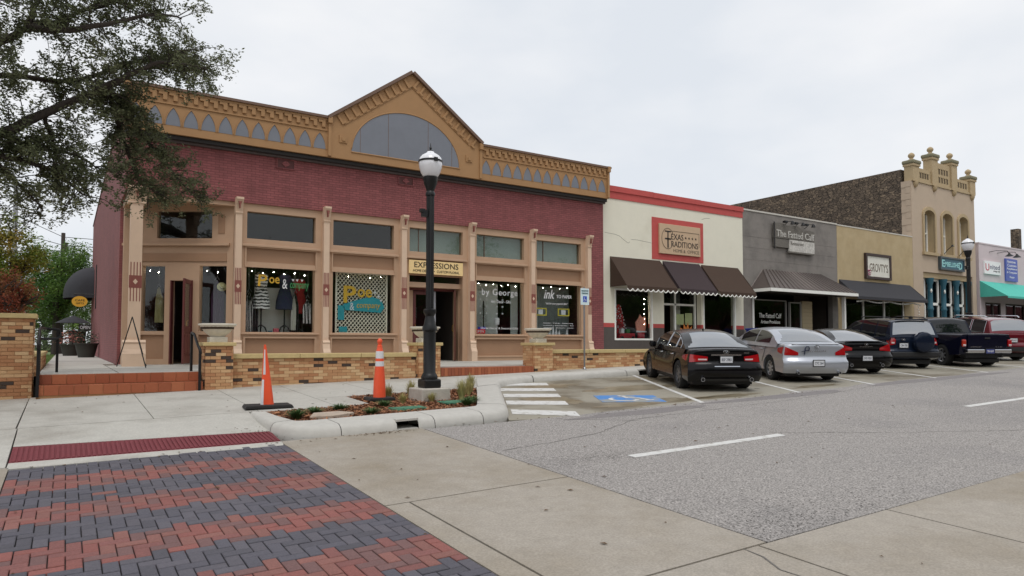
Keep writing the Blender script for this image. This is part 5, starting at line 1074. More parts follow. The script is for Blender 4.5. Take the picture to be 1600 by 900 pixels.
plate(b, t, .55, 'CYC 364', y=-.012); badge(t, 0, 1.0, .11); text('AVALON', -.25, .25, .86, .9, .11, m_chr, t, ex=.002, local=True)
MB().grid([[b.rear(f, z, .03) for f in (-.8, -.4, 0, .4, .8)] for z in (1.07, 1.1)]).build('boot_lip', m_p, t, local=True)
dec = MB().tube([(-.36, .095, .78), (-.34, .095, .95), (-.31, .095, 1.0), (-.24, .095, 1.0), (-.22, .095, .95), (-.24, .095, .9), (-.34, .095, .89)], .014, 5).tube([(-.44, .095, .87), (-.34, .095, .885)], .01, 5); dec.build('letter_decal', m_plated, t, local=True)
exhaust(t, -.55, .28, .03); exhaust(t, .62, .28, .03); mirror(t, m_p, .9, 3.3, 1.06); handles(b, t, (1.7, 2.75), .88, m_p); seams(b, t, [[(1.42, 1.0), (1.5, .7), (1.6, .5)], [(2.2, 1.0), (2.2, .3)], [(3.35, .97), (3.45, .6), (3.4, .3)]])
# 3 black coupe
m_p = paint('black_paint', rgb(9, 8, 11))
t = place('parked_car', 'low black coupe with red taillights parked between silver sedan and dark SUV', 'car', (19.0, 11.45), .98)
top = [(.14, .24), (.05, .34), (0, .48), (.02, .6), (.07, .68), (.1, .76), (.1, .92), (.12, 1.0), (.16, 1.03), (.3, 1.035), (.8, 1.01), (1.4, .97), (2.5, .92), (3.3, .9), (3.9, .84), (4.4, .7), (4.6, .55), (4.65, .42), (4.6, .28), (4.5, .2)]
b = Body(4.65, .91, top, (.98, 3.83), .35); b.build(t, m_p); underside(t, .91, 4.6)
cabin(t, m_p, [(.5, 1.0), (.8, 1.12), (1.2, 1.27), (1.6, 1.36), (2.05, 1.4), (2.5, 1.36), (3.0, 1.18), (3.5, .91)], .85, .56, .96, 1.4, [(1.1, 1.6), (1.68, 2.9)], rear=(.58, 1.5), front=(2.65, 3.4), mr=m_cglb)
add_wheels(t, .91, (.98, 3.83), .35, .25, True)
for s in (-1, 1): taillight(b, t, .76, .84, .72, .98, .5, .45, s)
MB().grid([[b.rear(f, z, o) for f in (-.75, -.4, 0, .4, .75)] for z, o in ((1.03, -.12), (1.06, .02), (1.04, .03))]).build('boot_spoiler', m_p, t, local=True)
plate(b, t, .52, 'DVD 9053', y=-.012); badge(t, 0, .95, .085); text('INFINITI', -.2, .2, .86, .89, .085, m_chr, t, ex=.002, local=True)
for s in (-.5, .5): exhaust(t, s, .3, .0, .05)
mirror(t, m_p, .88, 2.85, 1.0); seams(b, t, [[(1.6, .95), (1.6, .4)], [(2.95, .9), (3.05, .5)]])
# 4 dark SUV with spare wheel
m_p = paint('dark_slate_paint', rgb(24, 33, 50), .2)
t = place('parked_car', 'dark blue grey SUV with covered spare wheel on its tailgate', 'car', (22.1, 11.65), .88)
top = [(.2, .34), (.06, .4), (.03, .52), (.04, .64), (.08, .7), (.1, .9), (.12, 1.06), (.18, 1.14), (.6, 1.13), (1.6, 1.09), (2.8, 1.05), (3.5, 1.03), (4.0, .98), (4.35, .84), (4.45, .6), (4.42, .4), (4.3, .28)]
b = Body(4.45, .91, top, (.88, 3.54), .36, rear_round=.1); b.build(t, m_p, .3); underside(t, .9, 4.3)
cabin(t, m_p, [(.13, 1.1), (.2, 1.35), (.28, 1.58), (.36, 1.68), (.7, 1.725), (1.6, 1.75), (2.4, 1.71), (2.85, 1.52), (3.5, 1.06)], .87, .68, 1.08, 1.74, [(.42, 1.02), (1.1, 1.98), (2.05, 2.98)], rear=(.16, .33), front=(2.5, 3.4))
add_wheels(t, .91, (.88, 3.54), .36)
for s in (-1, 1): taillight(b, t, .86, 1.02, .82, 1.2, .78, .14, s, mw=m_tailw, wf=(.2, .8))
sp = MB().lathe([(.02, -.1), (.26, -.1), (.33, -.07), (.36, 0), (.36, .1), (.3, .14)], (0, 0, 0), 36); sp.v = [(x+.22, -.05-0+z*1.0-.02, y+.93) for x, y, z in sp.v]; sp.build('spare_wheel_cover', m_p, t, smooth=35, local=True)
MB().tube([(.22, .02, .93), (.22, .14, .93)], .1, 12).build('spare_mount', m_plas, t, local=True)
plate(b, t, .82, 'CR4 V58', x=-.42, y=.055); badge(t, -.42, 1.02, .1)
MB().box(-.86, .86, .0, .14, .42, .6).build('rear_bumper', m_plas, t, bevel=.04, local=True)
for s in (-1, 1): MB().tube([(s*.62, .5, 1.735), (s*.64, .6, 1.79), (s*.64, 2.1, 1.81), (s*.62, 2.3, 1.75)], .02, 6).build('roof_rail', m_plas, t, local=True)
MB().box(-.55, .55, .22, .4, 1.7, 1.735).build('roof_spoiler', m_p, t, bevel=.012, local=True); mirror(t, m_p, .9, 2.9, 1.14); handles(b, t, (1.2, 2.15), .95, m_p)
# 5 navy pickup
m_p = paint('navy_paint', rgb(13, 15, 34), .2)
t = place('pickup_truck', 'navy blue pickup truck with chrome rear bumper', 'pickup', (24.85, 11.0), 1.15)
top = [(.14, .46), (.12, .55), (.1, .8), (.1, 1.1), (.1, 1.17), (.14, 1.2), (.6, 1.2), (1.8, 1.2), (2.3, 1.18), (3.4, 1.14), (4.2, 1.1), (4.8, 1.0), (5.1, .85), (5.15, .6), (5.1, .4), (5.0, .34)]
b = Body(5.2, .96, top, (1.15, 4.2), .38, tum=.03, rear_round=.08, crown=.01); b.build(t, m_p, .42); underside(t, .8, 4.9)
cabin(t, m_p, [(2.02, 1.16), (2.08, 1.4), (2.14, 1.62), (2.25, 1.72), (2.7, 1.78), (3.2, 1.72), (3.5, 1.55), (4.05, 1.12)], .9, .7, 1.16, 1.77, [(2.2, 2.5), (2.56, 3.55)], rear=(2.03, 2.2), front=(3.3, 3.95), mr=m_cgl)
add_wheels(t, .97, (1.15, 4.2), .39, .26)
for s in (-1, 1):
    o_ = MB().box(s*.85-.075, s*.85+.075, .06, .14, .74, 1.0).build('taillight', m_amb if s < 0 else m_tail, t, bevel=.035, local=True); MB().box(s*.85-.05, s*.85+.05, .05, .1, .77, .83).build('reversing_lamp', m_tailw, o_, bevel=.01, local=True)  # right lens takes the darker red, its shade put into the colour
MB().box(-.72, .72, .07, .1, .68, 1.17).build('tailgate', m_p, t, bevel=.015, local=True); MB().box(-.1, .1, .055, .07, 1.02, 1.08).build('tailgate_handle', m_plas, t, local=True)
MB().box(-.82, .82, -.06, .12, .52, .66).build('rear_bumper', m_chr, t, bevel=.03, local=True); plate(b, t, .59, 'TK4 G17', m=m_plateb, y=-.08, ink=m_wht)
text('CHEVROLET', -.62, -.22, .72, .76, .07, m_chr, t, ex=.002, local=True); text('S10', .3, .55, .72, .76, .07, m_chr, t, ex=.002, local=True)
MB().box(-.7, .7, .2, .5, .34, .46).build('tow_beam', m_plas, t, local=True); exhaust(t, .6, .38, .1, .035); mirror(t, m_plas, .95, 3.5, 1.24)
# 6 maroon SUV
m_p = paint('maroon_paint', rgb(108, 22, 36), .3)
t = place('parked_car', 'maroon SUV with silver roof rails at the right edge', 'car', (28.75, 11.7), 1.0)
top = [(.2, .34), (.06, .42), (.02, .56), (.04, .68), (.1, .76), (.1, 1.0), (.12, 1.12), (.2, 1.18), (.8, 1.17), (1.8, 1.12), (3.0, 1.08), (3.8, 1.06), (4.5, 1.0), (4.9, .85), (5.05, .6), (5.0, .4), (4.9, .28)]
b = Body(5.1, .99, top, (1.0, 4.02), .39, rear_round=.12); b.build(t, m_p, .32); underside(t, .95, 5)
cabin(t, m_p, [(.14, 1.14), (.24, 1.38), (.36, 1.6), (.48, 1.7), (.9, 1.755), (1.8, 1.79), (2.7, 1.74), (3.2, 1.54), (3.9, 1.1)], .94, .74, 1.12, 1.78, [(.48, 1.25), (1.34, 2.3), (2.38, 3.35)], rear=(.18, .42), front=(2.85, 3.8), mg=mat('car_glass_tint', rgb(40, 36, 38), .04, var=0, spec=.8), frame=m_chr)
add_wheels(t, .99, (1.0, 4.02), .39)
for s in (-1, 1): taillight(b, t, .9, 1.02, .88, 1.14, .6, .3, s, m=m_tail, mw=m_tailw, wf=(.1, .6)); MB().tube([(s*.68, .6, 1.76), (s*.71, .75, 1.83), (s*.71, 2.4, 1.85), (s*.68, 2.6, 1.77)], .024, 6).build('roof_rail', m_chr, t, local=True)
MB().box(-.93, .93, .02, .16, .4, .62).build('rear_bumper', m_plas, t, bevel=.04, local=True); mirror(t, m_p, .97, 3.2, 1.18); handles(b, t, (1.45, 2.5), .98, m_p); plate(b, t, .85, 'DPX 4417', y=.05)
# ------------------------------------------------------------------ street furniture
m_lampb = mat('black_cast_iron', rgb(24, 24, 25), .4, var=.06, metal=.2, bump=.08, bscale=40); m_globe = mat('opal_globe', rgb(232, 232, 236), .18, var=.02, coat=.6); m_blockc = mat('lamp_footing', rgb(176, 170, 160, 1.1), .9, var=.15, vscale=9, bump=.4, bscale=30)
def street_lamp(label, x, y, zb, block=True):
    t = thing('street_lamp', label, 'street lamp', (x, y, zb), group='black acorn street lamps')
    if block: MB().prism([(-.3, -.2), (.3, -.2), (.28, .2), (-.28, .2)], -.29, .29, 'y', Matrix.Translation((x, y, zb))).build('footing', m_blockc, t, bevel=.02)
    z = zb+(.2 if block else 0)
    MB().box(x-.165, x+.165, y-.165, y+.165, z, z+.16).build('base_flange', m_lampb, t, bevel=.03)
    MB().lathe([(.15, .16), (.155, .2), (.135, .24), (.112, .28), (.116, 1.02), (.135, 1.04), (.135, 1.1), (.108, 1.16), (.08, 1.3), (.1, 1.34), (.117, 1.37), (.117, 1.42), (.08, 1.44)], (x, y, z), 20).build('base_column', m_lampb, t, smooth=35)
    fl = MB(); rows = []
    for zz in (1.44, 2.5, 3.52): rows.append([(x+(.073 if k % 2 else .064)*math.cos(2*math.pi*k/24), y+(.073 if k % 2 else .064)*math.sin(2*math.pi*k/24), z+zz) for k in range(24)])
    fl.grid(rows, closed=True).build('shaft', m_lampb, t)
    MB().lathe([(.085, 3.52), (.09, 3.56), (.07, 3.6), (.08, 3.64), (.12, 3.74), (.135, 3.82), (.14, 3.86), (.1, 3.87)], (x, y, z), 20).build('fitter', m_lampb, t, smooth=35)
    g_ = MB().lathe([(.11, 3.86), (.14, 3.88), (.18, 3.95), (.208, 4.04), (.216, 4.1), (.214, 4.14)], (x, y, z), 28).build('globe', m_globe, t, smooth=60)
    MB().lathe([(.213, 4.17), (.2, 4.215), (.165, 4.26), (.12, 4.29), (.08, 4.31), (.06, 4.34), (.03, 4.35)], (x, y, z), 28).build('globe_cap', m_globe, t, smooth=60)
    bnd = MB().lathe([(.216, 4.135), (.224, 4.14), (.224, 4.17), (.214, 4.175)], (x, y, z), 28).build('band', m_lampb, t, smooth=40)
    MB().box(x-.035, x+.035, y-.235, y-.2, z+4.12, z+4.19).build('band_plate', m_lampb, bnd)
    MB().lathe([(.03, 4.34), (.045, 4.36), (.015, 4.38), (.025, 4.41), (.012, 4.44), (.004, 4.5)], (x, y, z), 12).build('finial', m_lampb, t, smooth=40)
    MB().box(x-.17, x-.07, y-.04, y+.04, z+3.12, z+3.24).box(x-.2, x-.12, y-.05, y+.05, z+3.2, z+3.26).build('photocell', m_lampb, t)
street_lamp('black street lamp on a concrete block in the planting bed', 5.58, 11.4, h(5.58, 11.4)+.12)
street_lamp('distant black street lamp standing behind the navy pickup', 29.7, 12.95, h(29.7, 12.95)+.3, False)
# cones
m_or = mat('orange_plastic', rgb(226, 84, 48, 1.15), .45, var=.06, vscale=12); m_refl = mat('reflective_white', rgb(222, 222, 224), .35, var=.05); m_rub_ = mat('rubber_base', rgb(40, 38, 38), .8, var=.1)
def cone_base(t, x, y, z, w_, d_): MB().prism([(-w_, 0), (w_, 0), (w_*.92, .05), (-w_*.92, .05)], -d_, d_, 'y', Matrix.Translation((x, y, z)) @ Matrix.Rotation(R(-6), 4, 'Z')).build('rubber_base', m_rub_, t, bevel=.01)
x, y = 4.74, 11.7; z = hs(x, y)+.004; t = thing('traffic_cone', 'upright tall orange channelizer cone with two white bands', 'traffic cone', (x, y, z), group='orange cones on the pavement'); cone_base(t, x, y, z, .24, .22)
MB().lathe([(.112, .05), (.105, .3), (.078, .6), (.066, .86), (.055, .9), (.048, .93), (.046, .97), (.033, .98), (.033, 1.0), (.044, 1.02), (.046, 1.06), (.028, 1.09), (.01, 1.1)], (x, y, z), 24).build('cone_body', m_or, t, smooth=40)
for a, b_, ra, rb in ((.74, .87, .0732, .0672), (.6, .69, .0792, .0756)): MB().lathe([(ra, a), (rb, b_)], (x, y, z), 24).build('reflective_band', m_refl, t, smooth=60)
x, y = 2.82, 11.75; z = hs(x, y)+.004; t = thing('traffic_cone', 'crushed narrow orange cone leaning on a wide rubber base', 'traffic cone', (x, y, z), group='orange cones on the pavement'); cone_base(t, x, y, z, .38, .24)
rows = []; wr = []
for i in range(13):
    f = i/12; zz = .05+f*.98; a = R(25+70*f); rx = .095*(1-f)**.8+.012; ry = .07*(1-f)+.02; cx = x-.01-.05*f; row = []
    for k in range(16):
        th = 2*math.pi*k/16; u = rx*math.cos(th); v = ry*math.sin(th)*(1-.5*math.exp(-((th-4.2)**2)*3)); row.append((cx+u*math.cos(a*.3)-v*math.sin(a*.3), y+u*math.sin(a*.3)+v*math.cos(a*.3), z+zz))
    rows.append(row)
    wr.append([(p[0]*1.0+(p[0]-cx)*.05, p[1]+(p[1]-y)*.05, p[2]) for p in (row[8:13] if i < 6 else row[9:12])])
q = MB().grid(rows, closed=True); q.build('cone_body', m_or, t, smooth=50)
for a, b_ in ((0, 6), (6, 12)):
    w_ = [r_[:3] for r_ in wr[a:b_]]; MB().grid(w_).build('reflective_band', m_refl, t, smooth=60)
# accessible parking sign
t = thing('parking_sign', 'small white and blue accessible parking sign on a thin steel post', 'sign', (12.1, 15.02, 1.0)); m_gal = mat('galvanised', rgb(150, 150, 152), .4, metal=.7, var=.1)
MB().tube([(12.1, 15.02, hs(12.1, 15)-.02), (12.1, 15.02, 3.28)], .024, 8).build('post', m_gal, t); MB().lathe([(.06, 0), (.05, .03), (.03, .06)], (12.1, 15.02, hs(12.1, 15)), 10).build('post_foot', m_gal, t)
p_ = MB().box(11.95, 12.25, 14.985, 14.99, 2.78, 3.24).build('sign_plate', mat('sign_face', rgb(206, 222, 226, 1.2), .4, var=.03), t); MB().box(12.035, 12.165, 14.978, 14.985, 2.86, 3.02).build('blue_square', mat('sign_blue2', rgb(30, 70, 170, 1.3), .4), p_)
text('RESERVED', 11.98, 12.22, 3.15, 3.19, 14.985, mat('sign_green', rgb(70, 110, 120), .5), p_); text('PARKING', 11.99, 12.21, 3.08, 3.12, 14.985, mat('sign_green', rgb(70, 110, 120), .5), p_)
MB().tube([(12.08, 14.976, 2.99), (12.08, 14.976, 2.93), (12.12, 14.976, 2.93), (12.135, 14.976, 2.89)], .007, 5).tube([(12.085+.03*math.cos(R(a)), 14.976, 2.91+.03*math.sin(R(a))) for a in range(100, 380, 30)], .005, 4).build('wheelchair_mark', m_refl, p_)
# wire easel
t = thing('wire_easel', 'thin black wire easel standing before the corner column', 'easel', (1.36, 19.3, 1.13)); ap = (1.37, 19.3, 2.36)
for f_ in ((1.1, 20.0, 1.13), (1.62, 18.5, 1.13), (1.75, 19.9, 1.13)): MB().tube([ap, f_], .014, 6).build('leg', m_iron, t)
# blue postbox bin between cream and grey shop
t = thing('recycling_bin', 'blue bin standing between the cream and grey shops', 'bin', (25.4, 19.6, 1.3)); m_bb = mat('blue_plastic', rgb(36, 52, 130, 1.2), .5)
MB().prism([(25.15, 1.3), (25.7, 1.3), (25.75, 2.3), (25.1, 2.3)], 19.4, 19.9, 'y').build('body', m_bb, t, bevel=.02); MB().box(25.08, 25.77, 19.36, 19.94, 2.3, 2.38).build('lid', m_bb, t, bevel=.02); MB().box(25.5, 25.68, 19.39, 19.4, 2.05, 2.22).build('paper_notice', m_plate, t)
# utility poles and wires at far left
for x, y, zt_, r_, lb, m_ in ((-2.65, 50, 11.2, .16, 'pale thin utility pole rising behind the orange leaved tree', m_gal), (-.25, 50, 8.45, .15, 'dark wooden utility pole behind the round green tree', mat('creosote', rgb(70, 62, 56), .9))):
    t = thing('utility_pole', lb, 'pole', (x, y, 1), group='utility poles at the far left'); MB().tube([(x, y, .5), (x, y, zt_)], [r_, r_*.75], 10).build('mast', m_, t)
    MB().box(x-.08, x+.25, y-.3, y-.1, zt_-1.2, zt_-.6).build('transformer', m_, t)
o = MB().tube([(-40, 50, 9.6), (-20, 50, 9.0), (-2.65, 50, 9.3), (-.25, 50, 8.2), (20, 52, 8.3)], .018, 4).build('power_cable', m_iron); tag(o, 'upper sagging power cable at the far left', 'cable')
o = MB().tube([(-40, 50, 8.6), (-20, 50, 8.1), (-2.65, 50, 8.3), (-.25, 50, 7.7), (20, 52, 7.8)], .018, 4).build('power_cable', m_iron); tag(o, 'lower sagging power cable at the far left', 'cable')
# side wall fittings
t = thing('dome_awning', 'rounded black canvas awning on the maroon side wall', 'awning', (.6, 43.2, 4.2)); rows = []
for i in range(9):
    th = R(90*i/8); rows.append([(1.19-1.35*math.sin(th)*math.sin(R(180*j/12))**.6, 43.2+1.5*math.cos(R(180*j/12)), 4.3+1.5*math.cos(th)*(.35+.65*math.sin(R(180*j/12)))) for j in range(13)])
q = MB().grid(rows); q.build('canvas', m_bcv, t, smooth=60)
MB().grid([[(1.19-1.35*math.sin(R(180*j/12))**.6, 43.2+1.5*math.cos(R(180*j/12)), z) for j in range(13)] for z in (4.3, 4.08)]).build('valance', m_bcv, t)
t = thing('hanging_sign', 'yellow oval hanging sign on the maroon side wall', 'sign', (.56, 41, 3.55)); MB().tube([(.23+.33-.33*math.cos(R(a)), 41, 3.83+.28*math.sin(R(a))) for a in (0, 180)], .01, 4)
MB().prism([(.56+.34*math.cos(R(a)), 3.83+.27*math.sin(R(a))) for a in range(0, 360, 12)], 40.97, 41.03, 'y').build('oval_board', mat('sign_yellow', rgb(206, 156, 50, 1.3), .5, var=.06), t); MB().tube([(1.2, 41, 4.2), (.3, 41, 4.2)], .025, 6).tube([(.4, 41, 4.2), (.4, 41, 4.05)], .012, 4).tube([(.75, 41, 4.2), (.75, 41, 4.05)], .012, 4).build('bracket', m_iron, t)
text('CAFE', .36, .78, 3.84, 3.94, 40.97, m_blk, t); text('GIFTS', .4, .74, 3.7, 3.78, 40.97, m_blk, t)
t = thing('open_sign', 'small OPEN board beside the potted plants at the side wall', 'sign', (.95, 37.2, 1.13)); MB().box(.5, 1.0, 37.2, 37.24, 2.3, 2.6).build('board', m_blk, t); text('OPEN', .55, .95, 2.38, 2.52, 37.2, m_refl, t); MB().tube([(.87, 37.22, 1.13), (.87, 37.22, 2.3)], .02, 6).build('stake', m_iron, t)
def potted(lb, x, y, r_, hh, m_, n, sp, lab='potted_plant'):
    t = thing(lab, lb, 'plant', (x, y, TER)); MB().lathe([(r_*.7, 0), (r_, hh), (r_*1.08, hh), (r_*1.08, hh+.05), (r_*.9, hh+.05)], (x, y, TER), 14).build('pot', mat('dark_pot', rgb(52, 50, 44), .8), t, smooth=40)
    q = MB()
    for i in range(n):
        a = rr.uniform(0, 6.3); ph = rr.uniform(.1, 1.4); d = Vector((math.cos(a)*math.cos(ph), math.sin(a)*math.cos(ph), math.sin(ph)))*rr.uniform(.2, sp); p = Vector((x, y, TER+hh+.05))+d; s = rr.uniform(.03, .07)
        M = Matrix.Translation(p) @ Matrix.Rotation(rr.uniform(0, 6.3), 4, 'Z') @ Matrix.Rotation(rr.uniform(-1, 1), 4, 'X'); q.add([(-s, 0, 0), (0, -s*.5, 0), (s, 0, 0), (0, s*.5, 0)], [(0, 1, 2, 3)], M)
    q.build('foliage', m_, t)
m_pinkf = mat('pink_blossom', rgb(186, 120, 108), .7, island=.5, var=.1); m_lgr = mat('light_leaf', rgb(120, 150, 60), .7, island=.4, var=.1); m_dgr = mat('dark_leaf', rgb(52, 66, 40), .7, island=.5, var=.1)
potted('dark pot with leafy plant near the OPEN board', .75, 34.0, .42, .55, m_dgr, 350, .6); potted('pot with pinkish flowers beyond the dark pot', .2, 39, .4, .5, m_pinkf, 300, .7); potted('tall pot with light green shrub under the oval sign', .5, 41.5, .4, 1.2, m_lgr, 400, .6)
t = thing('cafe_parasol', 'small black parasol under the yellow oval sign', 'parasol', (.3, 39.6, TER)); MB().lathe([(.75, 2.7), (.4, 2.9), (.05, 3.05)], (.3, 39.6, 0), 16).build('canopy', m_bcv, t); MB().tube([(.3, 39.6, TER), (.3, 39.6, 3.1)], .025, 6).build('pole', m_iron, t)
# person walking in the distance
def person(x, y, z0):
    t = thing('person', 'person with short dark hair in a dark jacket walking past the tan shop', 'person', (x, y, z0))
    me = bpy.data.meshes.new('body'); J = [((0, 0, .92), .15), ((0, 0, 1.12), .15), ((0, 0, 1.35), .17), ((0, 0, 1.47), .07), ((0, 0, 1.54), .062), ((.02, 0, 1.64), .105), ((.02, 0, 1.74), .085),
         ((0, .19, 1.42), .075), ((-.05, .26, 1.15), .052), ((.08, .27, .92), .04), ((.12, .27, .83), .042), ((0, -.19, 1.42), .075), ((.08, -.25, 1.16), .052), ((.2, -.24, .97), .04), ((.24, -.24, .89), .042),
         ((0, .1, .88), .1), ((.12, .1, .5), .07), ((.06, .1, .1), .05), ((.17, .1, .05), .045), ((0, -.1, .88), .1), ((-.05, -.1, .5), .07), ((-.22, -.1, .12), .05), ((-.13, -.1, .05), .045)]
    E_ = [(0, 1), (1, 2), (2, 3), (3, 4), (4, 5), (5, 6), (2, 7), (7, 8), (8, 9), (9, 10), (2, 11), (11, 12), (12, 13), (13, 14), (0, 15), (15, 16), (16, 17), (17, 18), (0, 19), (19, 20), (20, 21), (21, 22)]
    me.from_pydata([j[0] for j in J], E_, []); ob = bpy.data.objects.new('body', me); C.objects.link(ob); ob.parent = t
    sk = ob.modifiers.new('skin', 'SKIN'); 
    for i, v in enumerate(me.skin_vertices[0].data): v.radius = (J[i][1], J[i][1]*.85 if i < 7 else J[i][1]); v.use_root = (i == 0)
    ob.modifiers.new('sub', 'SUBSURF').render_levels = 2; me.materials.append(mat('dark_jacket', rgb(36, 36, 44), .85))
    MB().lathe([(.0, -.12), (.075, -.09), (.092, 0), (.085, .06), (.05, .1), (0, .11)], (.05, 0, 1.64), 12).build('face', mat('skin', rgb(160, 116, 96), .6), t, smooth=60, local=True)
    MB().lathe([(.09, -.02), (.108, .03), (.1, .09), (.06, .13), (0, .14)], (.012, 0, 1.65), 12).build('hair', mat('dark_hair', rgb(34, 28, 26), .8), t, smooth=60, local=True); t.rotation_euler = (0, 0, R(20)); t.scale = (.88, .88, .88)
try: 
    bpy.context.view_layer.objects.active = None
except Exception: pass
def add_person():
    person(33.6, 17.2, hs(33.6, 15.3)-.05)
# ------------------------------------------------------------------ shop window displays
def dressform(lb, x, y, z0, m_, L_=.95, skirt=.3, n=24):
    t = thing('dress_form', lb, 'mannequin', (x, y, z0), group='dress forms in the shop window')
    zb = z0+.75; MB().lathe([(skirt*.9, 0), (skirt*.85, L_*.25), (.17, L_*.55), (.14, L_*.62), (.19, L_*.85), (.18, L_*.98), (.1, L_*1.04)], (x, y, zb), n, sy=.7).build('dress', m_, t, smooth=50)
    MB().tube([(x, y, z0+.2), (x, y, zb)], .022, 8).build('pole', m_iron, t)
    for a in (R(200), R(320), R(80)): MB().tube([(x, y, z0+.3), (x+.12*math.cos(a), y+.12*math.sin(a), z0+.22), (x+.22*math.cos(a), y+.22*math.sin(a), z0+.0)], .02, 6).build('leg', m_iron, t)
    MB().lathe([(.1, 0), (.055, .04), (.05, .1), (.02, .12)], (x, y, zb+L_*1.03), 12).build('neck', m_iron, t)
def wavem(name, c1, c2, sc, dist, dirn='Z', typ='BANDS'):
    m = bpy.data.materials.new(name); m.use_nodes = True; N = m.node_tree.nodes; L = m.node_tree.links; p = N['Principled BSDF']; p.inputs['Roughness'].default_value = .9
    tcn = N.new('ShaderNodeTexCoord'); wv = N.new('ShaderNodeTexWave'); wv.bands_direction = dirn; wv.inputs['Scale'].default_value = sc; wv.inputs['Distortion'].default_value = dist; wv.inputs['Detail'].default_value = 2; wv.inputs['Detail Scale'].default_value = 3; L.new(tcn.outputs['Object'], wv.inputs[0])
    r_ = N.new('ShaderNodeValToRGB'); r_.color_ramp.interpolation = 'CONSTANT'; r_.color_ramp.elements[0].color = c1; r_.color_ramp.elements[1].position = .5; r_.color_ramp.elements[1].color = c2; L.new(wv.outputs['Fac'], r_.inputs[0]); L.new(r_.outputs[0], p.inputs['Base Color']); MATS[name] = m; return m
m_chev = wavem('chevron', rgb(70, 68, 66), rgb(226, 224, 220), 3.4, 3); m_strp = wavem('striped', rgb(30, 28, 32), rgb(220, 216, 214), 7, 1.2, 'X'); m_knit = wavem('knit', rgb(28, 24, 28), rgb(96, 86, 90), 5, 2.5, 'X')
m_navy = mat('navy_cloth', rgb(38, 40, 66), .9, var=.15); m_redc = mat('red_cloth', rgb(160, 30, 36), .85, var=.2); m_scr = mat('white_screen', rgb(220, 218, 208), .9, var=.04); m_purp = mat('purple_cloth', rgb(70, 46, 74), .9, var=.2); m_yel = mat('pale_yellow_cloth', rgb(200, 196, 150), .9, var=.1)
zd = 1.95
dressform('dress form in a black and white chevron dress', 4.72, 20.62, zd, m_chev, 1.0, .27); dressform('dress form in a sleeveless navy dress', 5.38, 20.62, zd, m_navy, 1.0, .29)
dressform('dress form in a red fringed dress', 5.85, 20.8, zd-.1, m_redc, 1.0, .27)
def garment(lb, pts, w_, y, ztop, zb, m_, M=None):
    """hanging cloth with folds on a hanger"""
    t = thing('hanging_garment', lb, 'garment', (0, 0, 0)); t.location = (pts, y, zb); t['_o'] = (pts, y, zb) if M is None else (0, 0, 0); 
    if M is not None: t.location = (0, 0, 0)
    rows = []
    for i in range(9):
        f = i/8; rows.append([(pts+w_*(u-.5)*(.35+.65*min(1, f*3)), y+.05*math.sin(u*19+f*2), ztop-.05*abs(u-.5)*4*(f < .2)+(zb-ztop)*f) for u in [k/14 for k in range(15)]])
    q = MB().grid(rows, M); q.grid([[(a, b_+.02, c_) for a, b_, c_ in r_][::-1] for r_ in rows], M); q.build('cloth', m_, t, smooth=60)
    MB().tube([(pts-w_*.2, y, ztop), (pts, y, ztop+.1), (pts+w_*.2, y, ztop)], .008, 5, M).tube([(pts, y, ztop+.1), (pts, y, 3.84)], .004, 4, M).build('hanger', m_gal, t)
    return t
garment('striped fringed wrap hanging at the left of the first shop window', 4.32, .28, 20.42, 3.1, 2.02, m_strp); garment('dark patterned wrap hanging beside the striped one', 4.52, .24, 20.55, 3.0, 2.0, m_knit); garment('grey and white striped wrap hanging at the right of the first shop window', 6.0, .26, 20.42, 3.05, 2.3, m_strp); garment('dark patterned dress hanging near the red dress', 5.68, .24, 20.6, 3.2, 2.0, m_knit)
garment('black and cream fringed shawl hanging behind the striped wrap', 4.42, .3, 20.75, 3.2, 2.0, m_strp); garment('grey draped scarf beside the navy dress', 5.62, .14, 20.5, 3.1, 2.1, m_scr); garment('dark skirt hanging low at the right of the first window', 5.9, .3, 20.95, 2.6, 1.98, m_knit)
t = thing('display_screen', 'white backdrop panel behind the navy dress', 'screen', (5.1, 21.1, zd)); MB().box(4.6, 5.75, 20.95, 20.97, zd, 3.35).build('panel', m_scr, t)
o = MB().box(5.05, 5.2, 20.5, 20.6, zd, zd+.2).build('gift_box', mat('red_print', rgb(190, 90, 100), .7, var=.4, vscale=20), bevel=.005); tag(o, 'small red and white box on the window floor between dress forms', 'box')
o = MB().box(4.9, 5.01, 20.5, 20.58, zd, zd+.13).build('gift_box', m_teal, bevel=.005); tag(o, 'small dark box beside the red and white box', 'box')
m_gl = mat('gold_letter', rgb(214, 170, 50), .5, var=.1); m_grl = mat('green_letter', rgb(70, 150, 90), .5); m_tq = mat('turquoise', rgb(40, 140, 150, 1.2), .5, var=.12)
yg = 20.195
text('P', 4.52, 4.78, 3.33, 3.66, yg, m_gl, B, ex=.002, shear=.05, off=.012); text('oe', 4.83, 5.12, 3.42, 3.6, yg, m_gl, B, ex=.002, off=.012); text('&', 5.2, 5.34, 3.28, 3.56, yg, m_refl, B, ex=.002); text('company', 5.42, 5.96, 3.24, 3.46, yg, m_grl, B, ex=.002, shear=.2, off=.004)
for i, x in enumerate((5.5, 5.62, 5.76)): MB().prism([(x, 3.5), (x+.04, 3.57), (x-.04, 3.57)], yg-.002, yg, 'y').build('heart_mark', m_refl, B)
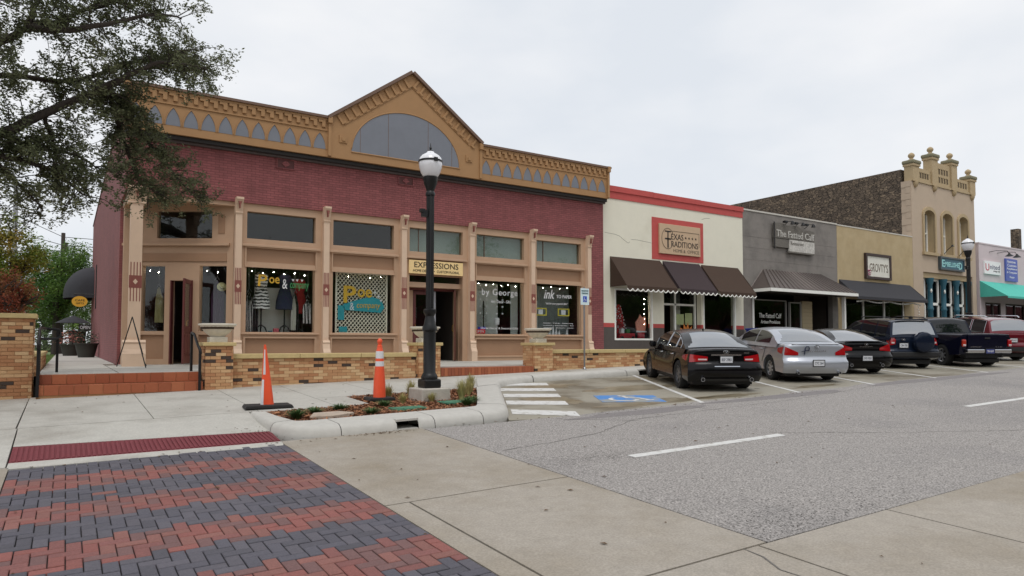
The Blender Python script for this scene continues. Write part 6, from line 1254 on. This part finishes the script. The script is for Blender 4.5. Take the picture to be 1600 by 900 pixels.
# second window : lattice with painted board
t = thing('lattice_screen', 'cream diamond lattice screen inside the second shop window', 'screen', (7.6, 20.3, zd)); lx0, lx1, lz0, lz1 = 6.82, 8.42, 2.04, 3.84
q = MB(); 
n = 15
def clipseg(c, s):
    pts = []
    for X_ in (lx0, lx1):
        Z_ = c+s*(X_-lx0)
        if lz0 <= Z_ <= lz1: pts.append((X_, Z_))
    for Z_ in (lz0, lz1):
        X_ = lx0+(Z_-c)/s
        if lx0 < X_ < lx1: pts.append((X_, Z_))
    return pts[:2] if len(pts) >= 2 else None
m_lat = mat('cream_lattice', rgb(214, 208, 190, 1.2), .7)
k = lz0-2.0
while k < lz1+2:
    for s, yy in ((1.15, 20.29), (-1.15, 20.305)):
        sg_ = clipseg(k, s)
        if sg_: MB().tube([(a, yy, b_) for a, b_ in sg_], .014, 4).build('slat', m_lat, t)
    k += .135
q = MB(); frame_rect(q, lx0-.03, lx1+.03, lz0-.03, lz1+.03, .04, 20.27, 20.32); q.build('frame', m_lat, t)
t = thing('painted_window_board', 'turquoise oval board with gold lettering hung in the second shop window', 'sign', (7.6, 20.24, 2.6))
MB().prism([(7.08, 2.72), (8.22, 2.66), (8.34, 2.82), (8.24, 3.06), (7.9, 3.16), (7.4, 3.02), (7.02, 2.9)], 20.235, 20.25, 'y').build('board', m_tq, t)
text('P', 7.02, 7.42, 2.94, 3.46, 20.232, m_gl, t, ex=.004, off=.02); text('oe', 7.46, 7.92, 3.12, 3.38, 20.232, m_gl, t, ex=.004, off=.02); text('&', 7.22, 7.36, 2.72, 2.95, 20.232, m_refl, t, ex=.003); text('company', 7.44, 8.2, 2.74, 2.92, 20.232, m_gl, t, ex=.003, shear=.2)
for a, b_ in ((8.02, 3.28), (8.14, 3.16), (8.22, 3.04)): MB().prism([(a, b_-.05), (a+.045, b_+.03), (a-.045, b_+.03)], 20.225, 20.23, 'y').build('heart_mark', m_refl, t)
for a, b_, c_, d_, lb in ((6.86, 7.06, 2.42, 2.86, 'turquoise poster at the left of the lattice window'), (6.9, 7.16, 2.06, 2.22, 'small turquoise card at the lower left of the lattice window')): o = MB().box(a, b_, 20.26, 20.266, c_, d_).build('poster', m_tq); tag(o, lb, 'poster')
# by George window
text('by George', 11.84, 13.28, 3.3, 3.58, yg, m_refl, B, ex=.002, space=1.15); text('Art - Decor - Gifts', 12.2, 13.0, 3.1, 3.2, yg, m_refl, B, ex=.002)
text('Home Decor & Seasonal Gifts', 11.8, 13.3, 2.2, 2.27, yg, m_refl, B, ex=.002)
t = thing('display_screen', 'pale grey panel inside the by George window', 'screen', (12.2, 21.2, zd)); MB().box(11.95, 12.95, 20.98, 21.0, zd, 3.84).build('panel', mat('pale_grey', rgb(206, 212, 206), .9), t); MB().box(13.45, 13.75, 20.9, 20.92, zd, 3.84).build('panel', mat('pale_grey', rgb(206, 212, 206), .9), t)
t = thing('artificial_tree', 'slim dark artificial fir tree in the by George window', 'tree', (12.2, 20.7, zd)); MB().tube([(12.2, 20.7, zd), (12.2, 20.7, 3.2)], .02, 6).build('trunk', mat('bark_d', rgb(60, 50, 40), .9), t); q = MB()
for i in range(900):
    f = rr.random()**.8; zz = zd+.12+f*1.1; r0 = .32*(1-f)*rr.uniform(.3, 1); a = rr.uniform(0, 6.3); p = Vector((12.2+r0*math.cos(a), 20.7+r0*math.sin(a), zz-.15*r0)); d = Vector((math.cos(a), math.sin(a), -.3))*.05; n_ = Vector((-math.sin(a), math.cos(a), 0))*.008; q.add([p-n_, p+n_, p+d], [(0, 1, 2)])
q.build('needles', mat('fir_needle', rgb(40, 54, 42), .8, island=.4), t)
t = thing('bauble_strings', 'strings of white paper baubles hanging in the by George window', 'decoration', (12.4, 20.5, 2.9))
for x in (11.95, 12.2, 12.62, 12.85):
    for i in range(5): MB().lathe([(0, -.035), (.03, -.02), (.035, 0), (.03, .02), (0, .035)], (x, 20.5, 2.75+i*.24), 8).build('bauble', m_refl, t)
    MB().tube([(x, 20.5, 3.84), (x, 20.5, 2.75)], .003, 4).build('thread', m_gal, t)
t = thing('open_sign', 'red neon style OPEN sign at the lower corner of the by George window', 'sign', (11.8, 20.4, 2.05)); MB().box(11.64, 12.06, 20.34, 20.37, 2.05, 2.2).build('panel', mat('open_red', rgb(200, 30, 40, 1.2), .4), t); MB().box(11.8, 12.1, 20.37, 20.4, 2.18, 2.28).build('blue_border', mat('open_blue', rgb(50, 60, 170), .4), t); text('OPEN', 11.68, 12.0, 2.08, 2.17, 20.34, m_refl, t)
t = thing('white_lantern', 'small white lantern on the by George window floor', 'lantern', (12.68, 20.6, zd)); MB().lathe([(.05, 0), (.02, .05), (.02, .4), (.09, .42), (.1, .62), (.06, .66)], (12.68, 20.6, zd), 10).build('lantern_body', m_refl, t)
# ink to paper window
text('ink', 14.42, 14.9, 3.33, 3.66, yg, m_refl, B, ex=.002, shear=.3, off=.006); text('TO PAPER', 14.98, 15.68, 3.36, 3.48, yg, m_refl, B, ex=.002, off=.006); text('"ask for your papered affair"', 14.5, 15.5, 3.1, 3.2, yg, m_refl, B, ex=.001, shear=.2)
for i, s_ in enumerate(('Invites - Cards - Stationery', 'custom - letterpress - foil', 'weddings - showers - events')): text(s_, 14.4, 15.75, 2.42-i*.085, 2.47-i*.085, yg, m_refl, B, ex=.001)
m_yf = mat('yellow_frame', rgb(196, 180, 60, 1.2), .5)
for i, x in enumerate((14.42, 15.45)):
    t = thing('picture_frame', ['yellow picture frame hanging at the left of the ink to paper window', 'yellow picture frame hanging at the right of the ink to paper window'][i], 'picture frame', (x, 20.4, 2.72)); q = MB(); frame_rect(q, x-.26, x+.26, 2.72, 3.0, .04, 20.38, 20.41); q.build('frame', m_yf, t); MB().box(x-.1, x+.1, 20.395, 20.4, 2.77, 2.95).build('card', m_refl, t); MB().tube([(x, 20.4, 3.0), (x, 20.4, 3.84)], .004, 4).build('wire', m_gal, t)
t = thing('display_ladder', 'white wooden ladder post in the ink to paper window', 'ladder', (14.3, 20.5, zd)); MB().box(14.24, 14.34, 20.5, 20.55, zd, 3.25).box(14.1, 14.24, 20.5, 20.55, 3.1, 3.2).build('rail', m_scr, t)
t = thing('window_trees', 'white paper trees on the floor of the ink to paper window', 'decoration', (15.0, 20.5, zd))
for x, hh in ((14.9, .3), (15.06, .42), (15.2, .34), (15.34, .26), (15.7, .3)): MB().prism([(x-.08, zd), (x+.08, zd), (x+.03, zd+hh*.5), (x, zd+hh), (x-.04, zd+hh*.5)], 20.5, 20.52, 'y').build('paper_tree', m_refl, t)
for x0_, x1_ in ((13.95, 16.2),): o = MB().box(x0_, x1_, 21.05, 21.07, zd, 3.85).build('display_screen', mat('grey_curtain', rgb(132, 140, 138), .9, var=.3, vscale=2, stretch=(6, 1, 1))); tag(o, 'grey curtain behind the ink to paper window', 'curtain')
# lit strings of warm bulbs along the tops of the shop windows
m_bulb = bpy.data.materials.new('lit_bulb'); m_bulb.use_nodes = True; pb = m_bulb.node_tree.nodes['Principled BSDF']; pb.inputs['Emission Color'].default_value = (1, .86, .66, 1); pb.inputs['Emission Strength'].default_value = 170; pb.inputs['Base Color'].default_value = (.8, .8, .75, 1)
def bulbs(lb, pts, M=None):
    t = thing('bulb_string', lb, 'string lights', tuple((M @ Vector(pts[0])) if M else pts[0])); P = [(M @ Vector(p)) if M else Vector(p) for p in pts]
    MB().tube([p+Vector((0, 0, .03)) for p in P], .004, 4).build('wire', m_iron, t)
    for p in P: MB().lathe([(0, -.009), (.005, -.006), (.007, 0), (.004, .005), (.002, .009)], tuple(p), 8).build('bulb', m_bulb, t, smooth=60)
def brow(x0, x1, y, z, n): return [(x0+(x1-x0)*i/(n-1), y, z-.04*(i % 2)) for i in range(n)]
bulbs('string of lit bulbs above the dress forms', brow(4.4, 5.9, 20.42, 3.76, 6)); bulbs('string of lit bulbs above the lattice screen', brow(6.9, 8.3, 20.45, 3.8, 5)); bulbs('string of lit bulbs in the by George window', brow(11.8, 13.3, 20.36, 3.76, 6)); bulbs('string of lit bulbs in the ink to paper window', brow(14.3, 15.8, 20.6, 3.8, 5)); bulbs('string of lit bulbs down the right side of the cream shop window', [(19.62, 20.5, 3.5-.2*i) for i in range(6)]); bulbs('string of lit bulbs down the left side of the cream shop window', [(17.92, 20.5, 3.5-.2*i) for i in range(8)])
bulbs('string of lit bulbs in the corner window left of the door', brow(.6, 1.1, .3, 3.75, 3), MD); bulbs('string of lit bulbs in the corner window right of the door', brow(2.2, 2.8, .3, 3.75, 3), MD)
# corner bay clothes
garment('pale yellow top hanging in the corner window', .78, .22, .45, 3.3, 2.3, m_yel, MD); garment('glittery dark dress hanging in the corner window', 1.0, .3, .6, 3.5, 2.2, m_knit, MD); garment('purple dress hanging in the window right of the corner door', 2.4, .36, .5, 3.5, 2.2, m_purp, MD); garment('dark dress hanging deepest in the window right of the corner door', 2.7, .3, .7, 3.4, 2.1, m_knit, MD)
t = thing('straw_hat', 'pale straw hat hanging in the window right of the corner door', 'hat', tuple(MD @ Vector((2.6, .35, 3.3)))); MB().lathe([(.13, 0), (.12, .01), (.07, .02), (.06, .08), (0, .1)], (0, 0, 0), 16, Matrix.Rotation(R(80), 4, 'X')).build('brim', m_yel, t, smooth=50, local=True)
# cream shop Christmas window
m_xr = mat('xmas_red', rgb(176, 34, 44), .6, var=.2); m_xg = mat('xmas_green', rgb(60, 110, 60), .7, var=.2)
t = thing('christmas_tree', 'red tinsel Christmas tree in the cream shop window', 'tree', (18.5, 20.8, 1.84)); q = MB()
for i in range(700):
    f = rr.random(); zz = 1.9+f*1.35; r0 = .42*(1-f*.75)*rr.uniform(.6, 1); a = rr.uniform(0, 6.3); p = Vector((18.5+r0*1.15*math.cos(a), 20.85+r0*.6*math.sin(a), zz)); s = .035; q.add([p+Vector((-s, 0, 0)), p+Vector((0, 0, -s)), p+Vector((s, 0, 0)), p+Vector((0, 0, s))], [(0, 1, 2, 3)])
q.build('tinsel', mat('tinsel_red', rgb(186, 40, 46), .4, island=.6), t); q = MB()
for i in range(60): f = rr.random(); a = rr.uniform(3.3, 6.1); r0 = .44*(1-f*.75); q.lathe([(0, -.03), (.03, 0), (0, .03)], (18.5+r0*1.15*math.cos(a), 20.85+r0*.62*math.sin(a), 1.95+f*1.3), 6)
q.build('baubles', m_refl, t)['kind'] = 'stuff'
t = thing('christmas_wagon', 'red toy wagon with gifts in the cream shop window', 'toy wagon', (18.7, 20.6, 1.84)); MB().box(18.3, 19.1, 20.5, 20.75, 1.93, 2.12).build('tray', m_xr, t, bevel=.01)
for x in (18.42, 18.98): MB().tube([(x, 20.47, 1.93), (x, 20.78, 1.93)], .07, 12).build('wheel', m_blk, t)
MB().box(18.42, 18.58, 20.55, 20.7, 2.12, 2.3).build('gift', m_refl, t); MB().box(18.7, 18.88, 20.55, 20.7, 2.12, 2.28).build('gift', m_xg, t)
t = thing('window_cutout', 'pink and white rounded festive cutout in the cream shop window', 'decoration', (19.4, 20.45, 1.9)); MB().prism([(19.2, 2.2), (19.65, 2.2), (19.72, 2.5), (19.66, 2.8), (19.5, 2.76), (19.38, 2.88), (19.3, 2.72), (19.14, 2.56)], 20.5, 20.54, 'y').build('board', mat('pink_board', rgb(226, 150, 130), .6, var=.25, vscale=8), t); MB().box(19.25, 19.6, 20.48, 20.52, 1.92, 2.16).build('band', m_xr, t); MB().box(19.16, 19.7, 20.47, 20.5, 2.16, 2.22).build('white_trim', m_refl, t)
t = thing('wreath_stack', 'green and white ornaments at the left of the cream shop window', 'decoration', (18.0, 20.55, 1.84))
for i in range(8): MB().lathe([(0, -.09), (.08, -.04), (.09, 0), (.08, .04), (0, .09)], (17.95+.08*math.sin(i*2.1), 20.55, 1.95+i*.19), 10).build('ball', [m_xg, m_refl, m_xr][i % 3], t, smooth=60)
t = thing('leaf_cutout', 'orange maple leaf cutout in the cream shop doorway pane', 'decoration', (22.0, 20.48, 1.9)); lp = [(math.cos(R(a))*(.52 if k % 2 == 0 else .33), math.sin(R(a))*(.6 if k % 2 == 0 else .36)) for k, a in enumerate(range(-10, 200, 15))]; MB().prism([(22.0+x, 2.0+z) for x, z in lp], 20.46, 20.47, 'y').build('leaf', mat('orange_leaf', rgb(190, 110, 40, 1.2), .6, var=.15), t)
t = thing('poster', 'pale yellow notices behind the cream shop doorway pane', 'poster', (21.9, 20.6, 2.7)); MB().box(21.5, 21.95, 20.56, 20.565, 2.5, 2.95).build('sheet', mat('notice', rgb(200, 204, 150), .8), t); MB().box(22.02, 22.45, 20.56, 20.565, 2.5, 3.0).build('sheet', mat('notice', rgb(200, 204, 150), .8), t)
add_person()
# ------------------------------------------------------------------ trees
def leafmat(name, c, c2):
    m = mat(name, c, .6, var=.12, vscale=3, island=.45, col2=c2, c2scale=.9, c2lo=.45, c2hi=.62, spec=.3)
    N = m.node_tree.nodes; L = m.node_tree.links; p = N['Principled BSDF']; o_ = [n for n in N if n.type == 'OUTPUT_MATERIAL'][0]
    tl = N.new('ShaderNodeBsdfTranslucent'); mxs = N.new('ShaderNodeMixShader'); mxs.inputs[0].default_value = .35; L.new(p.inputs['Base Color'].links[0].from_socket, tl.inputs[0]); L.new(p.outputs[0], mxs.inputs[1]); L.new(tl.outputs[0], mxs.inputs[2]); L.new(mxs.outputs[0], o_.inputs[0])
    return m
m_oakl = leafmat('oak_leaf', rgb(92, 98, 70, 1.05), rgb(116, 120, 90, 1.05)); m_bark = mat('oak_bark', rgb(66, 58, 52), .95, var=.3, vscale=12, bump=.8, bscale=30, stretch=(1, 1, .3))
rt = random.Random(11)
def rv(): 
    while True:
        v = Vector((rt.uniform(-1, 1), rt.uniform(-1, 1), rt.uniform(-1, 1)))
        if .05 < v.length < 1: return v.normalized()
def leafset(mb, p, n, spread, s0, flat=.5):
    for i in range(n):
        q = p+rv()*spread*rt.random()**.6; a = rv(); a.z *= flat; a.normalize(); b_ = a.cross(rv()).normalized(); s = s0*rt.uniform(.6, 1.2); w_ = s*.42
        mb.add([q-a*s, q+b_*w_, q+a*s, q-b_*w_], [(0, 1, 2, 3)])
def limb(bk, pts, r0, r1): 
    P = crv([tuple(p) for p in pts], 5); n = len(P); bk.tube([Vector(p)+rv()*.015 for p in P], [r0+(r1-r0)*i/(n-1) for i in range(n)], 7); return [Vector(p) for p in P]
def twigs(bk, lf, P, step, ln, r, dens, s0, droop=-.15, nsub=4, start=0., bias=None):
    acc = 0; tot = sum((b_-a).length for a, b_ in zip(P[:-1], P[1:])); done = 0
    for a, b_ in zip(P[:-1], P[1:]):
        seg = (b_-a).length; done += seg; acc += seg
        if done < start*tot: continue
        while acc > step:
            acc -= step; p = a.lerp(b_, rt.random()); d = rv(); d.z = d.z*.55+.08; ax = (b_-a).normalized(); d = (d-ax*d.dot(ax)*.6+ax*.35)
            if bias: d += bias
            d.normalize(); L_ = ln*rt.uniform(.5, 1.1); q1 = p+d*L_*.5+rv()*.06; q2 = p+d*L_+Vector((0, 0, droop*L_))+rv()*.08
            bk.tube([p, q1, q2], [r, r*.6, r*.25], 4, cap=False)
            for k in range(nsub):
                t_ = rt.uniform(.25, 1); o_ = p.lerp(q1, t_*2) if t_ < .5 else q1.lerp(q2, t_*2-1); dd = (d*.5+rv()*.9); dd.z -= .12; dd.normalize(); l2 = L_*rt.uniform(.25, .5); e_ = o_+dd*l2
                bk.tube([o_, o_.lerp(e_, .5)+rv()*.03, e_], [r*.35, r*.22, r*.12], 3, cap=False)
                m_ = int(dens*l2*rt.uniform(.6, 1.3))
                for j in range(m_): leafset(lf, o_.lerp(e_, rt.uniform(.2, 1.08)), 1, .11, s0)
def oak():
    bx, by = -4.3, 14.3; zb = h(bx, by)+.1
    t = thing('live_oak', 'large spreading live oak overhanging the corner from the left edge', 'tree', (bx, by, zb)); bk = MB(); lf = MB()
    fork = (bx+.1, by+.05, 3.3)
    limb(bk, [(bx, by, zb-.1), (bx+.05, by, zb+1.2), fork], .42, .33)
    A = limb(bk, [fork, (-2.4, 14.7, 4.7), (-1.05, 15, 5.42), (-.44, 15.1, 5.9), (.11, 15.2, 6.32), (.57, 15.3, 6.66), (1.3, 15.6, 7.3), (2.05, 16, 7.6)], .12, .025)
    Bq = limb(bk, [fork, (-2.6, 14.4, 5.8), (-1.09, 14.6, 6.87), (-.68, 14.6, 7.27), (-.26, 14.7, 7.5), (.26, 14.8, 7.95), (.95, 14.9, 8.5)], .09, .02)
    Cq = limb(bk, [fork, (-2.3, 15.1, 5.9), (-1.08, 15.3, 6.54), (0, 15.6, 6.75), (1.1, 15.9, 7.5), (2.0, 16.1, 7.8), (2.5, 16.2, 7.75)], .07, .018)
    D = limb(bk, [(.57, 15.3, 6.66), (1.0, 16.0, 6.4), (1.45, 16.6, 5.95), (2.0, 17.0, 5.45), (2.5, 17.2, 5.0)], .06, .015)
    D2 = limb(bk, [(.57, 15.3, 6.66), (.8, 16.0, 6.2), (1.05, 16.4, 5.6), (1.3, 16.6, 5.15), (1.75, 16.8, 4.95)], .05, .012)
    E_ = limb(bk, [(-2.6, 14.6, 4.55), (-1.5, 14.9, 4.95), (-.8, 15.1, 5.0), (-.2, 15.2, 4.85), (.25, 15.3, 4.5)], .09, .015)
    E2_ = limb(bk, [(-1.05, 15, 5.4), (-.5, 15.3, 5.3), (.1, 15.5, 5.3), (.5, 15.6, 5.1)], .05, .012)
    Fq = limb(bk, [(-.68, 14.6, 7.27), (-.2, 14.3, 7.2), (.5, 14.2, 7.45), (1.2, 14.4, 7.9), (1.75, 14.6, 8.05)], .07, .015)
    H_ = limb(bk, [(-1.6, 14.5, 6.5), (-1.2, 13.8, 7.3), (-.6, 13.5, 8.2), (0, 13.4, 8.9)], .09, .02)
    I_ = limb(bk, [(.11, 15.2, 6.32), (.6, 14.9, 6.6), (1.3, 14.8, 7.1), (1.9, 15.0, 7.3), (2.35, 15.2, 7.35)], .06, .015)
    J_ = limb(bk, [(1.3, 15.6, 7.3), (1.6, 15.4, 7.5), (1.9, 15.3, 7.7), (2.2, 15.3, 7.75)], .04, .012)
    K_ = limb(bk, [(-.44, 15.1, 5.9), (-.3, 15.4, 5.5), (-.15, 15.6, 5.1), (.1, 15.7, 4.75)], .04, .012)
    L2 = limb(bk, [(-1.6, 15, 5.1), (-1.1, 15.4, 4.9), (-.7, 15.5, 4.55), (-.4, 15.6, 4.2)], .05, .012)
    M2 = limb(bk, [(.26, 14.8, 7.95), (.6, 14.5, 8.0), (1.1, 14.4, 8.3), (1.6, 14.5, 8.5)], .05, .012)
    N2 = limb(bk, [(1.1, 15.9, 7.5), (1.5, 15.9, 7.7), (2.0, 15.9, 7.8)], .04, .012)
    O2 = limb(bk, [(-.68, 14.6, 7.27), (-.5, 14.6, 7.9), (-.1, 14.6, 8.5)], .06, .012)
    for P, st, ln, dn in ((A, .07, .75, 105), (Bq, .07, .9, 95), (Cq, .07, .8, 100), (D, .036, .6, 120), (D2, .03, .6, 130), (E_, .045, .75, 115), (E2_, .045, .65, 115), (Fq, .065, .75, 95), (H_, .06, .95, 95), (I_, .065, .65, 95), (J_, .07, .55, 90), (K_, .05, .6, 110), (L2, .05, .7, 110), (M2, .07, .7, 85), (N2, .07, .55, 85), (O2, .06, .8, 95)):
        twigs(bk, lf, P, st, ln, .012, dn*1.08, .037, start=.3 if P in (A, Bq, Cq) else .02)
    # the half of the crown outside the picture
    for k in range(7):
        a = R(95+k*35); P = limb(bk, [fork, (bx+1.6*math.cos(a), by+1.6*math.sin(a), 4.8+rt.random()), (bx+3.2*math.cos(a), by+3.2*math.sin(a), 5.8+rt.random()*1.5), (bx+4.6*math.cos(a), by+4.6*math.sin(a), 6.2+rt.random()*1.5)], .18, .03); twigs(bk, lf, P, .2, 1.0, .014, 26, .06, start=.4)
    bk.build('trunk', m_bark, t, smooth=60); lf.build('crown', m_oakl, t); return len(lf.f)
print('OAK LEAVES', oak())
def tree(name, lb, x, y, z0, hgt, cr, ch, m_, nleaf, s0, seed, trunk_r=.18, tz=None, bark=m_bark):
    global rt
    rt = random.Random(seed); t = thing(name, lb, 'tree', (x, y, z0)); bk = MB(); lf = MB(); zc = z0+hgt-ch/2; fork = Vector((x, y, z0+(tz or hgt*.35)))
    limb(bk, [(x, y, z0-.2), (x+rt.uniform(-.1, .1), y, z0+(fork.z-z0)*.5), fork], trunk_r, trunk_r*.7); ends = []
    for k in range(9):
        a = k*2.4+rt.random(); ph = rt.uniform(.25, 1.3); d = Vector((math.cos(a)*math.cos(ph)*cr, math.sin(a)*math.cos(ph)*cr, math.sin(ph)*ch*.6)); e_ = Vector((x, y, zc-ch*.12))+d*.8
        P = limb(bk, [fork, fork.lerp(e_, .5)+rv()*.25, e_], trunk_r*.5, .02); ends += P[2:]
        for j in range(4): q = P[-1]+rv()*cr*.35; bk.tube([P[-3], P[-3].lerp(q, .6)+rv()*.1, q], [.03, .02, .008], 4, cap=False); ends.append(q)
    clumps = []
    for k in range(95):
        d = rv(); rr_ = rt.random()**.4; c_ = Vector((x+d.x*cr*rr_, y+d.y*cr*rr_, zc+d.z*ch*.5*rr_))
        if noise.noise(c_*1.1) > -.25: clumps.append(c_)
    for c_ in clumps+ends[::2]: leafset(lf, c_, int(nleaf/(len(clumps)+len(ends)/2)), cr*.26, s0)
    bk.build('trunk', bark, t, smooth=60); lf.build('crown', m_, t)
m_gleaf = leafmat('green_leaf', rgb(84, 116, 56), rgb(112, 138, 62)); m_yleaf = leafmat('yellowgreen_leaf', rgb(112, 132, 52), rgb(150, 128, 60)); m_rleaf = leafmat('red_leaf', rgb(140, 76, 56), rgb(112, 104, 58)); m_bleaf = leafmat('far_leaf', rgb(88, 104, 70), rgb(108, 118, 84))
tree('round_tree', 'round green tree with dark trunk behind the side walk', -.45, 47, .95, 6.3, 2.5, 4.3, m_gleaf, 26000, .075, 5, .28, 1.9)
tree('autumn_tree', 'yellow green tree turning orange behind the garden wall', -1.85, 25.5, 1.0, 4.55, 1.25, 3.0, m_yleaf, 18000, .05, 8, .1, 1.4)
tree('red_shrub', 'red leaved shrub just above the tall garden wall', -1.25, 19.2, 1.0, 2.35, .7, 1.4, m_rleaf, 9000, .035, 9, .05, .6)
tree('far_tree', 'pale far tree glimpsed beneath the round green tree', -1.5, 75, 1, 6, 4, 4.5, m_bleaf, 6000, .16, 12, .2, 1.5)
tree('far_tree', 'distant tree behind the dome awning', 4, 90, 1, 7, 5, 5, m_bleaf, 6000, .2, 13, .2, 1.5)
hd = MB(); rt = random.Random(31)
for i in range(16000): x = rt.uniform(-16, 12); leafset(hd, Vector((x, 66+rt.uniform(-1, 1), .9+rt.random()**1.3*(2.6+1.1*math.sin(x*.9)+.5*math.sin(x*2.7)))), 1, .2, .12)
o = hd.build('far_hedge', m_bleaf); tag(o, 'far green hedge seen under the round tree', 'hedge', kind='stuff')
lawn = MB().slab([(-12, 24.2), (-.45, 24.2), (-.45, 47), (3, 47), (6, 120), (-30, 120), (-12, 60)], lambda x, y: 1.05, .2); o = struct('lawn', lawn, mat('lawn_green', rgb(92, 108, 62), .95, var=.25, vscale=14, bump=.6, bscale=60), org=(0, 0, 0))
gb = MB()
for i in range(5000):
    x = rt.uniform(-2.6, -.5); y = rt.uniform(24.3, 46); a = rt.uniform(0, 6.3); s = rt.uniform(.05, .12); gb.add([(x, y, 1.04), (x+.015, y, 1.04), (x+.02*math.cos(a), y+.02*math.sin(a), 1.05+s)], [(0, 1, 2)])
o = gb.build('grass_blades', mat('lawn_blade', rgb(100, 120, 62), .8, island=.4)); tag(o, 'grass growing beside the walk behind the garden wall', 'grass', kind='stuff')
# what stands across the street behind the camera and shows in the window panes
def across():
    global rt
    rt = random.Random(77); bk = MB(); lf = MB()
    for i in range(14):
        x = -12+i*8.2; y = -11.5+rt.uniform(-1, 1); z0 = h(x, y)-.1; hh = rt.uniform(8.5, 10.5); cr = rt.uniform(3.9, 4.6); zc = z0+hh*.62
        limb(bk, [(x, y, z0), (x+.1, y, z0+1.2), (x, y, z0+2.6)], .22, .16)
        for k in range(6): d = rv(); limb(bk, [(x, y, z0+2.5), (x+d.x*1.5, y+d.y*1.5, z0+3.8+abs(d.z)), (x+d.x*3, y+d.y*3, z0+5+abs(d.z)*3)], .1, .02)
        for k in range(70): d = rv(); f_ = rt.random()**.4; leafset(lf, Vector((x+d.x*cr*f_, y+d.y*cr*f_, zc+d.z*hh*.34*f_)), 95, cr*.27, .19)
    t = thing('opposite_trees', 'trees across the road mirrored in the shop windows', 'trees', (40, -11.5, h(40, -11.5))); t['kind'] = 'stuff'; bk.build('trunks', m_bark, t)['kind'] = 'stuff'; lf.build('crowns', m_gleaf, t)['kind'] = 'stuff'
    t = thing('opposite_building', 'long brick shop row across the road mirrored in the windows', 'building', (50, -26, -1)); MB().box(-40, 190, -36, -24, -2, 9.5).build('wall', m_mar, t)
    for i in range(40): MB().box(-38+i*5.6, -34.2+i*5.6, -24, -23.9, .4, 3.2).build('window', m_dark, t)
across()

bpy.data.scenes.remove(TS)
